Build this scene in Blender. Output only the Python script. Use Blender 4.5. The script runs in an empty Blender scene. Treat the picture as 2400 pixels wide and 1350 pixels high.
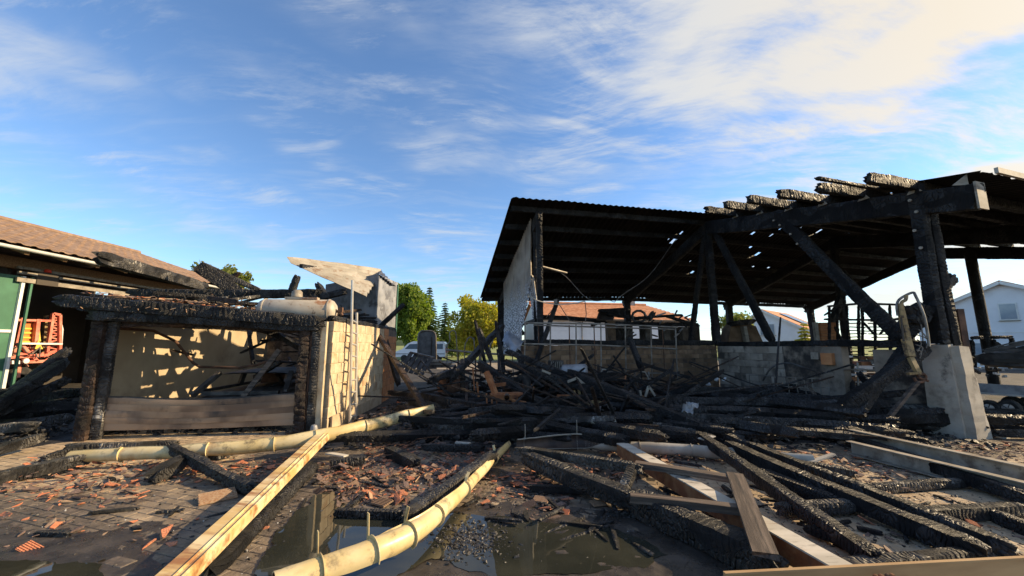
import bpy, bmesh, math, random
from mathutils import Vector, Matrix, noise
V = Vector
rnd = random.Random(7)
S = bpy.context.scene
COL = S.collection
F, PITCH, EYE = 901.0, math.radians(8.4), 1.6
CP, SP = math.cos(PITCH), math.sin(PITCH)

# ---------------------------------------------------------------- camera
cd = bpy.data.cameras.new('camera'); cam = bpy.data.objects.new('camera', cd); COL.objects.link(cam)
cd.sensor_width = 36.0; cd.lens = 36.0 * F / 2400.0; cd.clip_start = .05; cd.clip_end = 3000
cam.location = (0, 0, EYE); cam.rotation_euler = (math.pi / 2 + PITCH, 0, 0)
S.camera = cam

# ---------------------------------------------------------------- sky, sun, exposure
SUN_EL, SUN_AZ = math.radians(26), math.radians(84)
SUN_DIR = V((math.sin(SUN_AZ) * math.cos(SUN_EL), math.cos(SUN_AZ) * math.cos(SUN_EL), math.sin(SUN_EL)))
SKY_STRENGTH = .118
S.view_settings.view_transform = 'Standard'; S.view_settings.look = 'None'
S.view_settings.exposure = .82; S.view_settings.gamma = 1; S.view_settings.use_curve_mapping = False
S.render.engine = 'CYCLES'
S.cycles.max_bounces = 6; S.cycles.diffuse_bounces = 3; S.cycles.glossy_bounces = 3; S.cycles.transparent_max_bounces = 8
S.cycles.use_denoising = True

class NT:
    """tiny node-tree writer"""
    def __init__(s, tree): s.t = tree; s.n = tree.nodes; s.l = tree.links
    def new(s, typ, **kw):
        n = s.n.new(typ)
        for k, v in kw.items(): setattr(n, k, v)
        return n
    def put(s, sock, val):
        if isinstance(val, bpy.types.NodeSocket): s.l.new(val, sock)
        elif hasattr(sock.default_value, '__len__') and not hasattr(val, '__len__'): sock.default_value = [val] * len(sock.default_value)
        elif hasattr(val, '__len__') and len(sock.default_value) == 4 and len(val) == 3: sock.default_value = (*val, 1)
        else: sock.default_value = val
    def math(s, op, a, b=0, c=0, clamp=False):
        n = s.new('ShaderNodeMath', operation=op, use_clamp=clamp)
        for i, x in enumerate((a, b, c)): s.put(n.inputs[i], x)
        return n.outputs[0]
    def vmath(s, op, a, b=(0, 0, 0), out=0, scale=None):
        n = s.new('ShaderNodeVectorMath', operation=op)
        s.put(n.inputs[0], a); s.put(n.inputs[1], b)
        if scale is not None: s.put(n.inputs['Scale'], scale)
        return n.outputs[out]
    def mix(s, f, a, b, mode='MIX'):
        n = s.new('ShaderNodeMix', data_type='RGBA', blend_type=mode)
        s.put(n.inputs[0], f); s.put(n.inputs[6], a); s.put(n.inputs[7], b)
        return n.outputs[2]
    def noise(s, vec, scale, detail=4, rough=.55, dist=0, out=0):
        n = s.new('ShaderNodeTexNoise')
        s.put(n.inputs['Vector'], vec); s.put(n.inputs['Scale'], scale); s.put(n.inputs['Detail'], detail)
        s.put(n.inputs['Roughness'], rough); s.put(n.inputs['Distortion'], dist)
        return n.outputs[out]
    def voro(s, vec, scale, feature='F1', out='Distance', rand=1):
        n = s.new('ShaderNodeTexVoronoi', feature=feature)
        s.put(n.inputs['Vector'], vec); s.put(n.inputs['Scale'], scale); s.put(n.inputs['Randomness'], rand)
        return n.outputs[out]
    def step(s, x, lo, hi, a=0., b=1.):
        n = s.new('ShaderNodeMapRange', interpolation_type='SMOOTHSTEP')
        for i, v in enumerate((x, lo, hi, a, b)): s.put(n.inputs[i], v)
        return n.outputs[0]
    def bump(s, h, strength=.5, dist=.01, normal=None):
        n = s.new('ShaderNodeBump'); s.put(n.inputs['Height'], h)
        n.inputs['Strength'].default_value = strength; n.inputs['Distance'].default_value = dist
        if normal is not None: s.l.new(normal, n.inputs['Normal'])
        return n.outputs[0]

W_ = bpy.data.worlds.new('World'); S.world = W_; W_.use_nodes = True
w = NT(W_.node_tree); w.n.clear()
sky = w.new('ShaderNodeTexSky', sky_type='NISHITA', sun_disc=False)
sky.sun_elevation = SUN_EL; sky.sun_rotation = SUN_AZ; sky.altitude = 450; sky.air_density = 1.0; sky.dust_density = .25; sky.ozone_density = 2.2
dirv = w.vmath('NORMALIZE', w.new('ShaderNodeTexCoord').outputs['Generated'])
sep = w.new('ShaderNodeSeparateXYZ'); w.l.new(dirv, sep.inputs[0])
zc = w.math('ADD', w.math('MAXIMUM', sep.outputs[2], 0.0), .10)
pl = w.new('ShaderNodeCombineXYZ')
w.l.new(w.math('DIVIDE', sep.outputs[0], zc), pl.inputs[0]); w.l.new(w.math('DIVIDE', sep.outputs[1], zc), pl.inputs[1])
# cirrus: fibres drawn out along one wind direction, combed by a slow warp, gathered in patches
def streaks(rot, sx, sy, warp_amt, scale, off, detail=9, rough=.62):
    p = w.vmath('ADD', pl.outputs[0], off)
    p = w.vmath('ADD', p, w.vmath('SCALE', w.vmath('SUBTRACT', w.noise(p, .7, 2, out=1), (.5, .5, .5)), scale=warp_amt))
    m_ = w.new('ShaderNodeMapping'); w.l.new(p, m_.inputs[0]); m_.inputs['Rotation'].default_value = (0, 0, math.radians(rot)); m_.inputs['Scale'].default_value = (sx, sy, 1)
    return w.noise(m_.outputs[0], scale, detail, rough, .15)
f1 = streaks(-34, .30, 1.9, 1.2, 2.2, (1.3, .4, 0))
f2 = streaks(-62, .45, 2.4, 1.0, 1.9, (5.1, 3.3, 0))
f3 = streaks(-20, .9, 3.2, .8, 4.5, (2.7, 8.1, 0), 8, .7)
patch = w.noise(w.vmath('ADD', pl.outputs[0], (7.3, 2.2, 0)), .85, 4, .55)
patch2 = w.noise(w.vmath('ADD', pl.outputs[0], (1.9, 6.4, 0)), 1.6, 3, .55)
sundot = w.vmath('DOT_PRODUCT', dirv, tuple(SUN_DIR), out=1)
nearsun = w.step(sundot, .05, .93)
fib = w.math('ADD', w.math('MULTIPLY', f1, .62), w.math('MULTIPLY', f3, .38))
cov = w.math('ADD', w.math('ADD', patch, .015), w.math('MULTIPLY', nearsun, .27))
a1 = w.math('MULTIPLY', w.step(cov, .46, .74), w.step(fib, .40, .66))
a2 = w.math('MULTIPLY', w.math('MULTIPLY', w.step(patch2, .42, .64), w.step(w.math('ADD', w.math('MULTIPLY', f2, .6), w.math('MULTIPLY', f3, .4)), .45, .68)), .75)
a3 = w.math('MULTIPLY', w.step(w.math('ADD', cov, w.math('MULTIPLY', fib, .5)), .92, 1.10), .95)
a4 = w.math('MULTIPLY', w.math('MULTIPLY', w.step(sep.outputs[2], .55, .15), w.step(f1, .50, .72)), .45)
mask = w.math('MAXIMUM', w.math('MAXIMUM', a1, a2), w.math('MAXIMUM', a3, a4))
mask = w.math('MULTIPLY', mask, .88)
glow = w.math('POWER', w.math('MAXIMUM', sundot, 0), 3.2)
cb = w.math('ADD', 3.9, w.math('MULTIPLY', glow, 1.9))
ccol = w.mix(w.math('MULTIPLY', glow, 1.5, clamp=True), (.93, .97, 1.0), (1.0, .85, .60))
cloud = w.vmath('SCALE', ccol, scale=cb)
skyc = w.mix(1.0, sky.outputs[0], (.86, 1.0, 1.12), 'MULTIPLY')
tot = w.mix(mask, skyc, cloud)
bg = w.new('ShaderNodeBackground'); bg.inputs[1].default_value = SKY_STRENGTH
w.l.new(tot, bg.inputs[0])
w.l.new(bg.outputs[0], w.new('ShaderNodeOutputWorld').inputs[0])

sd = bpy.data.lights.new('sun', 'SUN'); sun = bpy.data.objects.new('sun', sd); COL.objects.link(sun)
sd.energy = 5.0; sd.angle = math.radians(.5); sd.color = (1.0, .76, .46)
sun.rotation_euler = SUN_DIR.to_track_quat('Z', 'Y').to_euler(); sun.location = (30, 10, 30)

# ---------------------------------------------------------------- materials
def base_mat(name):
    m = bpy.data.materials.new(name); m.use_nodes = True
    t = NT(m.node_tree); t.n.clear()
    b = t.new('ShaderNodeBsdfPrincipled'); o = t.new('ShaderNodeOutputMaterial'); t.l.new(b.outputs[0], o.inputs[0])
    return m, t, b, o
def coords(t, var=True, kind='Object', stretch=(1, 1, 1)):
    v = t.new('ShaderNodeTexCoord').outputs[kind]
    if kind == 'Object' and var:
        v = t.vmath('ADD', v, t.vmath('SCALE', (37., 19., 53.), scale=t.new('ShaderNodeObjectInfo').outputs['Random']))
    if stretch != (1, 1, 1): v = t.vmath('MULTIPLY', v, stretch)
    return v
def mat(name, c1, c2=None, scale=4, lo=.38, hi=.64, rough=.75, metal=0, bump=.3, bscale=40, bdist=.006, c3=None, s3=2, lo3=.55, hi3=.7,
        spec=.5, objvar=0., stretch=(1, 1, 1), rvar=0., detail=6, c4=None, s4=3, lo4=.56, hi4=.68):
    m, t, b, o = base_mat(name)
    v = coords(t, True, 'Object', stretch)
    n = t.noise(v, scale, detail)
    col = t.mix(t.step(n, lo, hi), c1, c2 or c1)
    if c3: col = t.mix(t.step(t.noise(t.vmath('ADD', v, (9, 4, 2)), s3, 8, .65), lo3, hi3), col, c3)
    if c4: col = t.mix(t.math('MULTIPLY', t.step(t.noise(t.vmath('ADD', v, (2, 14, 6)), s4, 9, .72), lo4, hi4), .85), col, c4)
    if objvar:
        r = t.math('ADD', 1 - objvar, t.math('MULTIPLY', t.new('ShaderNodeObjectInfo').outputs['Random'], 2 * objvar))
        col = t.vmath('SCALE', col, scale=r)
    t.put(b.inputs['Base Color'], col)
    r = rough if not rvar else t.step(t.noise(v, scale * 2.3, 5), .3, .7, max(.05, rough - rvar), min(1, rough + rvar))
    t.put(b.inputs['Roughness'], r); b.inputs['Metallic'].default_value = metal; b.inputs['Specular IOR Level'].default_value = spec
    if bump: t.put(b.inputs['Normal'], t.bump(t.noise(v, bscale, 6, .6), bump, bdist))
    return m
def char_mat(name, base=(.010, .010, .011), hi=(.034, .033, .033), rough=.42, sx=26, sy=15, ash=(.30, .28, .26), ashamt=.30, bd=.014):
    m, t, b, o = base_mat(name)
    v = coords(t)
    wv = t.vmath('ADD', v, t.vmath('SCALE', t.vmath('SUBTRACT', t.noise(v, 9, 3, out=1), (.5, .5, .5)), scale=.05))
    rr_ = t.math('FRACT', t.math('MULTIPLY', t.new('ShaderNodeObjectInfo').outputs['Random'], 7.31))
    zone = t.math('ADD', t.math('ADD', .50, t.math('MULTIPLY', rr_, .75)), t.math('MULTIPLY', t.step(t.noise(v, .9, 2), .45, .55), .35))
    vs = t.vmath('SCALE', t.vmath('MULTIPLY', wv, (sx, sy, sy)), scale=zone)
    e = t.voro(vs, 1.0, 'DISTANCE_TO_EDGE'); c = t.voro(vs, 1.0, 'F1', 'Color')
    crack = t.step(e, .0, .22)
    n = t.noise(v, 3, 6)
    col = t.mix(t.step(n, .35, .7), base, hi)
    cv = t.new('ShaderNodeSeparateColor'); t.l.new(c, cv.inputs[0])
    am = t.math('MULTIPLY', t.math('MULTIPLY', t.step(t.noise(v, 2.2, 7, .7), .52, .75), t.step(cv.outputs[0], .35, .9)), ashamt)
    col = t.mix(am, col, ash)
    t.put(b.inputs['Base Color'], col)
    t.put(b.inputs['Roughness'], t.math('ADD', rough, t.math('MULTIPLY', cv.outputs[1], .25)))
    h = t.math('ADD', t.math('MULTIPLY', crack, 1.0), t.math('MULTIPLY', cv.outputs[2], .6))
    h = t.math('ADD', h, t.math('MULTIPLY', t.noise(v, 70, 5, .7), .35))
    t.put(b.inputs['Normal'], t.bump(h, .95, bd))
    b.inputs['Specular IOR Level'].default_value = .40
    return m
MAT = {}
MAT['char'] = char_mat('charred_wood')
MAT['char_ash'] = char_mat('charred_wood_ashy', (.022, .021, .020), (.10, .094, .086), .42, 30, 13, (.50, .47, .41), 1.15)
MAT['char_brown'] = char_mat('scorched_brown_wood', (.016, .011, .009), (.060, .034, .022), .55, 9, 26, (.25, .2, .15), .4, .008)
MAT['char_far'] = char_mat('charred_wood_structure', (.008, .008, .0085), (.022, .021, .020), .55, 16, 11, (.15, .13, .12), .18, .015)
MAT['scorch'] = mat('scorched_board', (.05, .036, .027), (.14, .105, .08), 3, stretch=(.5, 8, 8), bump=.5, bscale=25, c3=(.02, .016, .014), s3=2.5, lo3=.5, hi3=.66)
MAT['gutter'] = mat('weathered_zinc_gutter', (.52, .40, .18), (.60, .50, .29), 2.5, rough=.42, metal=.0, bump=.15, bscale=14, c3=(.34, .22, .10), s3=3.2, lo3=.52, hi3=.74, rvar=.1, c4=(.07, .055, .04), s4=4.5, lo4=.52, hi4=.70)
MAT['gutter_grey'] = mat('grey_zinc_gutter', (.31, .28, .23), (.43, .395, .33), 3, rough=.65, metal=.0, spec=.25, bump=.15, bscale=14, c3=(.16, .13, .10), s3=4, lo3=.55, hi3=.75, c4=(.05, .043, .036), s4=5, lo4=.56, hi4=.68)
MAT['gutter_in'] = mat('sooty_gutter_inside', (.05, .035, .03), (.13, .085, .06), 4, rough=.6)
MAT['beam_rust'] = mat('yellowed_rusty_steel', (.52, .36, .14), (.64, .53, .32), 2.2, rough=.5, bump=.2, bscale=30, c3=(.27, .125, .045), s3=2.6, lo3=.44, hi3=.62, stretch=(.45, 2, 2), c4=(.11, .05, .025), s4=5, lo4=.56, hi4=.68)
MAT['beam_white'] = mat('whitewashed_steel', (.40, .37, .31), (.52, .48, .41), 3, rough=.65, spec=.25, bump=.15, bscale=30, c3=(.25, .14, .07), s3=3, lo3=.56, hi3=.74, stretch=(.4, 2, 2), c4=(.07, .06, .05), s4=6, lo4=.53, hi4=.66)
MAT['beam_grey'] = mat('dull_galvanised_steel', (.24, .21, .165), (.33, .295, .24), 3, rough=.65, metal=.0, spec=.3, bump=.15, bscale=30, c3=(.14, .11, .085), s3=3, lo3=.5, hi3=.72, stretch=(.4, 2, 2), c4=(.05, .044, .038), s4=6, lo4=.58, hi4=.67)
MAT['steel'] = mat('bare_tube_steel', (.24, .225, .20), (.14, .12, .10), 5, rough=.45, metal=.4, bump=.1)
MAT['alu'] = mat('aluminium', (.62, .60, .55), (.5, .48, .44), 5, rough=.4, metal=.5, bump=.05)
MAT['beam_brown'] = mat('brown_stained_steel', (.30, .185, .085), (.42, .28, .14), 2.5, rough=.55, bump=.15, bscale=30, c3=(.14, .075, .04), s3=3.4, lo3=.52, hi3=.7, stretch=(.4, 2, 2))
MAT['burnt_body'] = mat('burnt_car_steel', (.05, .046, .042), (.11, .10, .09), 4, rough=.6, metal=.2, bump=.3, bscale=25, c3=(.035, .03, .028), s3=2.5, lo3=.5, hi3=.65)
MAT['rust'] = mat('orange_rust', (.22, .075, .025), (.33, .15, .06), 7, rough=.85, bump=.5, bscale=60, c3=(.06, .03, .02), s3=5, lo3=.5, hi3=.7)
MAT['rust_dark'] = mat('dark_burnt_rust', (.07, .035, .02), (.16, .08, .045), 6, rough=.85, bump=.5, bscale=60, c3=(.03, .022, .02), s3=4)
MAT['soot_metal'] = mat('sooty_sheet_metal', (.035, .033, .032), (.085, .078, .072), 5, rough=.5, metal=.3, bump=.3, bscale=20, c3=(.15, .11, .08), s3=4, lo3=.62, hi3=.75)
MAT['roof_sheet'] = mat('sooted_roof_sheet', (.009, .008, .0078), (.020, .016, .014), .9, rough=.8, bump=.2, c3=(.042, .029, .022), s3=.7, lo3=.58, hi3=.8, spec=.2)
MAT['ash_grey'] = mat('ash_grey_metal', (.20, .20, .21), (.36, .36, .36), 4, rough=.5, metal=.3, bump=.3, bscale=12)
MAT['zinc_blue'] = mat('bent_zinc', (.20, .215, .24), (.33, .35, .38), 3, rough=.38, metal=.5, bump=.3, bscale=8, c3=(.35, .28, .18), s3=4, lo3=.6, hi3=.7)
MAT['rubber'] = mat('burnt_tyre', (.018, .017, .016), (.05, .045, .04), 8, rough=.85, bump=.5)
MAT['concrete'] = mat('pier_concrete', (.33, .30, .25), (.42, .385, .325), 2.5, rough=.9, bump=.45, bscale=40, c3=(.16, .14, .115), s3=2.2, lo3=.5, hi3=.74, c4=(.05, .044, .04), s4=2.2, lo4=.56, hi4=.72)
MAT['concrete_soot'] = mat('sooty_concrete', (.17, .135, .10), (.30, .25, .195), 1.6, rough=.92, bump=.4, bscale=50, c3=(.035, .03, .027), s3=1.1, lo3=.47, hi3=.62)
MAT['brick_cream'] = mat('cream_painted_block', (.46, .36, .23), (.56, .465, .32), 3.5, rough=.85, bump=.4, bscale=45, objvar=.10, c3=(.36, .21, .10), s3=2.2, lo3=.5, hi3=.72, c4=(.13, .10, .075), s4=1.3, lo4=.56, hi4=.74)
MAT['brick_orange'] = mat('orange_clay_block', (.42, .17, .065), (.52, .24, .10), 4, rough=.85, bump=.4, bscale=45, objvar=.12, c3=(.12, .06, .035), s3=2, lo3=.6, hi3=.75)
MAT['brick_brown'] = mat('smoked_brown_brick', (.16, .095, .05), (.26, .165, .095), 2.5, rough=.88, bump=.45, bscale=50, objvar=.28, c3=(.05, .036, .028), s3=1.4, lo3=.5, hi3=.7)
MAT['brick_grey'] = mat('smoked_grey_block', (.23, .195, .155), (.35, .305, .25), 2, rough=.9, bump=.45, bscale=50, objvar=.22, c3=(.07, .06, .05), s3=1.1, lo3=.47, hi3=.66)
MAT['mortar'] = mat('sooty_mortar', (.16, .13, .10), (.10, .085, .07), 5, rough=.95)
MAT['mortar_cream'] = mat('cream_mortar', (.50, .40, .27), (.40, .30, .19), 5, rough=.95)
MAT['wall_cream'] = mat('cream_plaster', (.46, .37, .24), (.38, .30, .19), 1.3, rough=.9, bump=.15, c3=(.20, .15, .10), s3=.8, lo3=.52, hi3=.75)
MAT['door_panel'] = mat('smoked_door_panel', (.33, .225, .14), (.13, .085, .055), .9, lo=.40, hi=.60, rough=.6, bump=.1, c3=(.05, .038, .03), s3=1.6, lo3=.56, hi3=.7, stretch=(1, 1, .6))
MAT['tile_red'] = mat('broken_clay_tile', (.40, .13, .06), (.50, .20, .10), 8, rough=.85, bump=.3, bscale=60, objvar=.3, c3=(.06, .045, .04), s3=7, lo3=.5, hi3=.62)
MAT['tile_dark'] = mat('smoked_clay_tile', (.075, .05, .042), (.17, .115, .09), 6, rough=.8, bump=.3, bscale=60, objvar=.35)
MAT['tile_tan'] = mat('washed_clay_tile', (.36, .25, .16), (.28, .16, .09), 6, rough=.85, bump=.3, bscale=60, objvar=.3)
MAT['tile_brown'] = mat('brown_roof_tile', (.21, .135, .09), (.29, .195, .135), 5, rough=.9, bump=.4, bscale=40, objvar=.16, c3=(.15, .10, .07), s3=2, lo3=.58, hi3=.75)
MAT['tile_house'] = mat('orange_house_tile', (.40, .17, .08), (.50, .24, .13), 3, rough=.9, bump=.3, bscale=30, objvar=.2)
MAT['timber'] = mat('old_rafter_timber', (.22, .12, .055), (.32, .19, .09), 3, stretch=(1, 8, 8), rough=.8)
MAT['green'] = mat('green_painted_door', (.04, .13, .075), (.055, .17, .10), 2, rough=.55, bump=.05)
MAT['white'] = mat('white_frame', (.72, .72, .68), (.62, .62, .58), 3, rough=.5, bump=.05)
MAT['white_wall'] = mat('white_render', (.74, .75, .76), (.68, .69, .70), 1, rough=.9, bump=.1)
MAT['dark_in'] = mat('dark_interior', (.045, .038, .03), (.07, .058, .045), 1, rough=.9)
MAT['red_paint'] = mat('faded_red_paint', (.56, .13, .08), (.64, .24, .16), 5, rough=.5, bump=.1, c3=(.25, .1, .06), s3=6, lo3=.6, hi3=.75)
MAT['orange_paint'] = mat('orange_paint', (.62, .17, .03), (.7, .24, .05), 4, rough=.5, bump=.05)
MAT['yellow_paint'] = mat('yellow_paint', (.75, .46, .05), (.8, .52, .1), 4, rough=.5, bump=.05)
MAT['yellow_burnt'] = mat('scorched_yellow_paint', (.24, .16, .06), (.33, .23, .10), 4, rough=.7, bump=.3, c3=(.06, .04, .026), s3=6, lo3=.44, hi3=.62)
MAT['tank'] = mat('burnt_tank_paint', (.36, .31, .24), (.44, .395, .32), 2.5, rough=.5, bump=.12, bscale=18, c3=(.24, .11, .045), s3=3.3, lo3=.52, hi3=.66, c4=(.09, .06, .045), s4=5, lo4=.58, hi4=.68)
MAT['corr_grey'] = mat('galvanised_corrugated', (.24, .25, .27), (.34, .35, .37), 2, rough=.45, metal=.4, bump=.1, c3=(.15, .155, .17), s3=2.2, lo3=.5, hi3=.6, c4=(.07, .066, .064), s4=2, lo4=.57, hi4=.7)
MAT['corr_dark'] = mat('shaded_corrugated', (.10, .103, .11), (.20, .205, .215), 2, rough=.55, metal=.2, bump=.1, c3=(.05, .05, .052), s3=2.2, lo3=.5, hi3=.64)  # darker copy of the sheet metal, shade of the hopper front painted in
MAT['corr_warm'] = mat('weathered_corrugated_roof', (.25, .225, .18), (.36, .33, .275), 2, rough=.6, metal=.0, bump=.1, c3=(.17, .10, .055), s3=3, lo3=.52, hi3=.7, c4=(.07, .06, .05), s4=3, lo4=.58, hi4=.7)
MAT['van_white'] = mat('white_car_paint', (.80, .81, .82), None, rough=.25, bump=0)
MAT['glass'] = mat('dark_window_glass', (.035, .045, .055), (.05, .06, .07), 2, rough=.06, bump=0, spec=.7)
MAT['glass_pale'] = mat('pale_window_glass', (.22, .27, .32), (.28, .32, .36), 2, rough=.12, bump=0)
MAT['tarp'] = mat('grey_rubber_sheet', (.095, .095, .09), (.16, .155, .15), 5, rough=.45, bump=.5, bscale=7, bdist=.03)
MAT['solar'] = mat('solar_panel', (.03, .045, .075), (.05, .06, .09), 2, rough=.2, bump=0)
MAT['bark'] = mat('bark', (.09, .07, .05), (.15, .12, .09), 6, rough=.95, bump=.6)
MAT['ash_white'] = mat('white_ash_residue', (.55, .55, .54), (.36, .35, .34), 5, rough=.9, bump=.6, bscale=25, bdist=.02)
MAT['skin_red'] = mat('red_lamp', (.6, .06, .03), None, rough=.3, bump=0)
MAT['wire'] = mat('sooty_wire', (.10, .09, .08), (.18, .16, .14), 5, rough=.5, metal=.3, bump=0)

def perforated():
    m, t, b, o = base_mat('paint_blistered_cladding')
    v = coords(t, False)
    e = t.voro(t.vmath('MULTIPLY', v, (19, 19, 11)), 1.0, 'DISTANCE_TO_EDGE')
    sx = t.new('ShaderNodeSeparateXYZ'); t.l.new(v, sx.inputs[0])
    low = t.step(t.math('ADD', sx.outputs[2], t.math('MULTIPLY', t.noise(v, 1.5, 4), 1.2)), 4.3, 3.0)
    blist = t.math('MULTIPLY', t.math('MULTIPLY', t.step(e, .05, .14), low), .97)
    basec = t.mix(t.step(t.noise(v, 1.5, 6), .35, .65), (.16, .12, .085), (.30, .25, .19))
    basec = t.mix(low, basec, (.05, .055, .07))
    t.put(b.inputs['Base Color'], t.mix(blist, basec, (.66, .70, .76)))
    b.inputs['Roughness'].default_value = .5
    t.put(b.inputs['Normal'], t.bump(e, .4, .01))
    return m
MAT['cladding'] = perforated()

def leaf_mat(name, c1, c2, c3):
    m, t, b, o = base_mat(name)
    v = t.new('ShaderNodeTexCoord').outputs['Object']
    col = t.mix(t.step(t.noise(v, 1.1, 4), .36, .62), c1, c2)
    col = t.mix(t.math('MULTIPLY', t.new('ShaderNodeNewGeometry').outputs['Random Per Island'], .7), col, c3)
    t.put(b.inputs['Base Color'], col); b.inputs['Roughness'].default_value = .6; b.inputs['Specular IOR Level'].default_value = .25
    tr = t.new('ShaderNodeBsdfTranslucent'); t.put(tr.inputs[0], t.mix(1, col, (1.1, 1.25, .5), 'MULTIPLY'))
    mx = t.new('ShaderNodeMixShader'); mx.inputs[0].default_value = .45
    t.l.new(b.outputs[0], mx.inputs[1]); t.l.new(tr.outputs[0], mx.inputs[2]); t.l.new(mx.outputs[0], o.inputs[0])
    return m
MAT['leaf_green'] = leaf_mat('broad_leaves', (.085, .15, .022), (.16, .23, .035), (.24, .28, .04))
MAT['leaf_yellow'] = leaf_mat('yellowing_leaves', (.19, .23, .035), (.34, .32, .04), (.50, .38, .04))
MAT['leaf_olive'] = leaf_mat('olive_leaves', (.11, .15, .035), (.17, .19, .05), (.22, .22, .06))
MAT['needles'] = leaf_mat('conifer_needles', (.03, .06, .018), (.06, .10, .025), (.08, .12, .03))

def ground_mat(name, paver):
    m, t, b, o = base_mat(name)
    g = t.new('ShaderNodeNewGeometry'); p = g.outputs['Position']
    sp = t.new('ShaderNodeSeparateXYZ'); t.l.new(p, sp.inputs[0])
    # tan concrete where rain washed it, wet soot elsewhere
    big = t.noise(p, .55, 7, .62); mid = t.noise(p, 2.1, 7, .62)
    soot = t.math('ADD', t.math('MULTIPLY', big, .65), t.math('MULTIPLY', mid, .5))
    # soot lies thick in the middle of the yard, thinner at its right and left edges
    ex = t.step(sp.outputs[0], 1.2, 3.2); el = t.math('MULTIPLY', t.step(sp.outputs[0], -3.4, -5.0), t.step(sp.outputs[1], 4.2, 5.2))
    clean = t.math('MAXIMUM', t.math('MULTIPLY', ex, t.step(sp.outputs[1], 6.2, 5.0)), el)
    soot = t.math('SUBTRACT', t.math('ADD', soot, .10), t.math('MULTIPLY', clean, .36))
    sm = t.math('MULTIPLY', t.step(soot, .46, .74), .93)
    c = t.mix(t.step(t.noise(p, 9, 6), .3, .7), (.32, .235, .15), (.43, .335, .22))
    if paver: c = t.vmath('SCALE', c, scale=t.math('ADD', .82, t.math('MULTIPLY', g.outputs['Random Per Island'], .34)))
    d = t.mix(t.step(t.noise(p, 14, 8, .7), .35, .75), (.036, .030, .025), (.15, .12, .095))
    t.put(b.inputs['Base Color'], t.mix(sm, c, d))
    t.put(b.inputs['Roughness'], t.step(t.noise(p, 3.1, 6), .35, .65, .42, .9))
    h = t.math('ADD', t.noise(p, 30, 8, .7), t.math('MULTIPLY', t.math('MULTIPLY', t.noise(p, 11, 6), sm), 2.0))
    t.put(b.inputs['Normal'], t.bump(h, .6, .014))
    return m
MAT['paver'] = ground_mat('sooty_concrete_paver', True)
def mud_mat():
    m, t, b, o = base_mat('wet_soot_mud')
    p = t.new('ShaderNodeNewGeometry').outputs['Position']
    c = t.mix(t.step(t.noise(p, 4, 8, .65), .35, .7), (.032, .027, .023), (.135, .110, .088))
    c = t.mix(t.math('MULTIPLY', t.step(t.noise(p, 45, 5, .7), .60, .72), .7), c, (.17, .14, .115))
    sz = t.new('ShaderNodeSeparateXYZ'); t.l.new(p, sz.inputs[0]); wet = t.step(t.math('ADD', sz.outputs[2], t.math('MULTIPLY', t.noise(p, 16, 5), .012)), .034, .016)
    c = t.mix(t.math('MULTIPLY', wet, .55), c, (.016, .014, .012))
    t.put(b.inputs['Base Color'], c); t.put(b.inputs['Roughness'], t.math('SUBTRACT', t.step(t.noise(p, 5, 6), .35, .65, .45, .9), t.math('MULTIPLY', wet, .32)))
    t.put(b.inputs['Normal'], t.bump(t.noise(p, 55, 8, .7), .7, .012))
    return m
MAT['mud'] = mud_mat()
MAT['yard'] = mat('sooty_yard_dirt', (.018, .016, .014), (.06, .05, .04), 3, rough=.85, bump=.7, bscale=18, bdist=.02, c3=(.13, .10, .07), s3=1.2, lo3=.6, hi3=.8)
MAT['far_ground'] = mat('farmyard_gravel', (.20, .17, .13), (.28, .24, .19), .6, rough=.95)
MAT['field'] = mat('meadow_grass', (.13, .17, .035), (.22, .24, .06), .12, rough=.95, bump=.6, bscale=9, c3=(.32, .28, .10), s3=.07)
MAT['rubble'] = mat('charcoal_rubble', (.012, .0115, .011), (.045, .041, .038), 6, rough=.55, bump=.8, bscale=30, bdist=.02, c3=(.15, .12, .10), s3=9, lo3=.62, hi3=.75)
MAT['ashy'] = mat('grey_brown_ash', (.10, .085, .07), (.20, .175, .145), 6, rough=.9, bump=.6, bscale=30, bdist=.02, c3=(.04, .034, .03), s3=9)
MAT['embers'] = mat('charcoal_bits', (.013, .012, .012), (.05, .047, .045), 9, rough=.45, bump=.6, bscale=50, bdist=.01, c3=(.22, .20, .18), s3=14, lo3=.62, hi3=.72)
MAT['hill'] = mat('far_woods', (.03, .055, .025), (.06, .085, .035), .15, rough=.95)
def water():
    m, t, b, o = base_mat('sooty_puddle_water')
    p = t.new('ShaderNodeNewGeometry').outputs['Position']
    t.put(b.inputs['Base Color'], t.mix(t.step(t.noise(p, 1.3, 5), .35, .7), (.020, .022, .018), (.038, .039, .03)))
    b.inputs['Roughness'].default_value = .02; b.inputs['IOR'].default_value = 1.33; b.inputs['Specular IOR Level'].default_value = .8
    t.put(b.inputs['Normal'], t.bump(t.noise(p, 5, 2), .03, .01))
    return m
MAT['water'] = water()

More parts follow.
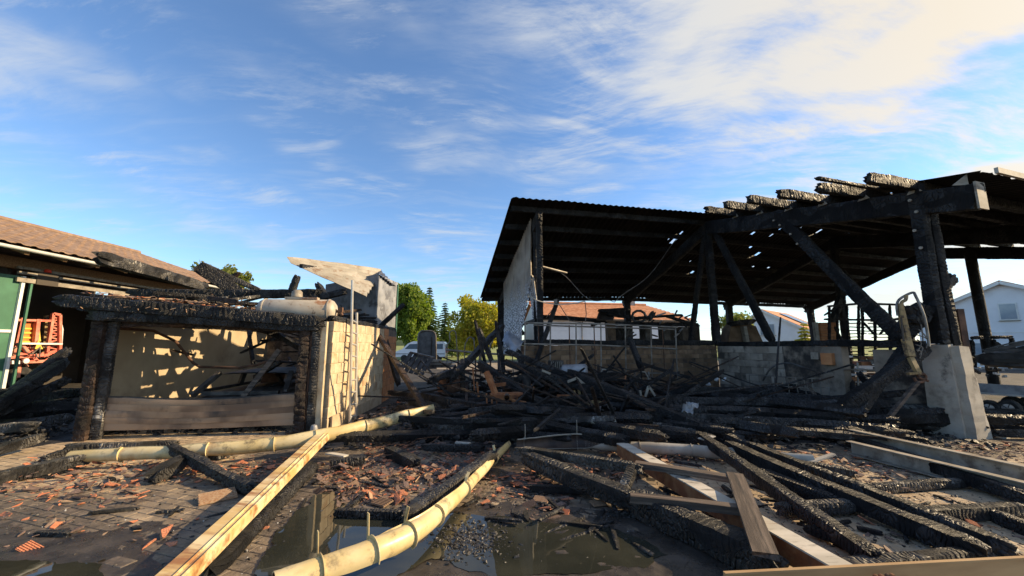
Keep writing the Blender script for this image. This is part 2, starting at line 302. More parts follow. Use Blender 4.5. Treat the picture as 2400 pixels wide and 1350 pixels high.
# ---------------------------------------------------------------- helpers
def ray(u, v):
    x, up = (u - 1200) / F, (675 - v) / F
    return V((x, CP - up * SP, SP + up * CP))
CAM = V((0, 0, EYE))
def W(u, v, Y):
    r = ray(u, v); return CAM + r * (Y / r.y)
def G(u, v, z=0.):
    r = ray(u, v); return CAM + r * ((z - EYE) / r.z)
OFF = {}
def finish(o, label=None, cat=None, group=None, kind=None):
    if label: o['label'] = label
    if cat: o['category'] = cat
    if group: o['group'] = group
    if kind: o['kind'] = kind
    return o
def thing(name, loc, label, cat, group=None):
    o = bpy.data.objects.new(name, None); COL.objects.link(o); o.location = loc
    o.empty_display_size = .2
    OFF[o.name] = V(loc)
    return finish(o, label, cat, group)
def link(name, me, m=None, parent=None):
    o = bpy.data.objects.new(name, me); COL.objects.link(o)
    if m and not me.materials: me.materials.append(MAT[m] if isinstance(m, str) else m)
    if parent: o.parent = parent
    return o
def mesh_of(name, v, f, smooth=False, m=None):
    me = bpy.data.meshes.new(name); me.from_pydata(v, [], f); me.update()
    if smooth: me.polygons.foreach_set('use_smooth', [True] * len(me.polygons))
    if m: me.materials.append(MAT[m])
    return me
class MB:
    def __init__(s): s.v = []; s.f = []
    def add(s, vs, fs):
        n = len(s.v); s.v += [V(p) for p in vs]; s.f += [tuple(i + n for i in f) for f in fs]; return s
    def box(s, c, size, rz=0, rot=None, bev=0):
        hx, hy, hz = size[0] / 2, size[1] / 2, size[2] / 2
        R = rot or Matrix.Rotation(rz, 3, 'Z'); c = V(c)
        if bev:
            b = bev; vs = []
            for sx in (-1, 1):
                for sy in (-1, 1):
                    for sz in (-1, 1):
                        vs += [(sx * hx, sy * (hy - b), sz * (hz - b)), (sx * (hx - b), sy * hy, sz * (hz - b)), (sx * (hx - b), sy * (hy - b), sz * hz)]
            bm = bmesh.new(); [bm.verts.new(p) for p in vs]; bmesh.ops.convex_hull(bm, input=bm.verts); bm.verts.index_update()
            vs = [c + R @ q.co for q in bm.verts]; fs = [tuple(q.index for q in f.verts) for f in bm.faces]; bm.free()
            return s.add(vs, fs)
        vs = [c + R @ V((x * hx, y * hy, z * hz)) for x in (-1, 1) for y in (-1, 1) for z in (-1, 1)]
        return s.add(vs, [(0, 1, 3, 2), (4, 6, 7, 5), (0, 4, 5, 1), (2, 3, 7, 6), (0, 2, 6, 4), (1, 5, 7, 3)])
    def bar(s, a, b, wd, ht, up=(0, 0, 1), off=(0, 0)):
        a, b = V(a), V(b); R = frame(a, b, up)
        c = (a + b) / 2 + R @ V((0, off[0], off[1]))
        return s.box(c, ((b - a).length, wd, ht), rot=R)
    def tube(s, path, r, n=8, caps=True, r1=None):
        path = [V(p) for p in path]; L = len(path); vs = []; up = None
        for i, p in enumerate(path):
            d = (path[min(i + 1, L - 1)] - path[max(i - 1, 0)])
            d = d.normalized() if d.length > 1e-9 else V((0, 0, 1))
            if up is None:
                up = V((0, 0, 1)) if abs(d.z) < .9 else V((1, 0, 0))
            x = up.cross(d); x = x.normalized() if x.length > 1e-6 else d.orthogonal().normalized()
            up = d.cross(x).normalized()
            rr = r if r1 is None else r + (r1 - r) * i / max(1, L - 1)
            for k in range(n):
                a = 2 * math.pi * k / n; vs.append(p + x * math.cos(a) * rr + up * math.sin(a) * rr)
        fs = [(i * n + k, i * n + (k + 1) % n, (i + 1) * n + (k + 1) % n, (i + 1) * n + k) for i in range(L - 1) for k in range(n)]
        if caps: fs += [tuple(range(n))[::-1], tuple((L - 1) * n + k for k in range(n))]
        return s.add(vs, fs)
    def sweep(s, path, prof, rolls=0., closed=True, caps=True, up=(0, 0, 1), scales=None):
        path = [V(p) for p in path]; L = len(path); n = len(prof); vs = []
        for i, p in enumerate(path):
            a, b = path[max(i - 1, 0)], path[min(i + 1, L - 1)]
            R = frame(a, b, up)
            ro = rolls[i] if hasattr(rolls, '__len__') else rolls
            sc = scales[i] if scales else 1
            c, q = math.cos(ro), math.sin(ro)
            for (y, z) in prof: vs.append(p + R @ V((0, (y * c - z * q) * sc, (y * q + z * c) * sc)))
        m = n if closed else n - 1
        fs = [(i * n + k, i * n + (k + 1) % n, (i + 1) * n + (k + 1) % n, (i + 1) * n + k) for i in range(L - 1) for k in range(m)]
        if caps and closed: fs += [tuple(range(n))[::-1], tuple((L - 1) * n + k for k in range(n))]
        return s.add(vs, fs)
    def lathe(s, prof, n=20, M=None):
        M = M or Matrix.Identity(4); L = len(prof)
        vs = [M @ V((r * math.cos(2 * math.pi * k / n), r * math.sin(2 * math.pi * k / n), z)) for r, z in prof for k in range(n)]
        fs = [(i * n + k, i * n + (k + 1) % n, (i + 1) * n + (k + 1) % n, (i + 1) * n + k) for i in range(L - 1) for k in range(n)]
        return s.add(vs, fs)
    def poly(s, pts, d):
        """closed prism: outline pts pushed along vector d"""
        n = len(pts); pts = [V(p) for p in pts]; d = V(d)
        return s.add(pts + [p + d for p in pts], [tuple(range(n))[::-1], tuple(range(n, 2 * n))] + [(i, (i + 1) % n, n + (i + 1) % n, n + i) for i in range(n)])
    def grid(s, fn, nu, nv):
        n = len(s.v)
        vs = [fn(i / nu, j / nv) for i in range(nu + 1) for j in range(nv + 1)]
        return s.add(vs, [(i * (nv + 1) + j, (i + 1) * (nv + 1) + j, (i + 1) * (nv + 1) + j + 1, i * (nv + 1) + j + 1) for i in range(nu) for j in range(nv)])
    def build(s, name, m, parent=None, origin=None, smooth=False, **kw):
        if parent is not None: o0 = OFF[parent.name]
        elif origin is not None: o0 = V(origin)
        else:
            o0 = V((sum(p.x for p in s.v) / len(s.v), sum(p.y for p in s.v) / len(s.v), min(p.z for p in s.v)))
        me = mesh_of(name, [p - o0 for p in s.v], s.f)
        bm = bmesh.new(); bm.from_mesh(me); bmesh.ops.recalc_face_normals(bm, faces=bm.faces); bm.to_mesh(me); bm.free()
        if smooth:
            me.polygons.foreach_set('use_smooth', [True] * len(me.polygons)); me.set_sharp_from_angle(angle=math.radians(40))
        o = link(name, me, m, parent)
        if parent is None: o.location = o0
        OFF[o.name] = o0
        return finish(o, **kw)
def frame(a, b, up=(0, 0, 1)):
    d = (V(b) - V(a)).normalized(); up = V(up)
    if abs(d.dot(up)) > .98: up = V((0, 1, 0))
    y = up.cross(d).normalized(); z = d.cross(y)
    return Matrix((d, y, z)).transposed()

def timber_mesh(L, wd, ht, seed=0, cell=.05, groove=.012, wob=.012, ragged=(1, 1), n=16):
    """burnt timber along +X: rounded section, checked rings, eroded ends"""
    r = random.Random(seed); xs = []; x = 0.
    while x < L:
        c = cell * r.uniform(.65, 1.5)
        xs += [(x, 1), (x + c * .18, 0), (x + c * .82, 0)]; x += c
    xs = [(a, g) for a, g in xs if a < L - .004] + [(L, 0)]
    vs = []; so = V((seed * 3.7, seed * 1.3, 0))
    for (a, g) in xs:
        e0 = min(1, a / (.12 + .1 * wd)) if ragged[0] else 1
        e1 = min(1, (L - a) / (.12 + .1 * wd)) if ragged[1] else 1
        tap = .72 + .28 * math.sqrt(max(0., min(e0, e1)))
        bend = V((0, noise.noise(V((a * .5, 0, 3)) + so), noise.noise(V((a * .5, 7, 1)) + so))) * wob * 1.6
        for k in range(n):
            t = 2 * math.pi * k / n; cx, sy = math.cos(t), math.sin(t)
            q = 1 / max(abs(cx), abs(sy)); q = min(q, 1.31)
            d = noise.noise(V((a * 2.2, cx * 1.2, sy * 1.2)) + so) * wob + noise.noise(V((a * 13, cx * 4, sy * 4)) + so) * wob * .55
            gr = groove * g * max(0., .35 + 1.3 * noise.noise(V((a * 5, cx * 1.6, sy * 1.6 + 4)) + so) + .25 * r.random())
            f0 = max(0., 1 - a / (wd * 1.6)) * ragged[0]; f1 = max(0., 1 - (L - a) / (wd * 1.6)) * ragged[1]
            ns = abs(noise.noise(V((cx * 2.1 + 3, sy * 2.1, seed * .37)))) * 1.7 * wd
            ax = a + (f0 - f1) * ns + (0 if a < .01 or a > L - .01 else 1) * cell * .8 * noise.noise(V((cx * 1.3 + 9, sy * 1.3, a * 4)) + so)
            vs.append(V((ax, (cx * q * (wd / 2) + cx * d) * tap - cx * gr, (sy * q * (ht / 2) + sy * d) * tap - sy * gr)) + bend)
    m = len(xs)
    fs = [(i * n + k, i * n + (k + 1) % n, (i + 1) * n + (k + 1) % n, (i + 1) * n + k) for i in range(m - 1) for k in range(n)]
    vs += [V((.25 * wd * ragged[0], 0, 0)), V((L - .25 * wd * ragged[1], 0, 0))]
    c0, c1 = len(vs) - 2, len(vs) - 1
    fs = [f[::-1] for f in fs]
    fs += [(c0, k, (k + 1) % n) for k in range(n)] + [(c1, (m - 1) * n + (k + 1) % n, (m - 1) * n + k) for k in range(n)]
    fs = [f[::-1] for f in fs]
    me = mesh_of('timber', vs, fs, True); me.set_sharp_from_angle(angle=math.radians(50))
    return me
SEED = [100]
def timber(name, a, b, wd, ht=None, m='char', parent=None, label=None, cat=None, group=None, roll=0, up=(0, 0, 1), mesh=None, **kw):
    a, b = V(a), V(b); L = (b - a).length; SEED[0] += 1
    if mesh is None:
        if 'cell' not in kw:
            dist = ((a + b) / 2 - CAM).length; kw['cell'] = max(.035, min(.2, .010 * dist))
            kw.setdefault('groove', min(.022, .10 * wd))
        kw.setdefault('wob', .09 * wd)
        mesh = timber_mesh(L, wd, ht or wd, SEED[0], **kw)
    if name in ('charred_timber', 'charred_post') and not parent: pass
    o = bpy.data.objects.new(name, mesh); COL.objects.link(o)
    if not mesh.materials: mesh.materials.append(MAT[m])
    R = (frame(a, b, up) @ Matrix.Rotation(roll, 3, 'X')).to_4x4()
    base = OFF[parent.name] if parent else V((0, 0, 0))
    o.matrix_basis = Matrix.Translation(a - base) @ R
    if parent: o.parent = parent
    OFF[o.name] = V(a)
    return finish(o, label, cat, group)
def dup(o, parent=None, **kw):
    c = o.copy(); COL.objects.link(c); c.parent = parent
    for k, v in kw.items(): c[k] = v
    return c
# ================================================================ GROUND
def sheet(name, m, x0, x1, y0, y1, z, kind='structure', n=1):
    b = MB(); b.grid(lambda a, c: V((x0 + (x1 - x0) * a, y0 + (y1 - y0) * c, z)), n, n)
    return b.build(name, m, origin=(0, 0, z), kind=kind)
sheet('ground', 'yard', -60, 60, -12, 26, -.006)
sheet('yard_gravel', 'far_ground', -60, 60, 26, 40, -.016)
sheet('field', 'field', -900, 900, 40, 1500, -.02)
sheet('field_verge', 'field', -900, -60, -300, 40, -.02); sheet('field_verge', 'field', 60, 900, -300, 40, -.02)
sheet('yard_behind', 'far_ground', -60, 60, -300, -12, -.018)
hb = MB(); r_ = random.Random(3)
hb.grid(lambda a, c: V((-700 + 1400 * a, 620 + 60 * c, -1 + (10 + 9 * noise.noise(V((a * 9, 0, 0))) + 5 * noise.noise(V((a * 40, 2, 0)))) * math.sin(c * math.pi))), 160, 6)
hb.build('wooded_hills', 'hill', kind='structure')

pv = bpy.data.objects.new('paving', None); COL.objects.link(pv); pv['kind'] = 'structure'; OFF['paving'] = V((0, 0, 0))
PA = math.radians(-17); pc, ps = math.cos(PA), math.sin(PA); PL, PW = .225, .1125
cells = []
for j in range(-60, 110):
    for i in range(-60, 60):
        a, b = (i + .5 * (j % 2)) * PL, j * PW
        x, y = a * pc - b * ps, a * ps + b * pc
        if -10.5 < x < 9.5 and 2.0 < y < 8.6 and abs(x) < 1.5 + 1.42 * y:
            cells.append((x, y))
def px_of(p):
    q = V(p) - CAM; zc = q.y * CP + q.z * SP; up = -q.y * SP + q.z * CP
    return 1200 + F * q.x / zc, 675 - F * up / zc
pr = random.Random(11)
def paver_vf(jit=0.):
    hx, hy, ch = PL / 2 - .0025, PW / 2 - .0025, .005
    top = [(-hx + ch, -hy + ch, 0), (hx - ch, -hy + ch, 0), (hx - ch, hy - ch, 0), (-hx + ch, hy - ch, 0)]
    mid = [(-hx, -hy, -.004), (hx, -hy, -.004), (hx, hy, -.004), (-hx, hy, -.004)]
    bot = [(x, y, -.03) for x, y, z in mid]
    fs = [(0, 1, 2, 3)] + [(4 + k, 4 + (k + 1) % 4, (k + 1) % 4, k) for k in range(4)] + [(8 + k, 8 + (k + 1) % 4, 4 + (k + 1) % 4, 4 + k) for k in range(4)]
    return top + mid + bot, fs
pvv, pvf = paver_vf()
def score(c):
    u, v = px_of((c[0], c[1], 0))
    return (c[0] ** 2 + c[1] ** 2) if (1830 < u < 2400 and 1090 < v < 1340) else 1e6 + c[0] ** 2 + c[1] ** 2
cells.sort(key=score)
pme = mesh_of('paver', [V(p) for p in pvv], pvf, m='paver')
pb = MB()
for k, (x, y) in enumerate(cells):
    rot = Matrix.Rotation(PA + pr.gauss(0, .006), 3, 'Z'); z = pr.gauss(0, .0016)
    if k < 290:
        o = link('paver', pme, parent=pv); o.location = (x, y, z); o.rotation_euler = (pr.gauss(0, .006), pr.gauss(0, .006), PA + pr.gauss(0, .006))
    else: pb.add([rot @ V(p) + V((x, y, z)) for p in pvv], pvf)
me = mesh_of('paver', pb.v, pb.f, m='paver'); o = link('paver', me, parent=pv); o['kind'] = 'stuff'

mu = MB()
def mud_z(x, y):
    # silted hollow round the puddle, thinning out over the paving
    d = math.hypot((x - .0) / 2.6, (y - 3.1) / 1.7); d2 = min(math.hypot((x - .2) / 3.2, (y - 5.2) / 1.2), math.hypot((x + 4.0) / 3.2, (y - 3.1) / 1.35))
    e = max(0, 1.0 - min(d, d2 + .25)); n = noise.noise(V((x * 1.7, y * 1.7, 2))) * .6 + noise.noise(V((x * 6, y * 6, 4))) * .35 + noise.noise(V((x * 19, y * 19, 7))) * .2
    return -.010 + .020 * min(1, e * 1.6) + .012 * n
mu.grid(lambda a, c: V((-8.0 + 11.8 * a, 1.9 + 4.7 * c, mud_z(-8.0 + 11.8 * a, 1.9 + 4.7 * c))), 400, 170)
mu.build('soot_mud', 'mud', origin=(0, 3, 0), smooth=True, kind='structure')
def puddle(pts, z=.013, seed=1, amp=.05):
    r = random.Random(seed); P = [G(u, v) for u, v in pts]; out = []
    for i, p in enumerate(P):
        q = P[(i + 1) % len(P)]; n = max(2, int((q - p).length / .035))
        for k in range(n):
            c = p.lerp(q, k / n); d = (q - p).normalized(); nn = V((-d.y, d.x, 0))
            a = noise.noise(c * 3 + V((seed, 0, 0))) * amp * 1.6 + noise.noise(c * 11) * amp * .7 + noise.noise(c * 30) * amp * .35
            out.append(V((c.x + nn.x * a, c.y + nn.y * a, z)))
    bm = bmesh.new(); vs = [bm.verts.new(p) for p in out]; bm.faces.new(vs); bmesh.ops.triangulate(bm, faces=bm.faces)
    me = bpy.data.meshes.new('puddle'); bm.to_mesh(me); bm.free()
    o = link('puddle', me, 'water'); o['kind'] = 'structure'; return o
puddle([(590, 1345), (650, 1250), (735, 1165), (800, 1150), (800, 1195), (930, 1222), (1000, 1210), (1075, 1198), (1130, 1214), (1290, 1226), (1410, 1238), (1500, 1268), (1572, 1306), (1520, 1336), (1350, 1343), (1150, 1362), (1010, 1312), (945, 1345), (800, 1420), (640, 1420)], seed=1)
puddle([(-120, 1300), (0, 1308), (90, 1318), (180, 1320), (235, 1338), (262, 1362), (250, 1460), (-150, 1460)], seed=2)

# ================================================================ BARN
Dv, Gv = V((.951, .309, 0)), V((-.22, .975, 0))
Lp = V((.78, 10.65, 0))
SM, SEND = 6.13, 18.9
def BP(s, q, z=0.): return Lp + Dv * s + Gv * q + V((0, 0, z))
def ridge(s): return 5.70 + .04 * min(max(s + .8, 0), 6.9)
def zroof(s, q): return ridge(s) - (.219 * -q if q < 0 else .345 * q)
barn = thing('burnt_barn', BP(SM, 0), 'big burnt out open barn with blackened roof, posts and braces', 'barn')
def roof_hit(u, v, near):
    r = ray(u, v); a, b = 3., 60.
    det = Dv.x * Gv.y - Dv.y * Gv.x
    def sq(t):
        p = CAM + r * t; d = p - Lp
        return (d.x * Gv.y - d.y * Gv.x) / det, (Dv.x * d.y - Dv.y * d.x) / det, p.z
    best = None
    for k in range(600):
        t = 4 + k * .06; s, q, z = sq(t)
        if (q < 0) == near and z >= zroof(s, q): return s, q
    return None
HOLES = []
for (zx, zy, a, c) in [(515, 475, .05, .45), (655, 485, .07, .55), (365, 475, .04, .2), (810, 472, .03, .2), (490, 580, .05, .3), (370, 660, .08, .25), (515, 655, .08, .25), (243, 655, .05, .2), (270, 545, .03, .2), (385, 557, .025, .2),
                      (40, 705, .05, .35), (875, 597, .03, .25), (1640, 720, .12, .3), (1465, 783, .07, .25), (480, 742, .05, .12), (600, 738, .04, .12), (940, 492, .04, .25), (65, 772, .05, .15), (385, 790, .05, .12), (392, 718, .05, .12), (-20, 510, .035, .35), (-60, 545, .06, .3), (-100, 530, .03, .15), (-10, 640, .03, .15)]:
    for near in (True, False):
        h = roof_hit(1600 + zx / 3, 380 + zy / 3, near)
        if h and -6.6 < h[1] < 6.2: HOLES.append((h[0], h[1], a * 1.1, c * .55)); break
rr = random.Random(5)
def roof_panel(s0, s1, q0, q1, near):
    """one corrugated sheet, s along the ridge, q down the slope; missing faces are burnt-through slits"""
    ns, nq = max(4, int(round((s1 - s0) / .05))), max(2, int(abs(q1 - q0) / .24))
    vs = []; drop = rr.uniform(-.003, .003); sag = rr.uniform(0, .006)
    for i in range(ns + 1):
        for j in range(nq + 1):
            s, q = s0 + (s1 - s0) * i / ns, q0 + (q1 - q0) * j / nq
            z = zroof(s, q) + .016 * math.sin(s * 2 * math.pi / .2) + drop - sag * math.sin(j / nq * math.pi) + .03 * noise.noise(V((s * .7, q * .7, 3)))
            ed = 0
            if j == nq: ed = .07 * noise.noise(V((s * 6, q, 1)))
            vs.append(BP(s, q + ed, z))
    fs = []
    for i in range(ns):
        for j in range(nq):
            s, q = s0 + (s1 - s0) * (i + .5) / ns, q0 + (q1 - q0) * (j + .5) / nq
            if any(abs(s - h[0]) < h[2] * .8 and abs(q - h[1]) < h[3] * .9 for h in HOLES): continue
            a = i * (nq + 1) + j; fs.append((a, a + nq + 1, a + nq + 2, a + 1))
    b = MB(); b.v = vs; b.f = fs
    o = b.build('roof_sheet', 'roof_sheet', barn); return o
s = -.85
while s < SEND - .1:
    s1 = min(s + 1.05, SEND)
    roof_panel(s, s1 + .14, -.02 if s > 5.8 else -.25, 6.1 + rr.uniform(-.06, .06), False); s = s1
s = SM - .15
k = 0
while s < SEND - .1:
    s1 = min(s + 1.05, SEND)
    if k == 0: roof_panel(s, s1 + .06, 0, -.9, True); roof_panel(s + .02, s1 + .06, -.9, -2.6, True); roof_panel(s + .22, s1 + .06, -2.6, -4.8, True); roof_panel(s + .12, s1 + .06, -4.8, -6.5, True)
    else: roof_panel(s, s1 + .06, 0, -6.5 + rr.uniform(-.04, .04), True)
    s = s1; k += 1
# purlins
for k in range(8):
    q = .25 + .82 * k
    timber('purlin', BP(-.8, q, zroof(-.8, q) - .12), BP(SM + .2, q, zroof(SM, q) - .12), .10, .17, 'char_far', barn, cell=.16)
    timber('purlin', BP(SM + .15, q, zroof(SM, q) - .13), BP(SEND, q, zroof(SEND, q) - .12), .10, .17, 'char_far', barn, cell=.2)
for k in range(6):
    q = -5.59 + .86 * k
    e = [1.45, 1.5, 1.55, 1.5, 1.4, 1.25][k]
    z = zroof(SM + 2, q) - .15
    timber('purlin', BP(SM - e, q, z + .02), BP(SEND, q, zroof(SEND, q) - .12), .14, .21, 'char_far', barn, cell=.07, wob=.02)
    if k > 0: timber('batten', BP(SM - e * .2, q - .35, z + .17), BP(SM + 1.0, q - .4, z + .15), .09, .05, 'char_far', barn, cell=.1)
timber('batten', BP(SM - 1.75, -4.9, zroof(SM, -4.9) - .02), BP(SM + .5, -4.95, zroof(SM, -4.9) - .04), .09, .06, 'char_far', barn)
timber('batten', BP(SM - .3, -5.3, zroof(SM, -5.3) + .0), BP(SM + 1.5, -5.35, zroof(SM, -5.3) + .0), .12, .06, 'char_far', barn)
eb = MB(); eb.bar(BP(SM + .3, -6.55, zroof(SM, -6.55) + .03), BP(SEND, -6.55, zroof(SEND, -6.55) + .03), .05, .10); eb.build('eave_trim', 'gutter_grey', barn)
# frames: girder halves, posts, braces
for i, fs_ in enumerate((0.0, SM, 2 * SM, SEND - .7)):
    zg = ridge(fs_) - .24
    timber('girder', BP(fs_, -.15, zg - .2), BP(fs_, 5.9, zroof(fs_, 5.9) - .40), .18, .38, 'char_far', barn, cell=.14)
    if i: timber('girder', BP(fs_, .1, zg - .22), BP(fs_, -6.4, zroof(fs_, -6.4) - .45), .20, .46, 'char_far', barn, cell=.08, ragged=(1, 0))
    z0 = 1.62 if i < 2 else 0
    timber('post', BP(fs_, 0, z0), BP(fs_, 0, zg - .15), .20 if i else .17, .22, 'char_far', barn, cell=.09, ragged=(0, 0))
    timber('post', BP(fs_, 5.55, 0), BP(fs_, 5.55, zroof(fs_, 5.5) - .4), .28, .28, 'char_far', barn, cell=.12, ragged=(0, 0))
    if i > 1: timber('post', BP(fs_, -5.63, 0), BP(fs_, -5.63, zroof(fs_, -5.63) - .5), .3, .3, 'char_far', barn, cell=.12, ragged=(0, 0))
# the near post, two burnt halves bolted together, and its braces
zN = zroof(SM, -5.63)
timber('post', BP(SM - .06, -5.60, 1.62), BP(SM - .05, -5.60, zN - .10), .15, .24, 'char_far', barn, cell=.07, ragged=(0, 0), wob=.014)
timber('post', BP(SM + .15, -5.66, 1.30), BP(SM + .13, -5.64, zN - .35), .16, .25, 'char_far', barn, cell=.07, ragged=(0, 1), wob=.014)
timber('brace', BP(SM - .05, -5.15, 1.55), BP(SM - .03, -2.55, zroof(SM, -2.5) - .28), .17, .26, 'char_far', barn, cell=.08, wob=.02)
timber('brace', BP(SM - .02, -2.1, 1.64), BP(SM, -.25, zroof(SM, -.3) - .5), .14, .2, 'char_far', barn)
timber('brace', BP(SM + .1, 1.4, 1.6), BP(SM, .15, zroof(SM, .2) - .6), .13, .18, 'char_far', barn)
timber('brace', BP(2 * SM, -1.9, 1.4), BP(2 * SM, -.1, 4.4), .16, .22, 'char_far', barn)
timber('brace', BP(2 * SM - 1.5, 0, 1.0), BP(2 * SM, 0, 3.4), .18, .24, 'char_far', barn)
timber('brace', BP(1.0, 5.55, 2.0), BP(0, 5.55, 3.2), .12, .16, 'char_far', barn)
# horizontal burnt stub by the near post
timber('stub', BP(SM + .1, -5.6, 2.55), BP(SM + .95, -5.5, 2.95), .16, .2, 'char_far', barn)
timber('stub', BP(SM - .55, -5.2, 1.62), BP(SM - .1, -5.55, 2.35), .2, .3, 'char_far', barn, wob=.05)
timber('stub', BP(SM - .6, -5.35, 2.12), BP(SM - .15, -5.55, 2.2), .26, .34, 'char_far', barn, wob=.06)
# gusset plates, end plate and bolts
gb = MB()
for k in range(6):
    q = -5.59 + .86 * k
    p = BP(SM - .12, q - .02, zroof(SM, q) - .27)
    MB().poly([p + Gv * -.12, p + Gv * .12, p + V((0, 0, .17))], Dv * -.012).build('gusset_plate', 'beam_grey', barn)
ep = BP(SM, -6.43, zroof(SM, -6.4) - .45)
MB().box(ep + V((0, 0, .0)), (.27, .03, .48), rot=frame(V((0, 0, 0)), Dv)).build('end_plate', 'beam_grey', barn)
p = BP(SM + .02, -6.3, zroof(SM, -6.4) - .2); MB().poly([p, p + Dv * -.25 + Gv * .1, p + V((0, 0, .2))], Gv * .012).build('gusset_plate', 'beam_grey', barn)
for (q, z) in [(-5.55, 4.35), (-5.62, 4.1), (-5.55, 3.75), (-5.6, 3.4), (-2.62, 4.9), (-2.78, 4.72), (-3.05, 4.4), (-3.2, 4.1)]:
    bb = MB(); c = BP(SM - .16, q, z); bb.tube([c, c - Dv * .03], .028, 8); bb.build('bolt', 'beam_grey', barn)
# the slender post at the open right gable
stl = MB(); p = W(2322, 850, 14.6); stl.tube([V((p.x, p.y, 0)), V((p.x - .05, p.y, 5.1))], .16, 12); stl.build('post', 'char_far', barn, smooth=True)
# cladding on the left gable
cb_ = MB(); cr = random.Random(8)
def clad(q0, q1, zb, zt, name='wall_cladding', lean=0.):
    n = int((q1 - q0) / .025); vs = []; ro = 10
    for i in range(n + 1):
        q = q0 + (q1 - q0) * i / n; so = .026 * (1 if (i // 3) % 2 else -1)
        for j in range(ro + 1):
            z = zb(q) + (zt(q) - zb(q)) * j / ro
            vs.append(BP(-.12 + so + lean * (1 - j / ro) + .03 * noise.noise(V((q, z, 0))), q, z))
    b = MB(); b.v = vs; b.f = [(i * (ro + 1) + j, (i + 1) * (ro + 1) + j, (i + 1) * (ro + 1) + j + 1, i * (ro + 1) + j + 1) for i in range(n) for j in range(ro)]
    return b.build(name, 'cladding', barn)
zt = lambda q: zroof(0, q) - .22
clad(.45, 1.75, lambda q: 3.4 - 1.1 * (q - .45) + .12 * noise.noise(V((q * 9, 0, 0))), zt)
clad(1.65, 2.95, lambda q: 1.35 + .2 * noise.noise(V((q * 7, 0, 0))), zt)
clad(2.9, 4.4, lambda q: 1.2, zt)
clad(.12, .75, lambda q: 1.62 + .2 * noise.noise(V((q * 9, 3, 0))), lambda q: 3.5 + .25 * noise.noise(V((q * 8, 1, 0))), lean=.22)
for q in (.42, 2.2, 4.3): timber('stud', BP(-.02, q, 1.5), BP(-.02, q, zt(q)), .09, .1, 'char_far', barn)
for z in (2.3, 3.3): timber('rail', BP(-.04, .3, z), BP(-.04, 4.4, z - .1), .07, .09, 'char_far', barn)
# hanging cable and lamp
cb2 = MB(); P0, P1, P2 = W(1315, 640, 11.5), W(1440, 708, 12.), W(1590, 555, 13.5)
pts = []
for i in range(25):
    t = i / 24; a = P0.lerp(P1, min(1, t * 2)) if t < .5 else P1.lerp(P2, t * 2 - 1)
    pts.append(a + V((0, 0, -.35 * math.sin(t * 2 * math.pi) ** 2 * (1 if t < .5 else .8))))
cb2.tube(pts, .012, 5); cb2.build('cable', 'wire', barn)
MB().tube([W(1270, 625, 11.0), W(1328, 640, 11.6)], .035, 8).build('lamp_tube', 'steel', barn)

# ================================================================ LOW WALLS OF THE BARN
def brick_wall(root, a, b, height, bw, bh, dp, m, mort, seed, bottom=0., name='brick', z_top=None):
    r = random.Random(seed); a, b = V(a), V(b); d = (b - a); L = d.length; d.normalize(); n = V((d.y, -d.x, 0))
    rz = math.atan2(d.y, d.x); j = .010
    meshes = []
    for k in range(5):
        q = MB(); q.box((0, 0, 0), (bw - j, dp, bh - j), bev=.006)
        q.v = [p + V((r.gauss(0, .0025), r.gauss(0, .003), r.gauss(0, .0025))) for p in q.v]
        meshes.append(mesh_of(name, q.v, q.f, m=m))
    rows = int(round(height / bh)); base = OFF[root.name]
    for i in range(rows):
        off = -bw / 2 if i % 2 else 0.
        x = off
        while x < L - .02:
            x0, x1 = max(0, x), min(L, x + bw); x += bw
            if x1 - x0 < .05: continue
            c = a + d * ((x0 + x1) / 2) + V((0, 0, bottom + (i + .5) * bh))
            if z_top and c.z + bh * .4 > z_top((x0 + x1) / 2): continue
            o = link(name, r.choice(meshes), parent=root)
            o.location = c + n * r.gauss(0, .004) - base; o.rotation_euler = (0, 0, rz + (math.pi if r.random() < .5 else 0)); o.scale = ((x1 - x0) / bw, 1, 1)
    mb = MB(); mb.bar(a + V((0, 0, bottom + rows * bh / 2 - .01)) + d * .01, b + V((0, 0, bottom + rows * bh / 2 - .01)) - d * .01, dp - .022, rows * bh - .02)
    mb.build('mortar', mort, root)
w1 = thing('brick_wall', BP(2.8, -.0), 'long low smoked brown brick wall under the barn ridge', 'brick wall')
brick_wall(w1, BP(-.55, -.02), BP(SM - .14, -.02), 1.58, .315, .1317, .22, 'brick_brown', 'mortar', 21)
timber('sole_plate', BP(-.6, -.02, 1.66), BP(SM, -.02, 1.66), .2, .15, 'char_far', w1)
w2 = thing('block_wall', BP(SM, -1.2), 'low sooty grey block wall running from the brick wall toward the concrete pier', 'block wall')
brick_wall(w2, BP(SM, -.13), BP(SM, -2.45), 1.56, .42, .195, .22, 'brick_grey', 'mortar', 22)
cw = MB(); cw.bar(BP(SM, -2.46, .78), BP(SM, -3.9, .78), .21, 1.56); cw.build('rendered_section', 'concrete_soot', w2)
timber('sole_plate', BP(SM, .1, 1.63), BP(SM, -5.4, 1.63), .2, .14, 'char_far', w2)
jb = MB(); jb.box(BP(SM - .17, -3.62, 1.28), (.10, .24, .26), rot=frame(V((0, 0, 0)), Dv)); jb.build('meter_box', 'brick_orange', w2)
jb = MB(); jb.box(BP(SM - .15, -3.32, 1.34), (.06, .17, .16), rot=frame(V((0, 0, 0)), Dv)); jb.build('socket_plate', 'beam_grey', w2)
pn = thing('concrete_wall', BP(SM + .05, -4.9), 'sooty concrete wall panel standing behind the fallen crossed beams', 'wall')
cw = MB(); cw.bar(BP(SM + .1, -4.45, .75), BP(SM + .1, -5.5, .75), .16, 1.5); cw.build('slab', 'concrete_soot', pn)
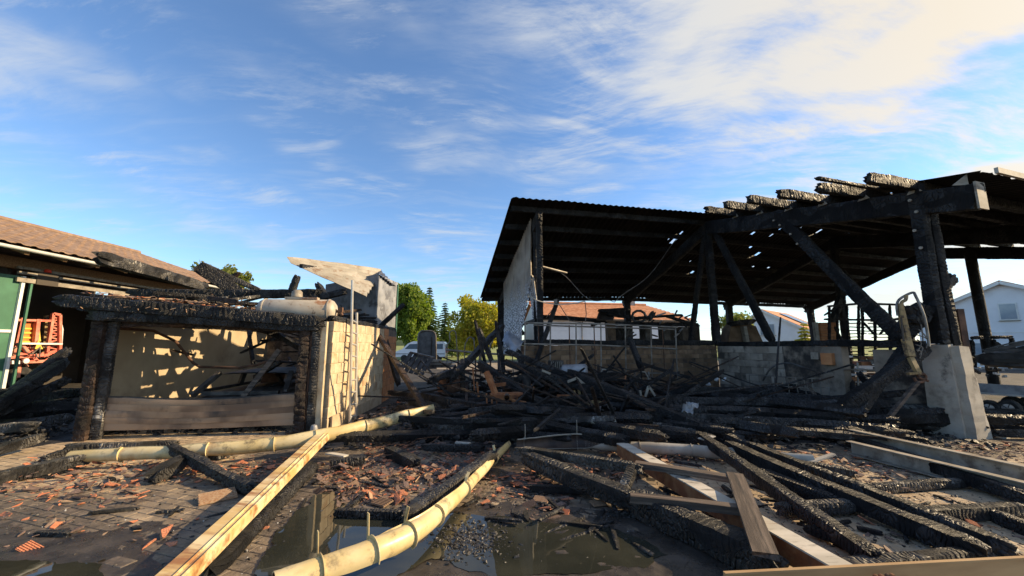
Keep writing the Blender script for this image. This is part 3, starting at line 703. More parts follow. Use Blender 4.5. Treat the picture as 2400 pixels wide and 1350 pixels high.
# pier
pier = thing('concrete_pier', BP(SM, -5.6), 'pale tapered concrete pier carrying the charred near post', 'pier')
def pier_block(s0, s1, q0, q1, z1, tap, m, name):
    b = MB(); nz = 16; vs = []
    for k in range(nz + 1):
        z = z1 * k / nz; e = tap * (1 - k / nz)
        top = k == nz
        for (s, q) in ((s0 - e * .3, q0 - e), (s1 + e, q0 - e), (s1 + e, q1 + e), (s0 - e * .3, q1 + e)):
            vs.append(BP(s + .014 * noise.noise(V((s * 9, q * 9, z * 6))) + .01 * noise.noise(V((s * 9, q * 9, z * 17))), q + .014 * noise.noise(V((s * 9, q * 9 + 4, z * 7))), z + (.06 * noise.noise(V((s * 9, q * 9, 1))) if top else 0)))
    fs = [(k * 4 + i, k * 4 + (i + 1) % 4, k * 4 + 4 + (i + 1) % 4, k * 4 + 4 + i) for k in range(nz) for i in range(4)] + [(3, 2, 1, 0), tuple(nz * 4 + i for i in range(4))]
    b.add(vs, fs); b.build(name, m, pier)
pier_block(SM - .13, SM + .03, -5.74, -5.34, 1.60, .03, 'concrete', 'column')
pier_block(SM - .07, SM + .22, -5.86, -5.5, 1.58, .04, 'concrete', 'buttress')
pier_block(SM + .23, SM + .33, -5.84, -5.55, 1.02, .05, 'concrete', 'toe')
pb2 = MB(); pb2.bar(BP(SM + .36, -5.72, 1.03), BP(SM + .37, -5.72, 2.25), .12, .12); pb2.build('steel_plate', 'rust_dark', pier)
# ================================================================ GARAGE
FL, FR, BRm, BR, BL = V((-7.42, 6.85, 0)), V((-3.58, 7.45, 0)), V((-3.72, 11.0, 0)), V((-3.86, 12.6, 0)), V((-7.9, 12.4, 0))
gd = (FR - FL).normalized(); gn = V((-gd.y, gd.x, 0)); ZU = V((0, 0, 1))
gar = thing('burnt_garage', (FL + FR) / 2, 'burnt garage with a sagging sectional door and cream block side wall', 'garage')
sw = MB(); sw.bar(FL + V((-.05, .15, 1.0)), BL + V((0, 0, 1.0)), .16, 2.0); sw.build('inner_wall', 'wall_cream', gar)
sw = MB(); sw.bar(BL + V((.1, .05, 1.0)), BR + V((-.1, -.05, 1.0)), .16, 2.0); sw.build('back_wall', 'concrete_soot', gar)
brick_wall(gar, FR + V((-.02, .12, 0)), BRm, 2.06, .333, .206, .2, 'brick_cream', 'mortar_cream', 31, z_top=lambda s: 2.2 - .12 * max(0, noise.noise(V((s * 2.1, 5, 0)))) - .22 * (s > 2.6))
brick_wall(gar, BRm + V((0, .02, 0)), BR, 2.06, .333, .206, .2, 'brick_orange', 'mortar', 32, z_top=lambda s: 2.1 - .18 * s)
fl = MB(); fl.add([FL + V((.05, .05, -.004)), FR + V((-.1, .05, -.004)), BR + V((-.1, 0, -.004)), BL + V((.1, 0, -.004))], [(0, 1, 2, 3)]); fl.build('floor', 'yard', gar)
pl_ = MB(); pl_.bar(BRm * .98 + FR * .02 + V((.125, -.05, .12)), FR + V((.125, .2, .12)), .03, .24); pl_.build('plinth', 'mortar_cream', gar)
# front posts
timber('post', FL + gd * .14 - gn * .05, FL + gd * .14 - gn * .05 + ZU * 2.0, .20, .2, 'char_brown', gar, ragged=(0, 0), up=gd)
timber('post', FL + gd * .32 - gn * .02, FL + gd * .32 - gn * .02 + ZU * 2.0, .09, .16, 'char_ash', gar, ragged=(0, 0), cell=.045, up=gd)
timber('post', FR - gd * .33 - gn * .02, FR - gd * .33 - gn * .02 + ZU * 2.0, .22, .2, 'char_brown', gar, ragged=(0, 0), up=gd)
timber('post', FR - gd * .14 - gn * .06, FR - gd * .14 - gn * .06 + ZU * 2.05, .10, .15, 'char_ash', gar, ragged=(0, 0), cell=.045, up=gd)
tb = MB(); tb.bar(FR - gd * .03 - gn * .035 + ZU * .0, FR - gd * .03 - gn * .035 + ZU * 2.04, .10, .12, up=gd); tb.build('corner_strip', 'brick_cream', gar)
tb = MB(); tb.bar(FR - gd * .235 - gn * .06, FR - gd * .235 - gn * .06 + ZU * 2.0, .04, .03, up=gd); tb.build('door_track', 'rust_dark', gar)
# lintel beams
timber('lintel', FL - gd * .55 - gn * .14 + ZU * 2.36, FR + gd * .02 - gn * .12 + ZU * 2.04, .20, .22, 'char', gar, cell=.08, wob=.02)
timber('lintel', FL - gd * .05 - gn * .08 + ZU * 2.11, FR + gd * .0 - gn * .06 + ZU * 1.95, .24, .17, 'char', gar, cell=.08, wob=.025)
timber('lintel', FL - gd * .5 + gn * .25 + ZU * 2.3, FR - gd * .3 + gn * .3 + ZU * 2.0, .18, .18, 'char', gar, cell=.1, wob=.025)
timber('lintel', FL + gd * .4 + gn * .02 + ZU * 2.0, FR - gd * .1 + gn * .02 + ZU * 1.88, .1, .1, 'char_brown', gar, cell=.1, wob=.03)
timber('wall_plate', FR + V((0, .1, 2.12)), BR + V((.02, 0, 2.06)), .18, .12, 'char', gar, cell=.08)
timber('wall_plate', FL + V((0, .1, 2.06)), BL + V((.02, 0, 2.04)), .18, .12, 'char', gar, cell=.1)
# charred roof boards along the front
for k in range(5):
    t0, t1 = (0, .86) if k % 3 == 0 else (.06 * k, .8) if k % 3 == 1 else (.0, .55)
    a = FL.lerp(FR, t0) + gn * (.12 + .24 * k) + ZU * (2.44 - .30 * t0 + .01 * (k % 2)); b = FL.lerp(FR, t1) + gn * (.10 + .24 * k) + ZU * (2.44 - .30 * t1 + .01 * (k % 2))
    timber('roof_board', a, b, .22, .035, 'char', gar, cell=.1, groove=.004, wob=.012)
# burnt rafters
gr = random.Random(41)
for k in range(8):
    t = (k + .5) / 8; a = FL.lerp(FR, t) + gn * .2 + ZU * (2.33 - .26 * t); b = BL.lerp(BR, t + gr.uniform(-.25, .25)) + ZU * 2.2
    e = gr.choice([1, 1, .55, .8, 1, .4]); b = a.lerp(b, e) + V((gr.uniform(-.25, .25), 0, -.9 * (1 - e) * gr.random()))
    timber('rafter', a, b, .11, .15, 'char', gar, cell=.09)
for (a, b, w_) in [((-7.4, 9.2, 2.3), (-5.2, 8.9, 2.45), .14), ((-6.8, 10.6, 2.35), (-3.8, 10.9, 2.2), .16), ((-7.6, 11.6, 2.3), (-5.6, 11.4, 2.3), .15), ((-5.6, 8.2, 2.1), (-4.2, 9.9, .95), .12), ((-6.0, 9.0, 2.15), (-4.0, 8.2, 1.25), .10), ((-7.0, 10.2, 2.2), (-6.2, 9.4, 1.1), .08), ((-5.0, 9.4, 2.3), (-4.2, 8.4, 1.5), .1)]:
    timber('rafter', a, b, w_, w_ * 1.1, 'char', gar, cell=.09)
lc = MB()
for k in range(5):
    a = V((-6.2 + .22 * k, 8.6 + .1 * k, 2.05)); lc.bar(a, a + V((1.5, .9 + .1 * k, -.55)), .09, .025)
lc.build('fallen_battens', 'char_brown', gar)
bd = MB(); bd.bar(W(655, 820, 7.7), W(570, 930, 7.5), .10, .03, up=(0, -1, 0)); bd.build('loose_board', 'scorch', gar)
# bent track
tk = MB(); tk.tube([W(222, 934, 6.95), W(236, 830, 6.95), W(241, 795, 6.97), W(250, 777, 7.0), W(272, 769, 7.1), W(360, 775, 7.8), W(412, 800, 8.2), W(452, 850, 8.4), W(468, 860, 8.3), W(560, 862, 8.2), W(600, 856, 8.2), W(640, 842, 8.2)], .028, 8); tk.build('bent_track', 'rust_dark', gar, smooth=True)
timber('rail', W(358, 812, 8.4), W(455, 832, 8.8), .05, .05, 'char_brown', gar)
# wreckage filling the right half of the garage
wr = random.Random(29)
for k in range(46):
    a = V((wr.uniform(-5.9, -3.9), wr.uniform(8.4, 12.2), wr.uniform(.5, 2.0))); d = V((wr.gauss(0, .7), wr.gauss(0, .6), wr.gauss(-.1, .45))).normalized() * wr.uniform(.4, 1.4)
    b_ = a + d
    if not (-7.2 < b_.x < -3.85 and 7.9 < b_.y < 12.2 and .1 < b_.z < 2.2): continue
    timber('fallen_batten', a, b_, wr.uniform(.03, .09), wr.uniform(.03, .09), wr.choice(['char', 'char', 'char_brown']), gar, cell=.08, n=8)
# sectional door
for k in range(5):
    b = MB(); zb, zt_ = .14 + .112 * k, .14 + .112 * (k + 1) - .004
    def fn(a, c, zb=zb, zt_=zt_):
        sagk = math.sin(a * math.pi) ** 1.3
        z = zb + (zt_ - zb) * c - .055 * sagk * (k / 4) - .015 * sagk
        bul = .003 * math.sin(c * math.pi) + .05 * sagk * math.sin(k / 5 * 3) + .02 * noise.noise(V((a * 5, z * 4, 0)))
        return FL + gd * (.40 + a * 3.06) - gn * (.02 + bul) + ZU * z
    b.grid(fn, 30, 4)
    b.grid(lambda a, c, fn=fn: fn(a, c) + gn * .03, 30, 1)
    b.build('door_section', 'door_panel', gar, smooth=True)
ed = MB(); ed.sweep([FL + gd * (.40 + 3.06 * a / 12) - gn * .0 + ZU * (.702 - .07 * math.sin(a / 12 * math.pi) ** 1.3) for a in range(13)], [(-.03, -.012), (.03, -.012), (.03, .012), (-.03, .012)]); ed.build('door_edge', 'soot_metal', gar)
jk = MB(); jk.lathe([(0, .16), (.05, .14), (.07, .08), (.06, .03), (.05, 0)], 10, Matrix.Translation(FR + V((.0, -.2, .02)))); jk.build('burnt_bucket', 'ash_grey', origin=FR + V((0, -.2, 0)), smooth=True, label='small ash grey lump at the foot of the garage right post', cat='pail')
ln = MB(); ln.tube([W(770, 958, 8.35) + V((0.0, .0, .0)), W(765, 964, 8.3), W(770, 970, 8.3), W(768, 985, 8.3), W(766, 995, 8.25)], .012, 6); ln.build('wall_ring', 'rust_dark', gar)

# burnt car
def car_shell(root, M, L, w_, h, mbody, profile, belt, green, wheels=None, glass=None, mg='soot_metal'):
    """profile: list of (x, zlow, ztop) along the car; green: list of (x, z) of the roof line"""
    b = MB(); n = 10; prev = None; vs = []
    for (x, z0, z1, hw) in profile:
        ring = []
        for k in range(n + 1):
            t = k / n; y = -hw + 2 * hw * t; e = abs(2 * t - 1)
            ring.append(V((x, y, z1 - (z1 - z0) * .16 * e ** 4)))
        for k in range(n + 1):
            t = 1 - k / n; y = (-hw + 2 * hw * t) * .97; ring.append(V((x, y, z0 + (z1 - z0) * (.0 if abs(2 * t - 1) < .95 else .12))))
        vs.append(ring)
    m = len(vs[0]); fl_ = [M @ p for r in vs for p in r]
    fs = [(i * m + k, i * m + (k + 1) % m, (i + 1) * m + (k + 1) % m, (i + 1) * m + k) for i in range(len(vs) - 1) for k in range(m)]
    fs += [tuple(range(m))[::-1], tuple((len(vs) - 1) * m + k for k in range(m))]
    b.add(fl_, fs); b.build('body', mbody, root, smooth=True)
    b = MB(); hw = w_ / 2 * .80
    x0, x1 = green[1][0], green[2][0]; zt = green[1][1]
    b.grid(lambda a, c: M @ V((x0 + (x1 - x0) * a, (c - .5) * 2 * hw, zt + .05 * math.sin(a * math.pi) - .05 * abs(2 * c - 1) ** 3)), 10, 8)
    b.grid(lambda a, c: M @ V((x0 + (x1 - x0) * a, (c - .5) * 2 * hw, zt - .03 + .05 * math.sin(a * math.pi) - .05 * abs(2 * c - 1) ** 3)), 10, 8)
    b.build('roof', mbody, root, smooth=True)
    for sy in (-1, 1):
        for (xa, za), (xb, zb) in ((green[0], green[1]), (green[3], green[2]), (((x0 + x1) / 2 - .08, belt), ((x0 + x1) / 2, zt))):
            b = MB(); b.bar(M @ V((xa, sy * w_ / 2 * .93, za)), M @ V((xb, sy * hw * .98, zb)), .09, .08); b.build('pillar', mbody, root)
        for zz, yy in ((belt + .01, w_ / 2 * .94),):
            b = MB(); b.bar(M @ V((green[0][0], sy * yy, zz)), M @ V((green[3][0], sy * yy, zz)), .05, .06); b.build('sill', mbody, root)
CL = 4.0
def burnt_profile(): return [(-2.0, .35, .75, .74), (-1.9, .25, .86, .82), (-1.3, .25, .93, .85), (-.3, .22, .92, .86), (.9, .22, .92, .86), (1.3, .22, .9, .84), (1.85, .25, .82, .80), (2.0, .35, .70, .70)]
car = thing('burnt_car', (-5.75, 9.5, 0), 'burnt out car shell without glass inside the garage', 'car')
Mc = Matrix.Translation((-5.60, 9.6, .03)) @ Matrix.Rotation(math.radians(-82), 4, 'Z') @ Matrix.Diagonal((1, 1.05, .70, 1))
car_shell(car, Mc, CL, 1.7, 1.4, 'burnt_body', burnt_profile(), .92, [(-1.3, .9), (-.7, 1.42), (1.30, 1.42), (1.86, .86)])
for (x, y) in ((-1.25, .72), (-1.25, -.72), (1.25, .72), (1.25, -.72)):
    b = MB(); b.lathe([(.12, -.09), (.27, -.09), (.29, -.04), (.29, .04), (.27, .09), (.12, .09)], 18, Mc @ Matrix.Translation((x, y, .30)) @ Matrix.Rotation(math.pi / 2, 4, 'X')); b.build('wheel', 'rust_dark', car, smooth=True)
cm = MB(); cm.bar(Mc @ V((1.80, -.66, .90)), Mc @ V((1.80, .66, .90)), .10, .07); cm.build('dashboard', 'soot_metal', car)
for y in (-.38, .38):
    b = MB(); b.grid(lambda a, c: Mc @ V((-.25 - .25 * a, y + (c - .5) * .5, .5 + .7 * a)), 4, 4); b.tube([Mc @ V((-.5, y - .22, 1.15)), Mc @ V((-.55, y, 1.25)), Mc @ V((-.5, y + .22, 1.15))], .02, 6); b.build('seat_frame', 'rust_dark', car)

# ---- things lying on the burnt garage
timber('charred_rafter', W(222, 600, 7.3), W(484, 676, 10.9), .22, .26, 'char_ash', label='long scaly charred rafter slanting up from the garage in front of the tiled roof', cat='rafter', cell=.045)
timber('charred_rafter', W(300, 690, 8.9), W(757, 688, 9.3), .20, .21, 'char', label='thick black rafter lying level along the garage top behind the tank', cat='rafter')
timber('charred_rafter', W(735, 700, 9.4), W(812, 682, 9.0), .13, .15, 'char', label='short black timber whose tip touches the ladder top', cat='timber')
timber('charred_rafter', W(462, 622, 9.0), W(565, 690, 9.4), .09, .30, 'char', label='wide black split timber leaning up before the left tree', cat='timber')
timber('charred_rafter', W(470, 618, 9.2), W(612, 684, 9.6), .12, .13, 'char_ash', label='thin scaly timber crossing above the wide split one on the garage', cat='timber', cell=.05)
timber('charred_rafter', W(520, 668, 9.6), W(562, 638, 9.5), .12, .10, 'char_brown', label='short brown timber end poking up beside the crossed timbers', cat='timber')
timber('charred_rafter', W(681, 690, 9.2), W(699, 644, 9.2), .14, .14, 'char', label='black post stub standing upright behind the white tank', cat='timber')
timber('charred_rafter', W(742, 662, 10.5), W(764, 705, 10.4), .15, .15, 'char', label='black timber stub leaning on the hopper front', cat='timber')
timber('charred_rafter', W(210, 700, 8.3), W(300, 705, 8.5), .15, .16, 'char', label='black timber stump end on the garage left corner', cat='timber')
timber('charred_rafter', W(160, 845, 8.0), W(-60, 985, 6.6), .16, .18, 'char', label='black timber sloping down left of the garage, highest of three', cat='timber')
timber('charred_rafter', W(165, 885, 7.8), W(-20, 975, 6.9), .13, .15, 'char', label='black timber sloping down left of the garage, lowest of three', cat='timber')
timber('charred_rafter', W(165, 815, 8.4), W(20, 925, 7.4), .14, .16, 'char', label='black timber leaning by the red machine below the shed door', cat='timber')
timber('charred_rafter', W(140, 905, 7.6), W(-50, 935, 7.2), .15, .15, 'char', label='black timber lying level in the heap left of the garage', cat='timber')
tank = thing('steel_tank', W(695, 752, 8.15), 'white rust-streaked horizontal tank on top of the garage corner', 'tank')
ta, tb_ = W(616, 728, 7.75), W(778, 729, 8.0); TR = frame(ta, tb_).to_4x4(); TL = (tb_ - ta).length; tr_ = .235
b = MB(); b.lathe([(0, -.10), (tr_ * .55, -.085), (tr_ * .88, -.03), (tr_, .03), (tr_, TL - .03), (tr_ * .88, TL + .03), (tr_ * .55, TL + .085), (0, TL + .10)], 28, Matrix.Translation(ta) @ TR @ Matrix.Rotation(math.pi / 2, 4, 'Y')); b.build('shell', 'tank', tank, smooth=True)
for x in (.05, TL - .05):
    b = MB(); b.lathe([(tr_ + .002, -.015), (tr_ + .010, -.012), (tr_ + .010, .012), (tr_ + .002, .015)], 28, Matrix.Translation(ta) @ TR @ Matrix.Translation((x, 0, 0)) @ Matrix.Rotation(math.pi / 2, 4, 'Y')); b.build('weld_band', 'tank', tank, smooth=True)
b = MB(); b.box(ta.lerp(tb_, .55) + V((0, 0, tr_ + .02)), (.62, .16, .045), rz=.15); b.build('mounting_plate', 'tank', tank)
b = MB(); c_ = ta.lerp(tb_, .42) + V((0, .12, tr_ + .06)); b.lathe([(0, .16), (.06, .15), (.10, .11), (.11, .0)], 14, Matrix.Translation(c_)); b.build('dome_cap', 'beam_grey', tank, smooth=True)
b = MB(); b.tube([tb_ + V((.06, 0, 0)), tb_ + V((.2, -.03, -.02)), tb_ + V((.24, -.05, -.10))], .03, 8); b.box(tb_ + V((.2, -.03, .02)), (.08, .06, .10)); b.build('valve', 'rust_dark', tank)
for t in (.2, .8):
    b = MB(); p = ta.lerp(tb_, t); b.poly([p + V((-.12, -.13, -.2)), p + V((.12, -.13, -.2)), p + V((.08, -.13, -.33)), p + V((-.08, -.13, -.33))], (0, .26, 0)); b.build('saddle', 'soot_metal', tank)

# charred litter on the garage top
gl = random.Random(77)
for k in range(46):
    t = gl.uniform(.05, .98); dd = gl.uniform(-.05, 2.6); dd = dd if t < .5 else gl.uniform(1.9, 3.2); a = FL.lerp(FR, t) + gn * dd + ZU * (2.50 - .32 * t + .16 * gl.random())
    az = gl.gauss(.15, .7); L = gl.uniform(.3, 1.3); d = V((math.cos(az), math.sin(az), gl.gauss(.03, .13)))
    if (a + d * L).x > -3.5: d.x = -abs(d.x)
    if k % 6 == 0: d = V((gl.gauss(0, .4), gl.gauss(0, .4), 1)).normalized(); L *= .35
    timber('charred_batten', a, a + d * L, gl.uniform(.03, .10), gl.uniform(.03, .09), gl.choice(['char', 'char', 'char_ash', 'char_brown']), label='charred batten scrap lying on top of the burnt garage', cat='batten', group='charred batten scraps on the garage', cell=.05, n=8)
# ---- ladder
lad = thing('ladder', (-3.42, 8.3, 0), 'tall aluminium ladder leaning against the cream garage side wall', 'ladder')
la, lb = V((-3.33, 8.22, 0)), V((-3.45, 8.20, 2.98))
ra, rb = V((-3.31, 8.47, 0)), V((-3.42, 8.46, 2.30))
b = MB(); b.bar(la, lb, .03, .065, up=(0, 1, 0)); b.build('stile', 'alu', lad)
b = MB(); b.bar(ra, rb, .03, .065, up=(0, 1, 0)); b.build('stile', 'alu', lad)
for k in range(9):
    z = .12 + .25 * k; b = MB(); p, q = la.lerp(lb, z / 2.98), ra.lerp(rb, z / 2.35); b.tube([p, q], .019, 8); b.build('rung', 'alu', lad, smooth=True)

# ---- hopper cabinet behind the garage
hop = thing('hopper_cabinet', W(850, 800, 14), 'grey corrugated metal hopper with a bent roof sheet behind the garage', 'hopper')
h0, h1, h2 = W(757, 760, 13.7), W(880, 760, 13.3), W(927, 760, 15.4)
def corr(a, b_, z0, z1, name, m, per=.09, amp=.012, wave=None):
    a = V((a.x, a.y, 0)); b_ = V((b_.x, b_.y, 0)); L = (b_ - a).length; d = (b_ - a).normalized(); n_ = V((d.y, -d.x, 0)); n = int(L / per * 4)
    q = MB(); q.grid(lambda s, t: a + d * L * s + n_ * amp * (1 if int(s * n + .01) % 4 < 2 else -1) + V((0, 0, z0(s) + (z1(s) - z0(s)) * t)), n, 2)
    return q.build(name, m, hop)
zt0 = lambda s: 3.75 + .32 * s; zt1 = lambda s: 4.05 + .05 * s
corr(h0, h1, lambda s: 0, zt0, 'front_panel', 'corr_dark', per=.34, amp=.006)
corr(h1, h2, lambda s: 0, zt1, 'side_panel', 'corr_grey', per=.10)
corr(h0, V((h2.x - 1.9, h2.y + .1, 0)), lambda s: 0, lambda s: 3.75, 'side_panel', 'corr_grey', per=.10)
b = MB(); b.bar(V((h1.x + .012, h1.y - .012, 0)), V((h1.x + .012, h1.y - .012, 4.02)), .07, .07, up=(1, 0, 0)); b.build('corner_trim', 'corr_dark', hop)
b = MB(); b.bar(V((h2.x + .02, h2.y, 0)), V((h2.x + .02, h2.y, 4.0)), .10, .05, up=(1, 0, 0)); b.build('corner_trim', 'green', hop)
R0, R1, L0, L1 = W(894, 632, 14.6), W(858, 694, 12.2), W(672, 602, 11.6), W(682, 617, 11.3)
def bent(a, c):
    top = L0.lerp(R0, a) + V((0, 0, .03 * math.sin(a * math.pi))); bot = L1.lerp(R1, a)
    p = top.lerp(bot, c)
    return p + V((0, 0, .05 * math.sin(c * 2 * math.pi * 8) * (.25 + .75 * a) - .05 * math.sin(c * math.pi) * a + .02 * noise.noise(V((a * 4, c * 3, 0)))))
b = MB(); b.grid(bent, 36, 88); b.build('bent_roof_sheet', 'corr_warm', hop)
b = MB(); b.grid(lambda a, c: W(893, 634, 14.5).lerp(W(932, 674, 15.6), a).lerp(W(886, 641, 13.1).lerp(W(922, 668, 14.6), a), c) + V((0, 0, .03 * math.sin(a * 40))), 24, 8); b.build('roof_sheet', 'soot_metal', hop)
b = MB(); b.bar(L1 + V((.25, .1, -.06)), R0 + V((-1.0, -.4, -.25)), .10, .12); b.build('roof_purlin', 'char', hop)

# ================================================================ TILED SHED ON THE LEFT
shed = thing('tiled_shed', (-13.2, 10, 0), 'large farm shed with brown tiled roof and green sliding door', 'shed')
EX, EZ, RX, RZ, Y0, Y1 = -12.0, 3.97, -17.2, 5.72, 1.5, 17.3
tn, rowsn = int((Y1 - Y0) / .30), 15
sl = V((RX - EX, 0, RZ - EZ)); sln = sl.normalized(); up_ = V((sln.z, 0, -sln.x)) * -1
up_ = V((-sln.z, 0, sln.x)); up_ = up_ if up_.z > 0 else -up_
def tile_vf():
    q = MB()
    prof = [(-.155, .0), (-.10, .028), (-.04, .034), (.02, .008), (.09, .0), (.15, .012)]
    vs = []
    for (x, z) in prof: vs += [V((x, -.02, z + .022)), V((x, .38, z)), V((x, -.02, z - .006))]
    fs = []
    for i in range(5): fs += [(i * 3, i * 3 + 3, i * 3 + 4, i * 3 + 1), (i * 3 + 2, i * 3 + 5, i * 3 + 3, i * 3)]
    q.add(vs, fs); return q
tq = tile_vf(); tme = mesh_of('roof_tile', tq.v, tq.f, m='tile_brown')
tl = []
for i in range(rowsn):
    for j in range(tn):
        tl.append(((EX * 1 + sln.x * .345 * i), Y0 + .15 + .30 * j, EZ + .06 + sln.z * .345 * i))
tl.sort(key=lambda p: (V(p) - CAM).length if abs(px_of(p)[0] - 300) < 420 else 1e3)
Rt = Matrix((V((0, 1, 0)), sln, V((0, 1, 0)).cross(sln))).transposed()
if Rt.col[2].z < 0: Rt = Matrix((V((0, -1, 0)), sln, V((0, -1, 0)).cross(sln))).transposed()
tb3 = MB()
for k, p in enumerate(tl):
    p = V(p) + V((0, 0, gr.gauss(0, .004)))
    if k < 290:
        o = link('roof_tile', tme, parent=shed); o.matrix_basis = Matrix.Translation(p - OFF[shed.name]) @ Rt.to_4x4()
    else: tb3.add([Rt @ q + p for q in tq.v], tq.f)
tb3.build('roof_tile', 'tile_brown', shed, kind='stuff')
b = MB(); b.grid(lambda a, c: V((EX + (RX - EX) * a, Y0 + (Y1 - Y0) * c, EZ + (RZ - EZ) * a + .0)), 2, 2); b.build('roof_boards', 'dark_in', shed)
b = MB(); b.grid(lambda a, c: V((RX - 5.2 * a, Y0 + (Y1 - Y0) * c, RZ + .05 - 1.75 * a)), 2, 2); b.build('roof_slope', 'tile_brown', shed)
b = MB(); b.tube([V((RX, Y0, RZ + .07)), V((RX, Y1, RZ + .07))], .11, 8); b.build('ridge_tiles', 'tile_brown', shed)
prof = [(.075 * math.cos(a), .075 * math.sin(a)) for a in [math.pi + math.pi * i / 8 for i in range(9)]] + [(.068 * math.cos(a), .068 * math.sin(a)) for a in [2 * math.pi - math.pi * i / 8 for i in range(9)]]
b = MB(); b.sweep([V((EX + .09, Y0, EZ - .02)), V((EX + .09, Y1, EZ - .05))], prof); b.build('eave_gutter', 'white', shed, smooth=True)
for j in range(19):
    y = Y0 + .4 + .82 * j
    b = MB(); b.bar(V((EX + .03, y, EZ - .09)), V((RX, y, RZ - .09)), .10, .16); b.build('rafter', 'timber', shed)
b = MB(); b.bar(V((-13.2, 4, 3.75)), V((-13.2, Y1 - .1, 3.75)), .16, .3); b.build('wall_plate', 'timber', shed)
b = MB(); b.bar(V((-13.2, 10.1, 3.45)), V((-13.2, Y1 - .1, 3.45)), .10, .30); b.build('door_header', 'dark_in', shed)
for k, (z, x) in enumerate(((3.62, -12.98), (3.48, -12.93), (3.30, -12.95))):
    b = MB(); b.bar(V((x, 9.9, z)), V((x, Y1 - .2, z)), .05, .07 if k < 2 else .12); b.build('door_rail', 'beam_grey', shed)
b = MB(); b.bar(V((-13.05, 3, 1.7)), V((-13.05, 10.05, 1.7)), .06, 3.4); b.build('sliding_door', 'green', shed)
b = MB(); b.bar(V((-13.0, 10.07, 0)), V((-13.0, 10.07, 3.4)), .07, .08, up=(1, 0, 0)); b.build('door_frame', 'white', shed)
b = MB(); b.bar(V((-13.0, 6, 1.95)), V((-13.0, 10.02, 1.95)), .03, .07); b.build('door_frame', 'white', shed)
b = MB(); b.bar(V((-13.0, 8.1, .95)), V((-13.0, 9.85, .95)), .02, 1.7); b.build('door_leaf', 'green', shed)
b = MB(); b.bar(V((-12.98, 10.25, 0)), V((-12.98, 10.25, 3.4)), .05, .05, up=(1, 0, 0)); b.build('guide_post', 'green', shed)
b = MB(); b.box((-13.0, 10.55, 3.4), (.2, .5, .35)); b.build('motor_box', 'dark_in', shed)
b = MB(); b.lathe([(0, .1), (.06, .09), (.08, 0)], 10, Matrix.Translation((-12.9, 10.5, 3.58))); b.build('signal_lamp', 'skin_red', shed, smooth=True)
b = MB(); b.bar(V((-19, 3, 2.5)), V((-19, Y1, 2.5)), .2, 5.0); b.build('back_wall', 'dark_in', shed)
b = MB(); b.bar(V((-13.3, Y1 - .1, 1.9)), V((-21.5, Y1 - .1, 1.9)), .2, 3.8); b.build('end_wall', 'dark_in', shed)
b = MB(); b.poly([V((-13.3, Y1 - .2, 4.25)), V((-21.9, Y1 - .2, 4.05)), V((RX, Y1 - .2, RZ - .03))], (0, .18, 0)); b.build('gable', 'dark_in', shed)
b = MB(); b.bar(V((-13.3, 10.0, 1.9)), V((-19, 10.0, 1.9)), .12, 3.8); b.build('partition', 'dark_in', shed)

# red farm machine in the shed
mc = thing('red_farm_machine', V((-14.0, 11.6, 0)), 'red farm implement with yellow stripes and a warning triangle in the shed doorway', 'farm machine')
def P2(u, v, d=0.): 
    r = ray(u, v); return CAM + r * ((-13.75 - d) / r.x)
def mb_bar(pts, wd, name, m='red_paint', d=0.):
    for (a, c) in pts: b = MB(); b.bar(P2(*a, d), P2(*c, d), wd, wd, up=(1, 0, 0)); b.build(name, m, mc)
q = MB(); q.poly([P2(54, 752, .1), P2(84, 754, .1), P2(78, 804, .1), P2(46, 804, .1)], (-.06, 0, 0)); q.build('cover_panel', 'orange_paint', mc)
for v in (768, 778, 789, 799):
    q = MB(); q.poly([P2(53 - (v - 768) * .2, v, .07), P2(78, v + .5, .07), P2(77, v + 4.5, .07), P2(52 - (v - 768) * .2, v + 4, .07)], (-.02, 0, 0)); q.build('stripe', 'yellow_paint', mc)
mb_bar([((52, 745), (30, 840))], .09, 'side_beam'); mb_bar([((88, 748), (82, 805))], .09, 'side_beam'); mb_bar([((36, 750), (128, 752))], .06, 'top_beam')
mb_bar([((40, 805), (145, 806))], .05, 'cross_bar', 'white', -.1)
mb_bar([((124, 735), (110, 826)), ((140, 738), (140, 826)), ((124, 735), (140, 738)), ((110, 826), (140, 826))], .07, 'tower_frame')
zz = []
for k in range(7): zz += [((121 - k * 1.6, 742 + k * 12), (139, 748 + k * 12)), ((139, 748 + k * 12), (119 - k * 1.6, 754 + k * 12))]
mb_bar(zz, .035, 'lattice', d=.05)
mb_bar([((139, 745), (146, 772)), ((146, 772), (142, 824))], .035, 'hose_guard', 'white')
mb_bar([((108, 740), (100, 830))], .07, 'yellow_column', 'yellow_burnt', .25)
q = MB(); q.poly([P2(90, 797, -.1), P2(101, 818, -.1), P2(82, 818, -.1)], (-.02, 0, 0)); q.build('warning_triangle', 'yellow_paint', mc)
q = MB(); q.poly([P2(93, 770, .02), P2(96, 800, .02), P2(88, 800, .02)], (-.05, 0, 0)); q.build('guard', 'yellow_paint', mc)
mb_bar([((20, 850), (118, 846)), ((18, 838), (100, 832)), ((30, 826), (70, 835)), ((50, 810), (85, 846)), ((85, 812), (55, 846)), ((100, 835), (118, 828))], .08, 'lower_frame')
mr = random.Random(4); zz = []
for k in range(34):
    u, v = mr.uniform(22, 118), mr.uniform(808, 856); zz.append(((u, v), (u + mr.uniform(-16, 16), v + mr.uniform(-10, 10))))
mb_bar(zz, .03, 'linkage', 'red_paint', .05); mb_bar(zz[::3], .02, 'linkage', 'dark_in', -.08)
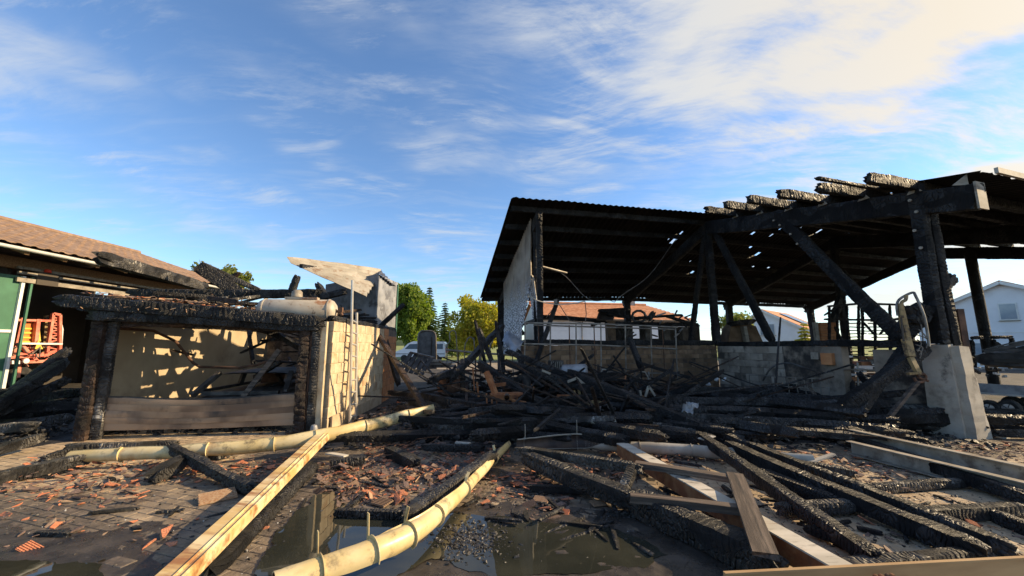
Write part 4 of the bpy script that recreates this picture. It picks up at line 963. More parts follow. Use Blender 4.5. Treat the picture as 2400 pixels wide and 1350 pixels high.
for k, u in enumerate((28, 35, 42)):
    q = MB(); q.poly([P2(u, 845, -.12), P2(u + 5, 845, -.12), P2(u + 5, 853, -.12), P2(u, 853, -.12)], (-.03, 0, 0)); q.build('marker_board', 'white' if k != 1 else 'red_paint', mc)
q = MB(); q.lathe([(0, .02), (.07, .015), (.07, -.03)], 12, Matrix.Translation(P2(61, 846, -.15)) @ Matrix.Rotation(math.pi / 2, 4, 'Y')); q.build('lamp', 'white', mc, smooth=True)
q = MB(); q.tube([P2(52, 812, -.1), P2(62, 826, -.2), P2(75, 830, -.2), P2(92, 815, -.1)], .015, 6); q.tube([P2(94, 812, -.1), P2(93, 836, -.15), P2(88, 838, -.15), P2(84, 828, -.1)], .015, 6); q.build('hose', 'wire', mc)
q = MB(); q.tube([P2(60, 742), P2(74, 675)], .025, 6); q.build('mast', 'white', mc)
q = MB(); q.lathe([(.10, -.1), (.30, -.1), (.32, 0), (.30, .1), (.10, .1)], 16, Matrix.Translation(P2(40, 885, .3)) @ Matrix.Rotation(math.pi / 2, 4, 'Y')); q.build('wheel', 'rubber', mc, smooth=True)
mb_bar([((40, 885), (45, 845)), ((100, 890), (95, 845))], .08, 'stand_leg', d=.2)

# ================================================================ BACKGROUND
def tree(name, base, h, rx, rz, m, label, seed, n=9000, leaf=.16, clumps=70, zc=.62, cat='tree'):
    r = random.Random(seed); t = thing(name, base, label, cat); base = V(base)
    b = MB(); top = base + V((r.uniform(-.3, .3), r.uniform(-.3, .3), h * .72))
    b.tube([base, base.lerp(top, .35) + V((.1, 0, 0)), base.lerp(top, .7), top], .035 * h ** .8, 8, r1=.03); b.build('trunk', 'bark', t, smooth=True)
    cl = []
    c0 = base + V((0, 0, h * zc))
    for k in range(clumps):
        while True:
            p = V((r.uniform(-1, 1), r.uniform(-1, 1), r.uniform(-1, 1)))
            if .25 < p.length < 1: break
        p *= .72 + .4 * noise.noise(p * 1.7 + V((seed, 0, 0)))
        cl.append((c0 + V((p.x * rx, p.y * rx, p.z * rz)), r.uniform(.22, .42) * rx * .75))
    lb = MB()
    for k in range(0, clumps, 6):
        lb.tube([base + V((0, 0, h * r.uniform(.25, .5))), (base + V((0, 0, h * .5))).lerp(cl[k][0], .6) + V((0, 0, .2)), cl[k][0]], .05, 5, r1=.012)
    lb.build('limbs', 'bark', t)
    q = MB(); vs, fs = [], []
    for k in range(n):
        c, rad = cl[k % clumps]
        d = V((r.gauss(0, 1), r.gauss(0, 1), r.gauss(0, 1))).normalized() * rad * r.random() ** .45
        p = c + d; a = V((r.gauss(0, 1), r.gauss(0, 1), r.gauss(0, .6))).normalized(); e = a.orthogonal().normalized(); e = (Matrix.Rotation(r.uniform(0, 6.3), 3, a) @ e)
        f = a.cross(e); s_ = leaf * r.uniform(.6, 1.3); i = len(vs)
        vs += [p - e * s_, p + f * s_ * .5, p + e * s_, p - f * s_ * .5]; fs.append((i, i + 1, i + 2, i + 3))
    q.v, q.f = vs, fs; o0 = OFF[t.name]
    me = mesh_of('crown', [p - o0 for p in vs], fs); o = link('crown', me, m, t)
    return t
def spruce(name, base, h, rad, label, seed, m='needles'):
    r = random.Random(seed); t = thing(name, base, label, 'conifer'); base = V(base)
    b = MB(); b.tube([base, base + V((0, 0, h))], .03 * h, 7, r1=.01); b.build('trunk', 'bark', t)
    vs, fs = [], []; lv = int(h / .32)
    for k in range(lv):
        z = h * (.10 + .9 * k / lv); L = rad * (1 - k / lv) ** .85 * r.uniform(.8, 1.1) + .08
        nb = max(6, int(16 * (1 - k / lv)) + 6)
        for j in range(nb):
            a = r.uniform(0, 6.3); d = V((math.cos(a), math.sin(a), 0)); side = V((-d.y, d.x, 0))
            for q_ in range(int(6 + L * 14)):
                t_ = r.random(); p = base + V((0, 0, z)) + d * L * t_ + V((0, 0, -.28 * L * t_ ** 1.4 + r.uniform(-.05, .05))) + side * r.uniform(-.2, .2) * (1 - t_ * .5)
                e = (d + side * r.uniform(-1, 1) + V((0, 0, r.uniform(-.7, .2)))).normalized() * r.uniform(.12, .24); f = e.orthogonal().normalized() * .07
                i = len(vs); vs += [p - e, p + f, p + e, p - f]; fs.append((i, i + 1, i + 2, i + 3))
    me = mesh_of('crown', [p - base for p in vs], fs); link('crown', me, m, t); return t
def at0(u, Y): p = W(u, 808, Y); return V((p.x, p.y, 0))
tree('broadleaf_tree', at0(490, 30), 7.6, 2.5, 1.5, 'leaf_olive', 'loose olive green treetop rising beyond the garage and the tiled roof', 1, 6000, .17, 60, .86)
tree('broadleaf_tree', at0(955, 42), 9.6, 3.0, 4.6, 'leaf_green', 'tall dense green tree right of the hopper behind the white van', 2, 15000, .2, 100, .53)
tree('broadleaf_tree', at0(905, 46), 8.5, 2.4, 4.0, 'leaf_green', 'green tree half hidden by the hopper side panel', 12, 8000, .2, 80, .5)
spruce('spruce_tree', at0(1003, 47), 8.8, 2.2, 'slim dark spruce peeping above the tall green tree', 3)
spruce('spruce_tree', at0(1041, 50), 7.2, 2.0, 'small separate spruce standing left of the yellowing tree', 4)
tree('broadleaf_tree', at0(1125, 36), 6.5, 3.2, 3.1, 'leaf_yellow', 'yellowing leafy tree left of the barn cladding', 5, 14000, .15, 110, .56)
tree('broadleaf_tree', at0(1172, 40), 6.2, 2.3, 2.6, 'leaf_yellow', 'yellow green tree tucked behind the barn cladding', 6, 8000, .16, 80, .52)
tree('garden_shrub', at0(1060, 52), 4.2, 3.0, 1.8, 'leaf_olive', 'low olive shrub on the meadow edge below the small spruce', 7, 3500, .16, 40, .45, cat='shrub')
tree('garden_shrub', at0(1092, 60), 4.2, 3.6, 1.9, 'leaf_green', 'wide low green shrub behind the hooped cattle barrier', 8, 3500, .18, 40, .45, cat='shrub')
tree('garden_shrub', at0(1000, 44), 3.2, 2.2, 1.5, 'leaf_olive', 'bushy shrub behind the grey rounded sheet', 9, 3500, .16, 40, .45, cat='shrub')
tree('broadleaf_tree', at0(1725, 40), 5.6, 2.3, 1.5, 'leaf_olive', 'sparse tree seen between the barn posts left of the gabled house', 10, 3500, .14, 60, .68)
spruce('spruce_tree', at0(1888, 33), 3.6, 1.0, 'small golden conifer in front of the gabled house', 11, 'leaf_yellow')
# white van
van = thing('white_van', at0(990, 38), 'white van parked on the meadow edge behind the grey rounded sheet', 'van')
vo = at0(990, 38); Mv = Matrix.Translation(vo) @ Matrix.Rotation(math.radians(3), 4, 'Z') @ Matrix.Diagonal((-1, 1, 1, 1))
side = [(-2.35, .45), (-2.4, .9), (-2.3, 1.75), (-2.15, 1.9), (.75, 1.93), (1.25, 1.7), (1.75, 1.18), (2.25, 1.0), (2.42, .8), (2.42, .45)]
Lz = Mv
def extr(pts, y0, y1, tum=.0):
    b = MB(); n = len(pts)
    f = lambda y: [Lz @ V((x, y * (1 - tum * max(0, z - 1.0)), z)) for x, z in pts]
    A, B, C, D_ = f(y0), f(y0 * .96), f(y1 * .96), f(y1)
    A2 = [Lz @ V((x * .985, y0 * (1 - tum * max(0, z - 1.0)), .98 * (z - 1.1) + 1.1)) for x, z in pts]
    D2 = [Lz @ V((x * .985, y1 * (1 - tum * max(0, z - 1.0)), .98 * (z - 1.1) + 1.1)) for x, z in pts]
    rings = [A2, B, C, D2]
    vs = [p for r in rings for p in r]
    fs = [(i * n + k, i * n + (k + 1) % n, (i + 1) * n + (k + 1) % n, (i + 1) * n + k) for i in range(3) for k in range(n)] + [tuple(range(n))[::-1], tuple(3 * n + k for k in range(n))]
    return b.add(vs, fs)
extr(side, -.95, .95, .12).build('body', 'van_white', van, smooth=True)
for (x0, x1, x2, x3) in ((.15, 1.5, 1.05, .15), (-.95, .05, .05, -.95), (-2.1, -1.05, -1.05, -2.1)):
    b = MB(); b.poly([Lz @ V((x, -.955 * (1 - .12 * max(0, z - 1)), z)) for x, z in ((x0, 1.2), (x1, 1.2), (x2, 1.66), (x3, 1.70))], (0, .03, 0)); b.build('window', 'glass', van)
b = MB(); b.poly([Lz @ V((-2.41, y, z)) for y, z in ((-.75, 1.25), (.75, 1.25), (.68, 1.7), (-.68, 1.7))], (.04, 0, 0)); b.build('window', 'glass', van)
for y in (-.88, .88):
    b = MB(); b.bar(Lz @ V((-2.41, y, .85)), Lz @ V((-2.38, y, 1.25)), .12, .06); b.build('tail_light', 'skin_red', van)
    for x in (-1.5, 1.5):
        b = MB(); Mw = Lz @ Matrix.Translation((x, y, .33)) @ Matrix.Rotation(math.pi / 2, 4, 'X'); b.lathe([(0, -.12), (.2, -.12), (.33, -.10), (.33, .10), (.2, .12), (0, .12)], 20, Mw); b.build('wheel', 'rubber', van, smooth=True)
b = MB(); b.bar(Lz @ V((-2.3, -.965, .75)), Lz @ V((2.3, -.965, .75)), .02, .05); b.build('side_strip', 'dark_in', van)

def house(name, loc, label): return thing(name, loc, label, 'house')
# long house with red tiles behind the barn
hy = 36; a0, a1 = at0(1268, hy), at0(1622, hy + 3)
h1_ = house('tiled_house', a0.lerp(a1, .5), 'white brick house with orange tile roof seen under the barn roof')
hd = (a1 - a0).normalized(); hn = V((-hd.y, hd.x, 0)); HL = (a1 - a0).length
ez, rz_ = 4.05, 5.9
b = MB(); b.bar(a0 + hn * .1 + ZU * 2, a1 + hn * .1 + ZU * 2, .2, 4.0); b.build('front_wall', 'white_wall', h1_)
bw_ = MB()
for i in range(24):
    for j in range(13):
        x = .7 * i + (.35 if j % 2 else 0)
        if x < HL * .55: bw_.box(a0 + hd * (x + .3) + hn * -.012 + ZU * (.35 + .27 * j), (.68, .03, .25), rz=math.atan2(hd.y, hd.x))
bw_.build('brick', 'white_wall', h1_, kind='stuff')
b = MB(); b.poly([a0 + hn * .2, a0 + hn * 7, a0 + hn * 7 + ZU * 4, a0 + hn * 3.5 + ZU * 5.7, a0 + hn * .2 + ZU * 4], hd * .2); b.build('gable_wall', 'white_wall', h1_)
tme2 = None; tv = MB(); rowN, colN = 12, int(HL / .5) + 1
for i in range(rowN):
    for j in range(colN):
        t0, t1 = i / rowN, (i + 1) / rowN; x0 = -.3 + j * .5 + (.25 if i % 2 else 0)
        lim = HL + .4 - 3.2 * t0
        if x0 > lim: continue
        A = lambda x, t, dz: a0 + hd * min(x, lim) + hn * (-.45 + 4.0 * t) + ZU * (ez - .05 + (rz_ - ez) * t + dz)
        tv.add([A(x0, t0, .06 + gr.gauss(0, .008)), A(x0 + .48, t0, .06 + gr.gauss(0, .008)), A(x0 + .48, t1, .02), A(x0, t1, .02), A(x0, t0, 0), A(x0 + .48, t0, 0)], [(0, 1, 2, 3), (4, 5, 1, 0)])
tv.build('roof_tile', 'tile_house', h1_, kind='stuff')
b = MB(); A = lambda x, t: a0 + hd * x + hn * (-.45 + 4.0 * t) + ZU * (ez - .07 + (rz_ - ez) * t)
b.add([A(-.3, 0), A(HL + .35, 0), A(HL - 2.8, 1), A(-.3, 1), A(-.3, 1) + hn * 4 - ZU * 1.8, A(HL + .3, 1) + hn * 4 - ZU * 1.8], [(0, 1, 2, 3), (3, 2, 5, 4), (1, 5, 2)]); b.build('roof', 'tile_house', h1_)
b = MB(); b.tube([A(-.3, 1) + ZU * .1, A(HL - 2.8, 1) + ZU * .1], .13, 8); b.build('ridge', 'tile_house', h1_)
b = MB(); b.tube([A(-.3, -.03), A(HL + .3, -.03)], .08, 8); b.build('gutter', 'dark_in', h1_)
b = MB(); p = a0 + hd * 4.0; b.tube([p + ZU * 3.9 - hn * .45, p + ZU * 3.5 - hn * .12, p - hn * .12], .05, 8); b.build('downpipe', 'beam_grey', h1_)
p = a0 + hd * (HL * .72) + hn * 3.6
b = MB(); b.box(p + ZU * 6.1, (.5, .5, 1.1)); b.build('chimney', 'concrete', h1_)
# garden table by its wall
tb4 = thing('garden_table', at0(1362, 30), 'small dark garden table in front of the white brick house', 'table')
p = at0(1362, 30)
b = MB(); b.box(p + ZU * 1.72, (1.5, .7, .06)); b.build('top', 'dark_in', tb4)
for x in (-.6, .6):
    b = MB(); b.bar(p + V((x, 0, 0)), p + V((x, 0, 1.7)), .08, .5, up=(1, 0, 0)); b.build('leg', 'dark_in', tb4)
# gabled houses
def gable_house(name, p, wd, dp, ez, rz_, yaw, label, wins, mroof='tile_house'):
    t = house(name, p, label); R = Matrix.Translation(p) @ Matrix.Rotation(yaw, 4, 'Z'); L = lambda x, y, z: R @ V((x, y, z))
    b = MB(); b.poly([L(-wd / 2, 0, 0), L(wd / 2, 0, 0), L(wd / 2, 0, ez), L(0, 0, rz_), L(-wd / 2, 0, ez)], R.to_3x3() @ V((0, dp, 0))); b.build('wall', 'white_wall', t)
    for s_ in (-1, 1):
        b = MB(); b.poly([L(0, -.35, rz_ + .02), L(s_ * (wd / 2 + .4), -.35, ez - .38 * (rz_ - ez) / (wd / 2) + .02), L(s_ * (wd / 2 + .4), -.35, ez - .38 * (rz_ - ez) / (wd / 2) + .2), L(0, -.35, rz_ + .22)], R.to_3x3() @ V((0, dp + .7, 0))); b.build('roof', mroof, t)
        b = MB(); b.bar(L(0, -.38, rz_ + .05), L(s_ * (wd / 2 + .42), -.38, ez - .38 * (rz_ - ez) / (wd / 2) + .05), .05, .2); b.build('verge_board', 'white', t)
    for (x, z, w_, h_) in wins:
        b = MB(); b.box(L(x, -.02, z), (w_, .06, h_), rz=yaw); f = b.build('window', 'white', t)
        b = MB(); b.box(L(x, -.05, z), (w_ - .14, .04, h_ - .14), rz=yaw); b.build('pane', 'glass_pale', f)
        b = MB(); b.box(L(x, -.06, z - h_ / 2 - .04), (w_ + .1, .14, .05), rz=yaw); b.build('sill', 'beam_grey', f)
    return t, L
hB, LB = gable_house('gabled_house', at0(1795, 44), 8.0, 9, 3.1, 5.4, math.radians(-50), 'white gabled house with solar panel seen between the barn braces', [(.3, 3.3, 1.5, 1.3), (.4, 1.0, 1.3, 1.2)])
b = MB()
pA = LB(.9, 2.6, 4.95)
for (x, y) in ((0, 0),):
    b.poly([LB(.8, 3.0, 5.23), LB(2.9, 3.0, 4.03), LB(2.9, 6.0, 4.03), LB(.8, 6.0, 5.23)], (0, 0, .06))
b.build('solar_array', 'solar', hB)
hC, LC = gable_house('gabled_house', at0(2372, 27), 9.0, 10, 3.7, 5.9, math.radians(-60), 'large white gabled house right of the barn behind the burnt cars', [(.1, 3.9, .85, 1.2), (-1.3, 1.3, 1.3, .95), (1.0, 1.3, 1.7, .95)])
hl = MB(); hl.box(LC(0, -.012, 2.45), (8.9, .03, .06), rz=math.radians(-60)); hl.build('string_course', 'white', hC)
# ================================================================ RUBBLE HEAP
def heap_h(x, y):
    a = max(0, min(1, (x + 3.4) / 1.2)) * max(0, min(1, (8.3 - x) / 2.5)) * max(0, min(1, (y - 6.2 - .10 * max(0, x - 2)) / 1.4)) * max(0, min(1, (12.4 - y) / 1.5))
    n = noise.noise(V((x * .8, y * .8, 2))) * .5 + noise.noise(V((x * 2.3, y * 2.3, 5))) * .3
    return max(0, a * (.22 + .16 * n)) - .02
hm = MB(); hm.grid(lambda a, c: V((-3.6 + 12.2 * a, 6.0 + 6.5 * c, heap_h(-3.6 + 12.2 * a, 6.0 + 6.5 * c) + .035 * noise.noise(V((a * 90, c * 50, 0))))), 170, 90)
hm.build('rubble_mound', 'rubble', origin=(2, 9, 0), kind='stuff', smooth=False)
gm = MB(); gm.grid(lambda a, c: V((-11.5 + 4.2 * a, 6.0 + 4 * c, -.02 + max(0, .5 * math.sin(a * math.pi) * min(1, c * 1.4) + .25 * noise.noise(V((a * 5, c * 5, 1)))))), 60, 50)
gm.build('rubble_mound', 'rubble', origin=(-9.5, 7.5, 0), kind='stuff')

def chunk_vf(r, s, flat=.5):
    bm = bmesh.new()
    for k in range(9):
        d = V((r.gauss(0, 1), r.gauss(0, 1), r.gauss(0, 1))).normalized(); bm.verts.new((d.x * s, d.y * s * r.uniform(.5, 1), d.z * s * flat))
    bmesh.ops.convex_hull(bm, input=bm.verts); bm.verts.index_update()
    vs = [v.co.copy() for v in bm.verts if v.link_faces]; ix = {v.index: i for i, v in enumerate([v for v in bm.verts if v.link_faces])}
    fs = [tuple(ix[q.index] for q in f.verts) for f in bm.faces]; bm.free(); return vs, fs
cr_ = random.Random(55)
LIB = [chunk_vf(cr_, 1.0, cr_.uniform(.35, .8)) for _ in range(14)]
def scatter(name, m, n, pos, size, seed, kind='stuff'):
    r = random.Random(seed); b = MB()
    for k in range(n):
        p = pos(r)
        if p is None: continue
        s_ = size(r); vs, fs = r.choice(LIB); R = Matrix.Rotation(r.uniform(0, 6.3), 3, 'Z') @ Matrix.Rotation(r.gauss(0, .5), 3, 'X')
        b.add([R @ (q * s_) + p for q in vs], fs)
    me = mesh_of(name, b.v, b.f); o = link(name, me, m); o['kind'] = kind; return o
def on_px(regs, dens=None):
    tot = sum(w for *_, w in regs)
    def f(r):
        x = r.uniform(0, tot)
        for (u0, v0, u1, v1, w) in regs:
            x -= w
            if x <= 0: break
        p = G(r.uniform(u0, u1), r.triangular(v0, v1, v0 + (v1 - v0) * .4)); return p
    return f
def heap_pos(r):
    x, y = r.uniform(-3.3, 8.0), r.uniform(6.2, 11.8); return V((x, y, heap_h(x, y) + .03))
scatter('char_rubble', 'rubble', 5200, heap_pos, lambda r: .02 + .07 * r.random() ** 3, 61)
scatter('char_rubble', 'rubble', 1500, lambda r: V((r.uniform(-11, -7.6), r.uniform(6.0, 9), r.uniform(0, .25))), lambda r: .02 + .08 * r.random() ** 3, 62)
scatter('char_rubble', 'rubble', 900, lambda r: V((r.uniform(-7.2, -3.9), r.uniform(7.2, 11.5), .02)), lambda r: .02 + .08 * r.random() ** 3, 63)
FGR = [(0, 1090, 700, 1350, 2.0), (560, 1090, 1300, 1350, 4), (1100, 1080, 1750, 1350, 5), (1750, 1090, 2400, 1340, 4.2), (1000, 1235, 1180, 1310, 2.4)]
scatter('charcoal_bits', 'embers', 5200, on_px(FGR), lambda r: .004 + .022 * r.random() ** 3.2, 64)
scatter('charcoal_bits', 'embers', 900, lambda r: (lambda p: p + V((0, 0, .012)))(G(r.gauss(1098, 42), r.gauss(1268, 22))), lambda r: .006 + .02 * r.random() ** 2, 65)
scatter('charcoal_bits', 'embers', 500, on_px([(1140, 1240, 1540, 1320, 1), (640, 1180, 960, 1330, .7)]), lambda r: .005 + .022 * r.random() ** 3, 66)
scatter('pale_grit', 'ash_white', 1300, on_px(FGR), lambda r: .003 + .008 * r.random() ** 2, 67)

# ---- broken tiles
tr2 = random.Random(71)
def shard_mesh(k, whole=False):
    r = random.Random(900 + k); n = r.choice([4, 5, 5, 6]); s = 1.0
    if whole: pts = [(-1.5, -.95), (1.5, -.95), (1.5, .95), (-1.5, .95)]
    else:
        a = sorted(r.uniform(0, 6.28) for _ in range(n)); pts = [(math.cos(t) * r.uniform(.8, 1.5), math.sin(t) * r.uniform(.45, .9)) for t in a]
    th = .16; b = MB(); cv = r.uniform(-.10, .12)
    m = len(pts); f = lambda x, y: cv * y * y * 2 + (.05 * math.sin(y * 9))
    vs = [V((x, y, th + f(x, y))) for x, y in pts] + [V((x, y, f(x, y))) for x, y in pts]
    cx = V((sum(p[0] for p in pts) / m, sum(p[1] for p in pts) / m, th + .05)); vs.append(cx)
    fs = [(i, (i + 1) % m, 2 * m) for i in range(m)] + [(m + i, m + (i + 1) % m, (i + 1) % m, i) for i in range(m)] + [tuple(range(m, 2 * m))[::-1]]
    return vs, fs
def ribbed():
    b = MB(); n = 6
    for k in range(n): b.box((0, -.8 + 1.6 * k / (n - 1), .12 + .06), (2.6, .12, .12))
    b.box((0, 0, .06), (2.7, 1.9, .12)); return b.v, b.f
SH = [shard_mesh(k) for k in range(12)]; RB = ribbed()
SM_ = {m: [mesh_of('broken_tile', *s, m=m) for s in SH] for m in ('tile_red', 'tile_dark', 'tile_tan')}
RM_ = {m: mesh_of('broken_tile', *RB, m=m) for m in ('tile_red', 'tile_dark', 'tile_tan')}
TREG = [(60, 1062, 480, 1140, 3.6), (-20, 1110, 330, 1190, 1.7), (380, 1070, 690, 1140, 3.0), (745, 1075, 1120, 1165, 6.5), (860, 1035, 1190, 1100, 4.0), (840, 1000, 980, 1060, 1.0), (790, 1140, 960, 1190, 1.6),
        (1200, 1085, 1480, 1160, 3.0), (1120, 1090, 1240, 1200, .8), (1400, 1045, 1900, 1100, 4.0), (1900, 1055, 2250, 1130, 4.2), (2250, 1040, 2420, 1090, 1.4), (1850, 1090, 2150, 1180, 1.2), (0, 1180, 640, 1300, .45), (1230, 1160, 1330, 1230, .4), (2000, 1150, 2400, 1330, .3)]
tp = on_px(TREG)
tiles = []
for k in range(5200):
    p = tp(tr2); s_ = .014 + .058 * tr2.random() ** 3
    u, v = px_of(p); red = .42 if u < 720 else .30 if u < 1250 else .16
    x = tr2.random(); m = 'tile_red' if x < red else 'tile_tan' if x < red + .13 else 'tile_dark'
    tiles.append((s_ / max(1.5, (p - CAM).length), p, s_, m))
tiles.sort(key=lambda t: -t[0])
joined = {m: MB() for m in SM_}
for k, (_, p, s_, m) in enumerate(tiles):
    R = Matrix.Rotation(tr2.uniform(0, 6.3), 3, 'Z') @ Matrix.Rotation(tr2.gauss(0, .26), 3, 'X') @ Matrix.Rotation(tr2.gauss(0, .26), 3, 'Y')
    p = p + V((0, 0, .002 + (tr2.random() ** 1.6) * .085 * max(.15, noise.noise(V((p.x * 1.7, p.y * 1.7, 6))) + .45)))
    if k < 280:
        me = tr2.choice(SM_[m]) if tr2.random() > .10 else RM_[m]
        if me is RM_[m]: s_ = min(s_, .05)
        o = link('broken_tile', me); o.matrix_basis = Matrix.Translation(p) @ R.to_4x4() @ Matrix.Diagonal((s_, s_, s_, 1))
        u, v = px_of(p); wh = 'left of the steel channel' if u < 700 and v < 1350 and p.x < -1.9 else 'between steel channel and twisted gutter' if p.x < .1 else 'between twisted gutter and white steel beam' if p.x < 1.9 else 'right of the white steel beam'
        cn = {'tile_red': 'bright red', 'tile_dark': 'smoke blackened', 'tile_tan': 'washed tan'}[m]
        finish(o, cn + ' broken tile shard ' + wh, 'tile shard', cn + ' tile shards ' + wh)
    else:
        vs, fs = tr2.choice(SH); joined[m].add([R @ (q * s_) + p for q in vs], fs)
for m, b in joined.items():
    me = mesh_of('tile_shards', b.v, b.f); o = link('tile_shards', me, m); o['kind'] = 'stuff'
# shards lying on the garage lintels and in the heap
def on_garage(r): return FL.lerp(FR, r.uniform(-.02, .55)) + gn * r.uniform(-.2, 1.05) + ZU * 0
for m, n, sd in (('tile_red', 60, 1), ('tile_dark', 110, 2), ('tile_tan', 50, 3)):
    b = MB(); r = random.Random(sd)
    for k in range(n):
        p = on_garage(r); p.z = 2.475 - .30 * max(0, (p.x - FL.x) / (FR.x - FL.x)) + .04 * r.random(); vs, fs = r.choice(SH); s_ = r.uniform(.03, .09); R = Matrix.Rotation(r.uniform(0, 6.3), 3, 'Z') @ Matrix.Rotation(r.gauss(0, .35), 3, 'X')
        b.add([R @ (q * s_) + p for q in vs], fs)
    for k in range(n):
        p = heap_pos(r); vs, fs = r.choice(SH); s_ = r.uniform(.03, .07); R = Matrix.Rotation(r.uniform(0, 6.3), 3, 'Z') @ Matrix.Rotation(r.gauss(0, .35), 3, 'X')
        b.add([R @ (q * s_) + p + V((0, 0, .05)) for q in vs], fs)
    me = mesh_of('tile_shards', b.v, b.f); o = link('tile_shards', me, m); o['kind'] = 'stuff'
whole = [(895, 1178, 'tile_tan', .07, 'ribbed pinkish tile lying whole beside the puddle'), (1268, 1172, 'tile_tan', .06, 'ribbed grey tile piece standing alone on the wet paving'), (1402, 1180, 'tile_tan', .055, 'ribbed tile fragment on the lit strip of paving'), (2060, 1157, 'tile_tan', .085, 'ribbed pale tile resting against a charred batten on the lit paving'), (450, 1060, 'tile_dark', .10, 'flat dark tile slab right under the pale gutter'), (510, 1165, 'tile_tan', .12, 'long flat pale tile near the shadow edge of the steel channel')]
for (u, v, m, s_, lab) in whole:
    o = link('roof_tile', RM_[m]); o.matrix_basis = Matrix.Translation(G(u, v, .02)) @ Matrix.Rotation(tr2.uniform(-.5, .9), 4, 'Z') @ Matrix.Rotation(.12, 4, 'X') @ Matrix.Diagonal((s_, s_, s_, 1)); finish(o, lab, 'roof tile')

# ================================================================ HEAP TIMBERS
POOL = []
for k in range(14):
    wd = [.12, .14, .16, .10, .18, .13, .15][k % 7]; L = [1.6, 2.2, 2.8, 3.4, 4.2, 1.9, 2.5][(k * 3) % 7]
    wd *= .86; me = timber_mesh(L, wd, wd * (1.0 + .25 * (k % 3)), 500 + k, cell=.085, groove=.014, wob=.012); me.materials.append(MAT['char' if k % 4 else 'char_ash']); POOL.append((L, me))
hr = random.Random(91)
def looks(L, me, d):
    ln = 'short' if L < 2 else 'long' if L > 3 else 'mid-length'
    col = 'ash grey' if me.materials[0] is MAT['char_ash'] else 'black'
    x, y = abs(d.x) / d.length, abs(d.y) / d.length
    di = 'lying crosswise' if y < .3 else 'pointing at the viewer' if y > .85 else 'slanting back right' if d.x * d.y > 0 else 'slanting back left'
    return ln + ' ' + col, di
HGRP = 'charred timbers of the heap'
def HG(x, y):
    side = 'left end by the rusty drum' if x < -.6 else 'stretch before the rusted implement' if x < 2.2 else 'stretch below the stall railing' if x < 4.8 else 'right end before the block wall'
    return 'charred roof timber tangled in the black heap, in the ' + side
for k in range(135):
    L, me = hr.choice(POOL); x, y = hr.uniform(-2.6, 7.6), hr.triangular(6.5, 11.2, 7.6)
    if -1.2 < x < 3.8 and y > 7.6:
        if hr.random() < .55: continue
        y = 6.5 + (y - 7.6) * .28
    if x < -1.3 and y < 8.8: x += 1.6
    if y < 6.6 + .12 * max(0, x - 1): y += .6
    az = math.radians(hr.gauss(-18, 24) if hr.random() < .75 else hr.uniform(-90, 90)); d = V((math.cos(az), math.sin(az), hr.gauss(0, .07)))
    c = V((x, y, heap_h(x, y) + .06 + (.16 if x < 3.8 else .28) * hr.random() ** 2)); s_ = hr.uniform(.8, 1.1)
    a = c - d * L / 2 * s_
    if a.x < -3.2: a.x = -3.0
    a.z = max(a.z, .08)
    o = bpy.data.objects.new('charred_timber', me); COL.objects.link(o)
    o.matrix_basis = Matrix.Translation(a) @ (frame(a, a + d) @ Matrix.Rotation(hr.uniform(-.8, .8), 3, 'X')).to_4x4() @ Matrix.Diagonal((s_, 1, 1, 1)); lk = looks(L, me, d); lb = lk[0] + ' charred timber ' + lk[1] + ', heap ' + HG(c.x, c.y).split('in the ')[-1]; finish(o, lb, 'timber', 'heap timbers: ' + lb)
for k in range(40):
    L, me = hr.choice([p for p in POOL if p[0] < 3]); x, y = hr.uniform(-11.2, -7.9), hr.uniform(5.6, 9.5); az = math.radians(hr.gauss(15, 25)); d = V((math.cos(az), math.sin(az), hr.gauss(0, .10)))
    c = V((x, y, .06 + .5 * hr.random() * min(1, max(0, (y - 5.6) / 2)))); a = c - d * L / 2
    if max(a.x, (c + d * L / 2).x) > -7.75: a.x -= .9
    o = bpy.data.objects.new('charred_timber', me); COL.objects.link(o)
    o.matrix_basis = Matrix.Translation(a) @ (frame(a, a + d) @ Matrix.Rotation(hr.uniform(-.8, .8), 3, 'X')).to_4x4(); lk = looks(L, me, d); lb = lk[0] + ' charred timber ' + lk[1] + ' in the heap left of the garage'; finish(o, lb, 'timber', 'left heap timbers: ' + lb)
# thin splintered battens sticking out of the heap at all angles
BPOOL = []
for k in range(10):
    L, wd = [.7, 1.0, 1.4, 1.8, 2.2][k % 5], [.035, .05, .065, .045][k % 4]; me = timber_mesh(L, wd, wd * (.6 + .3 * (k % 3)), 800 + k, cell=.07, groove=.006, wob=.007, n=8); me.materials.append(MAT[['char', 'char_brown', 'char', 'char_brown', 'char'][k % 5]]); BPOOL.append((L, me))
for k in range(290):
    L, me = hr.choice(BPOOL); x = hr.triangular(-2.4, 6.6, .8); y = hr.uniform(6.9, 10.8) if x > -1.5 else hr.uniform(7.4, 11)
    hi = k >= 190
    if hi: x, y = hr.uniform(-1.6, 4.2), hr.uniform(8.6, 10.4)
    az = hr.uniform(0, 6.283); el = abs(hr.gauss(0, .30)); d = V((math.cos(az) * math.cos(el), math.sin(az) * math.cos(el), math.sin(el)))
    a = V((x, y, heap_h(x, y) + .05 + (.75 if hi else .30) * hr.random() ** (1 if hi else 2)))
    if hi: a -= d * L * .5; a.z = max(a.z, .1)
    wh = HG(x, y).split('in the ')[-1]
    o = bpy.data.objects.new('charred_batten', me); COL.objects.link(o)
    o.matrix_basis = Matrix.Translation(a) @ frame(a, a + d).to_4x4(); lb = ('steep' if el > .45 else 'tilted' if el > .18 else 'flat lying') + (' long' if L > 1.5 else ' short') + (' brownish' if me.materials[0] is MAT['char_brown'] else ' black') + ' thin batten in the heap, ' + wh; finish(o, lb, 'batten', 'thin battens: ' + lb)
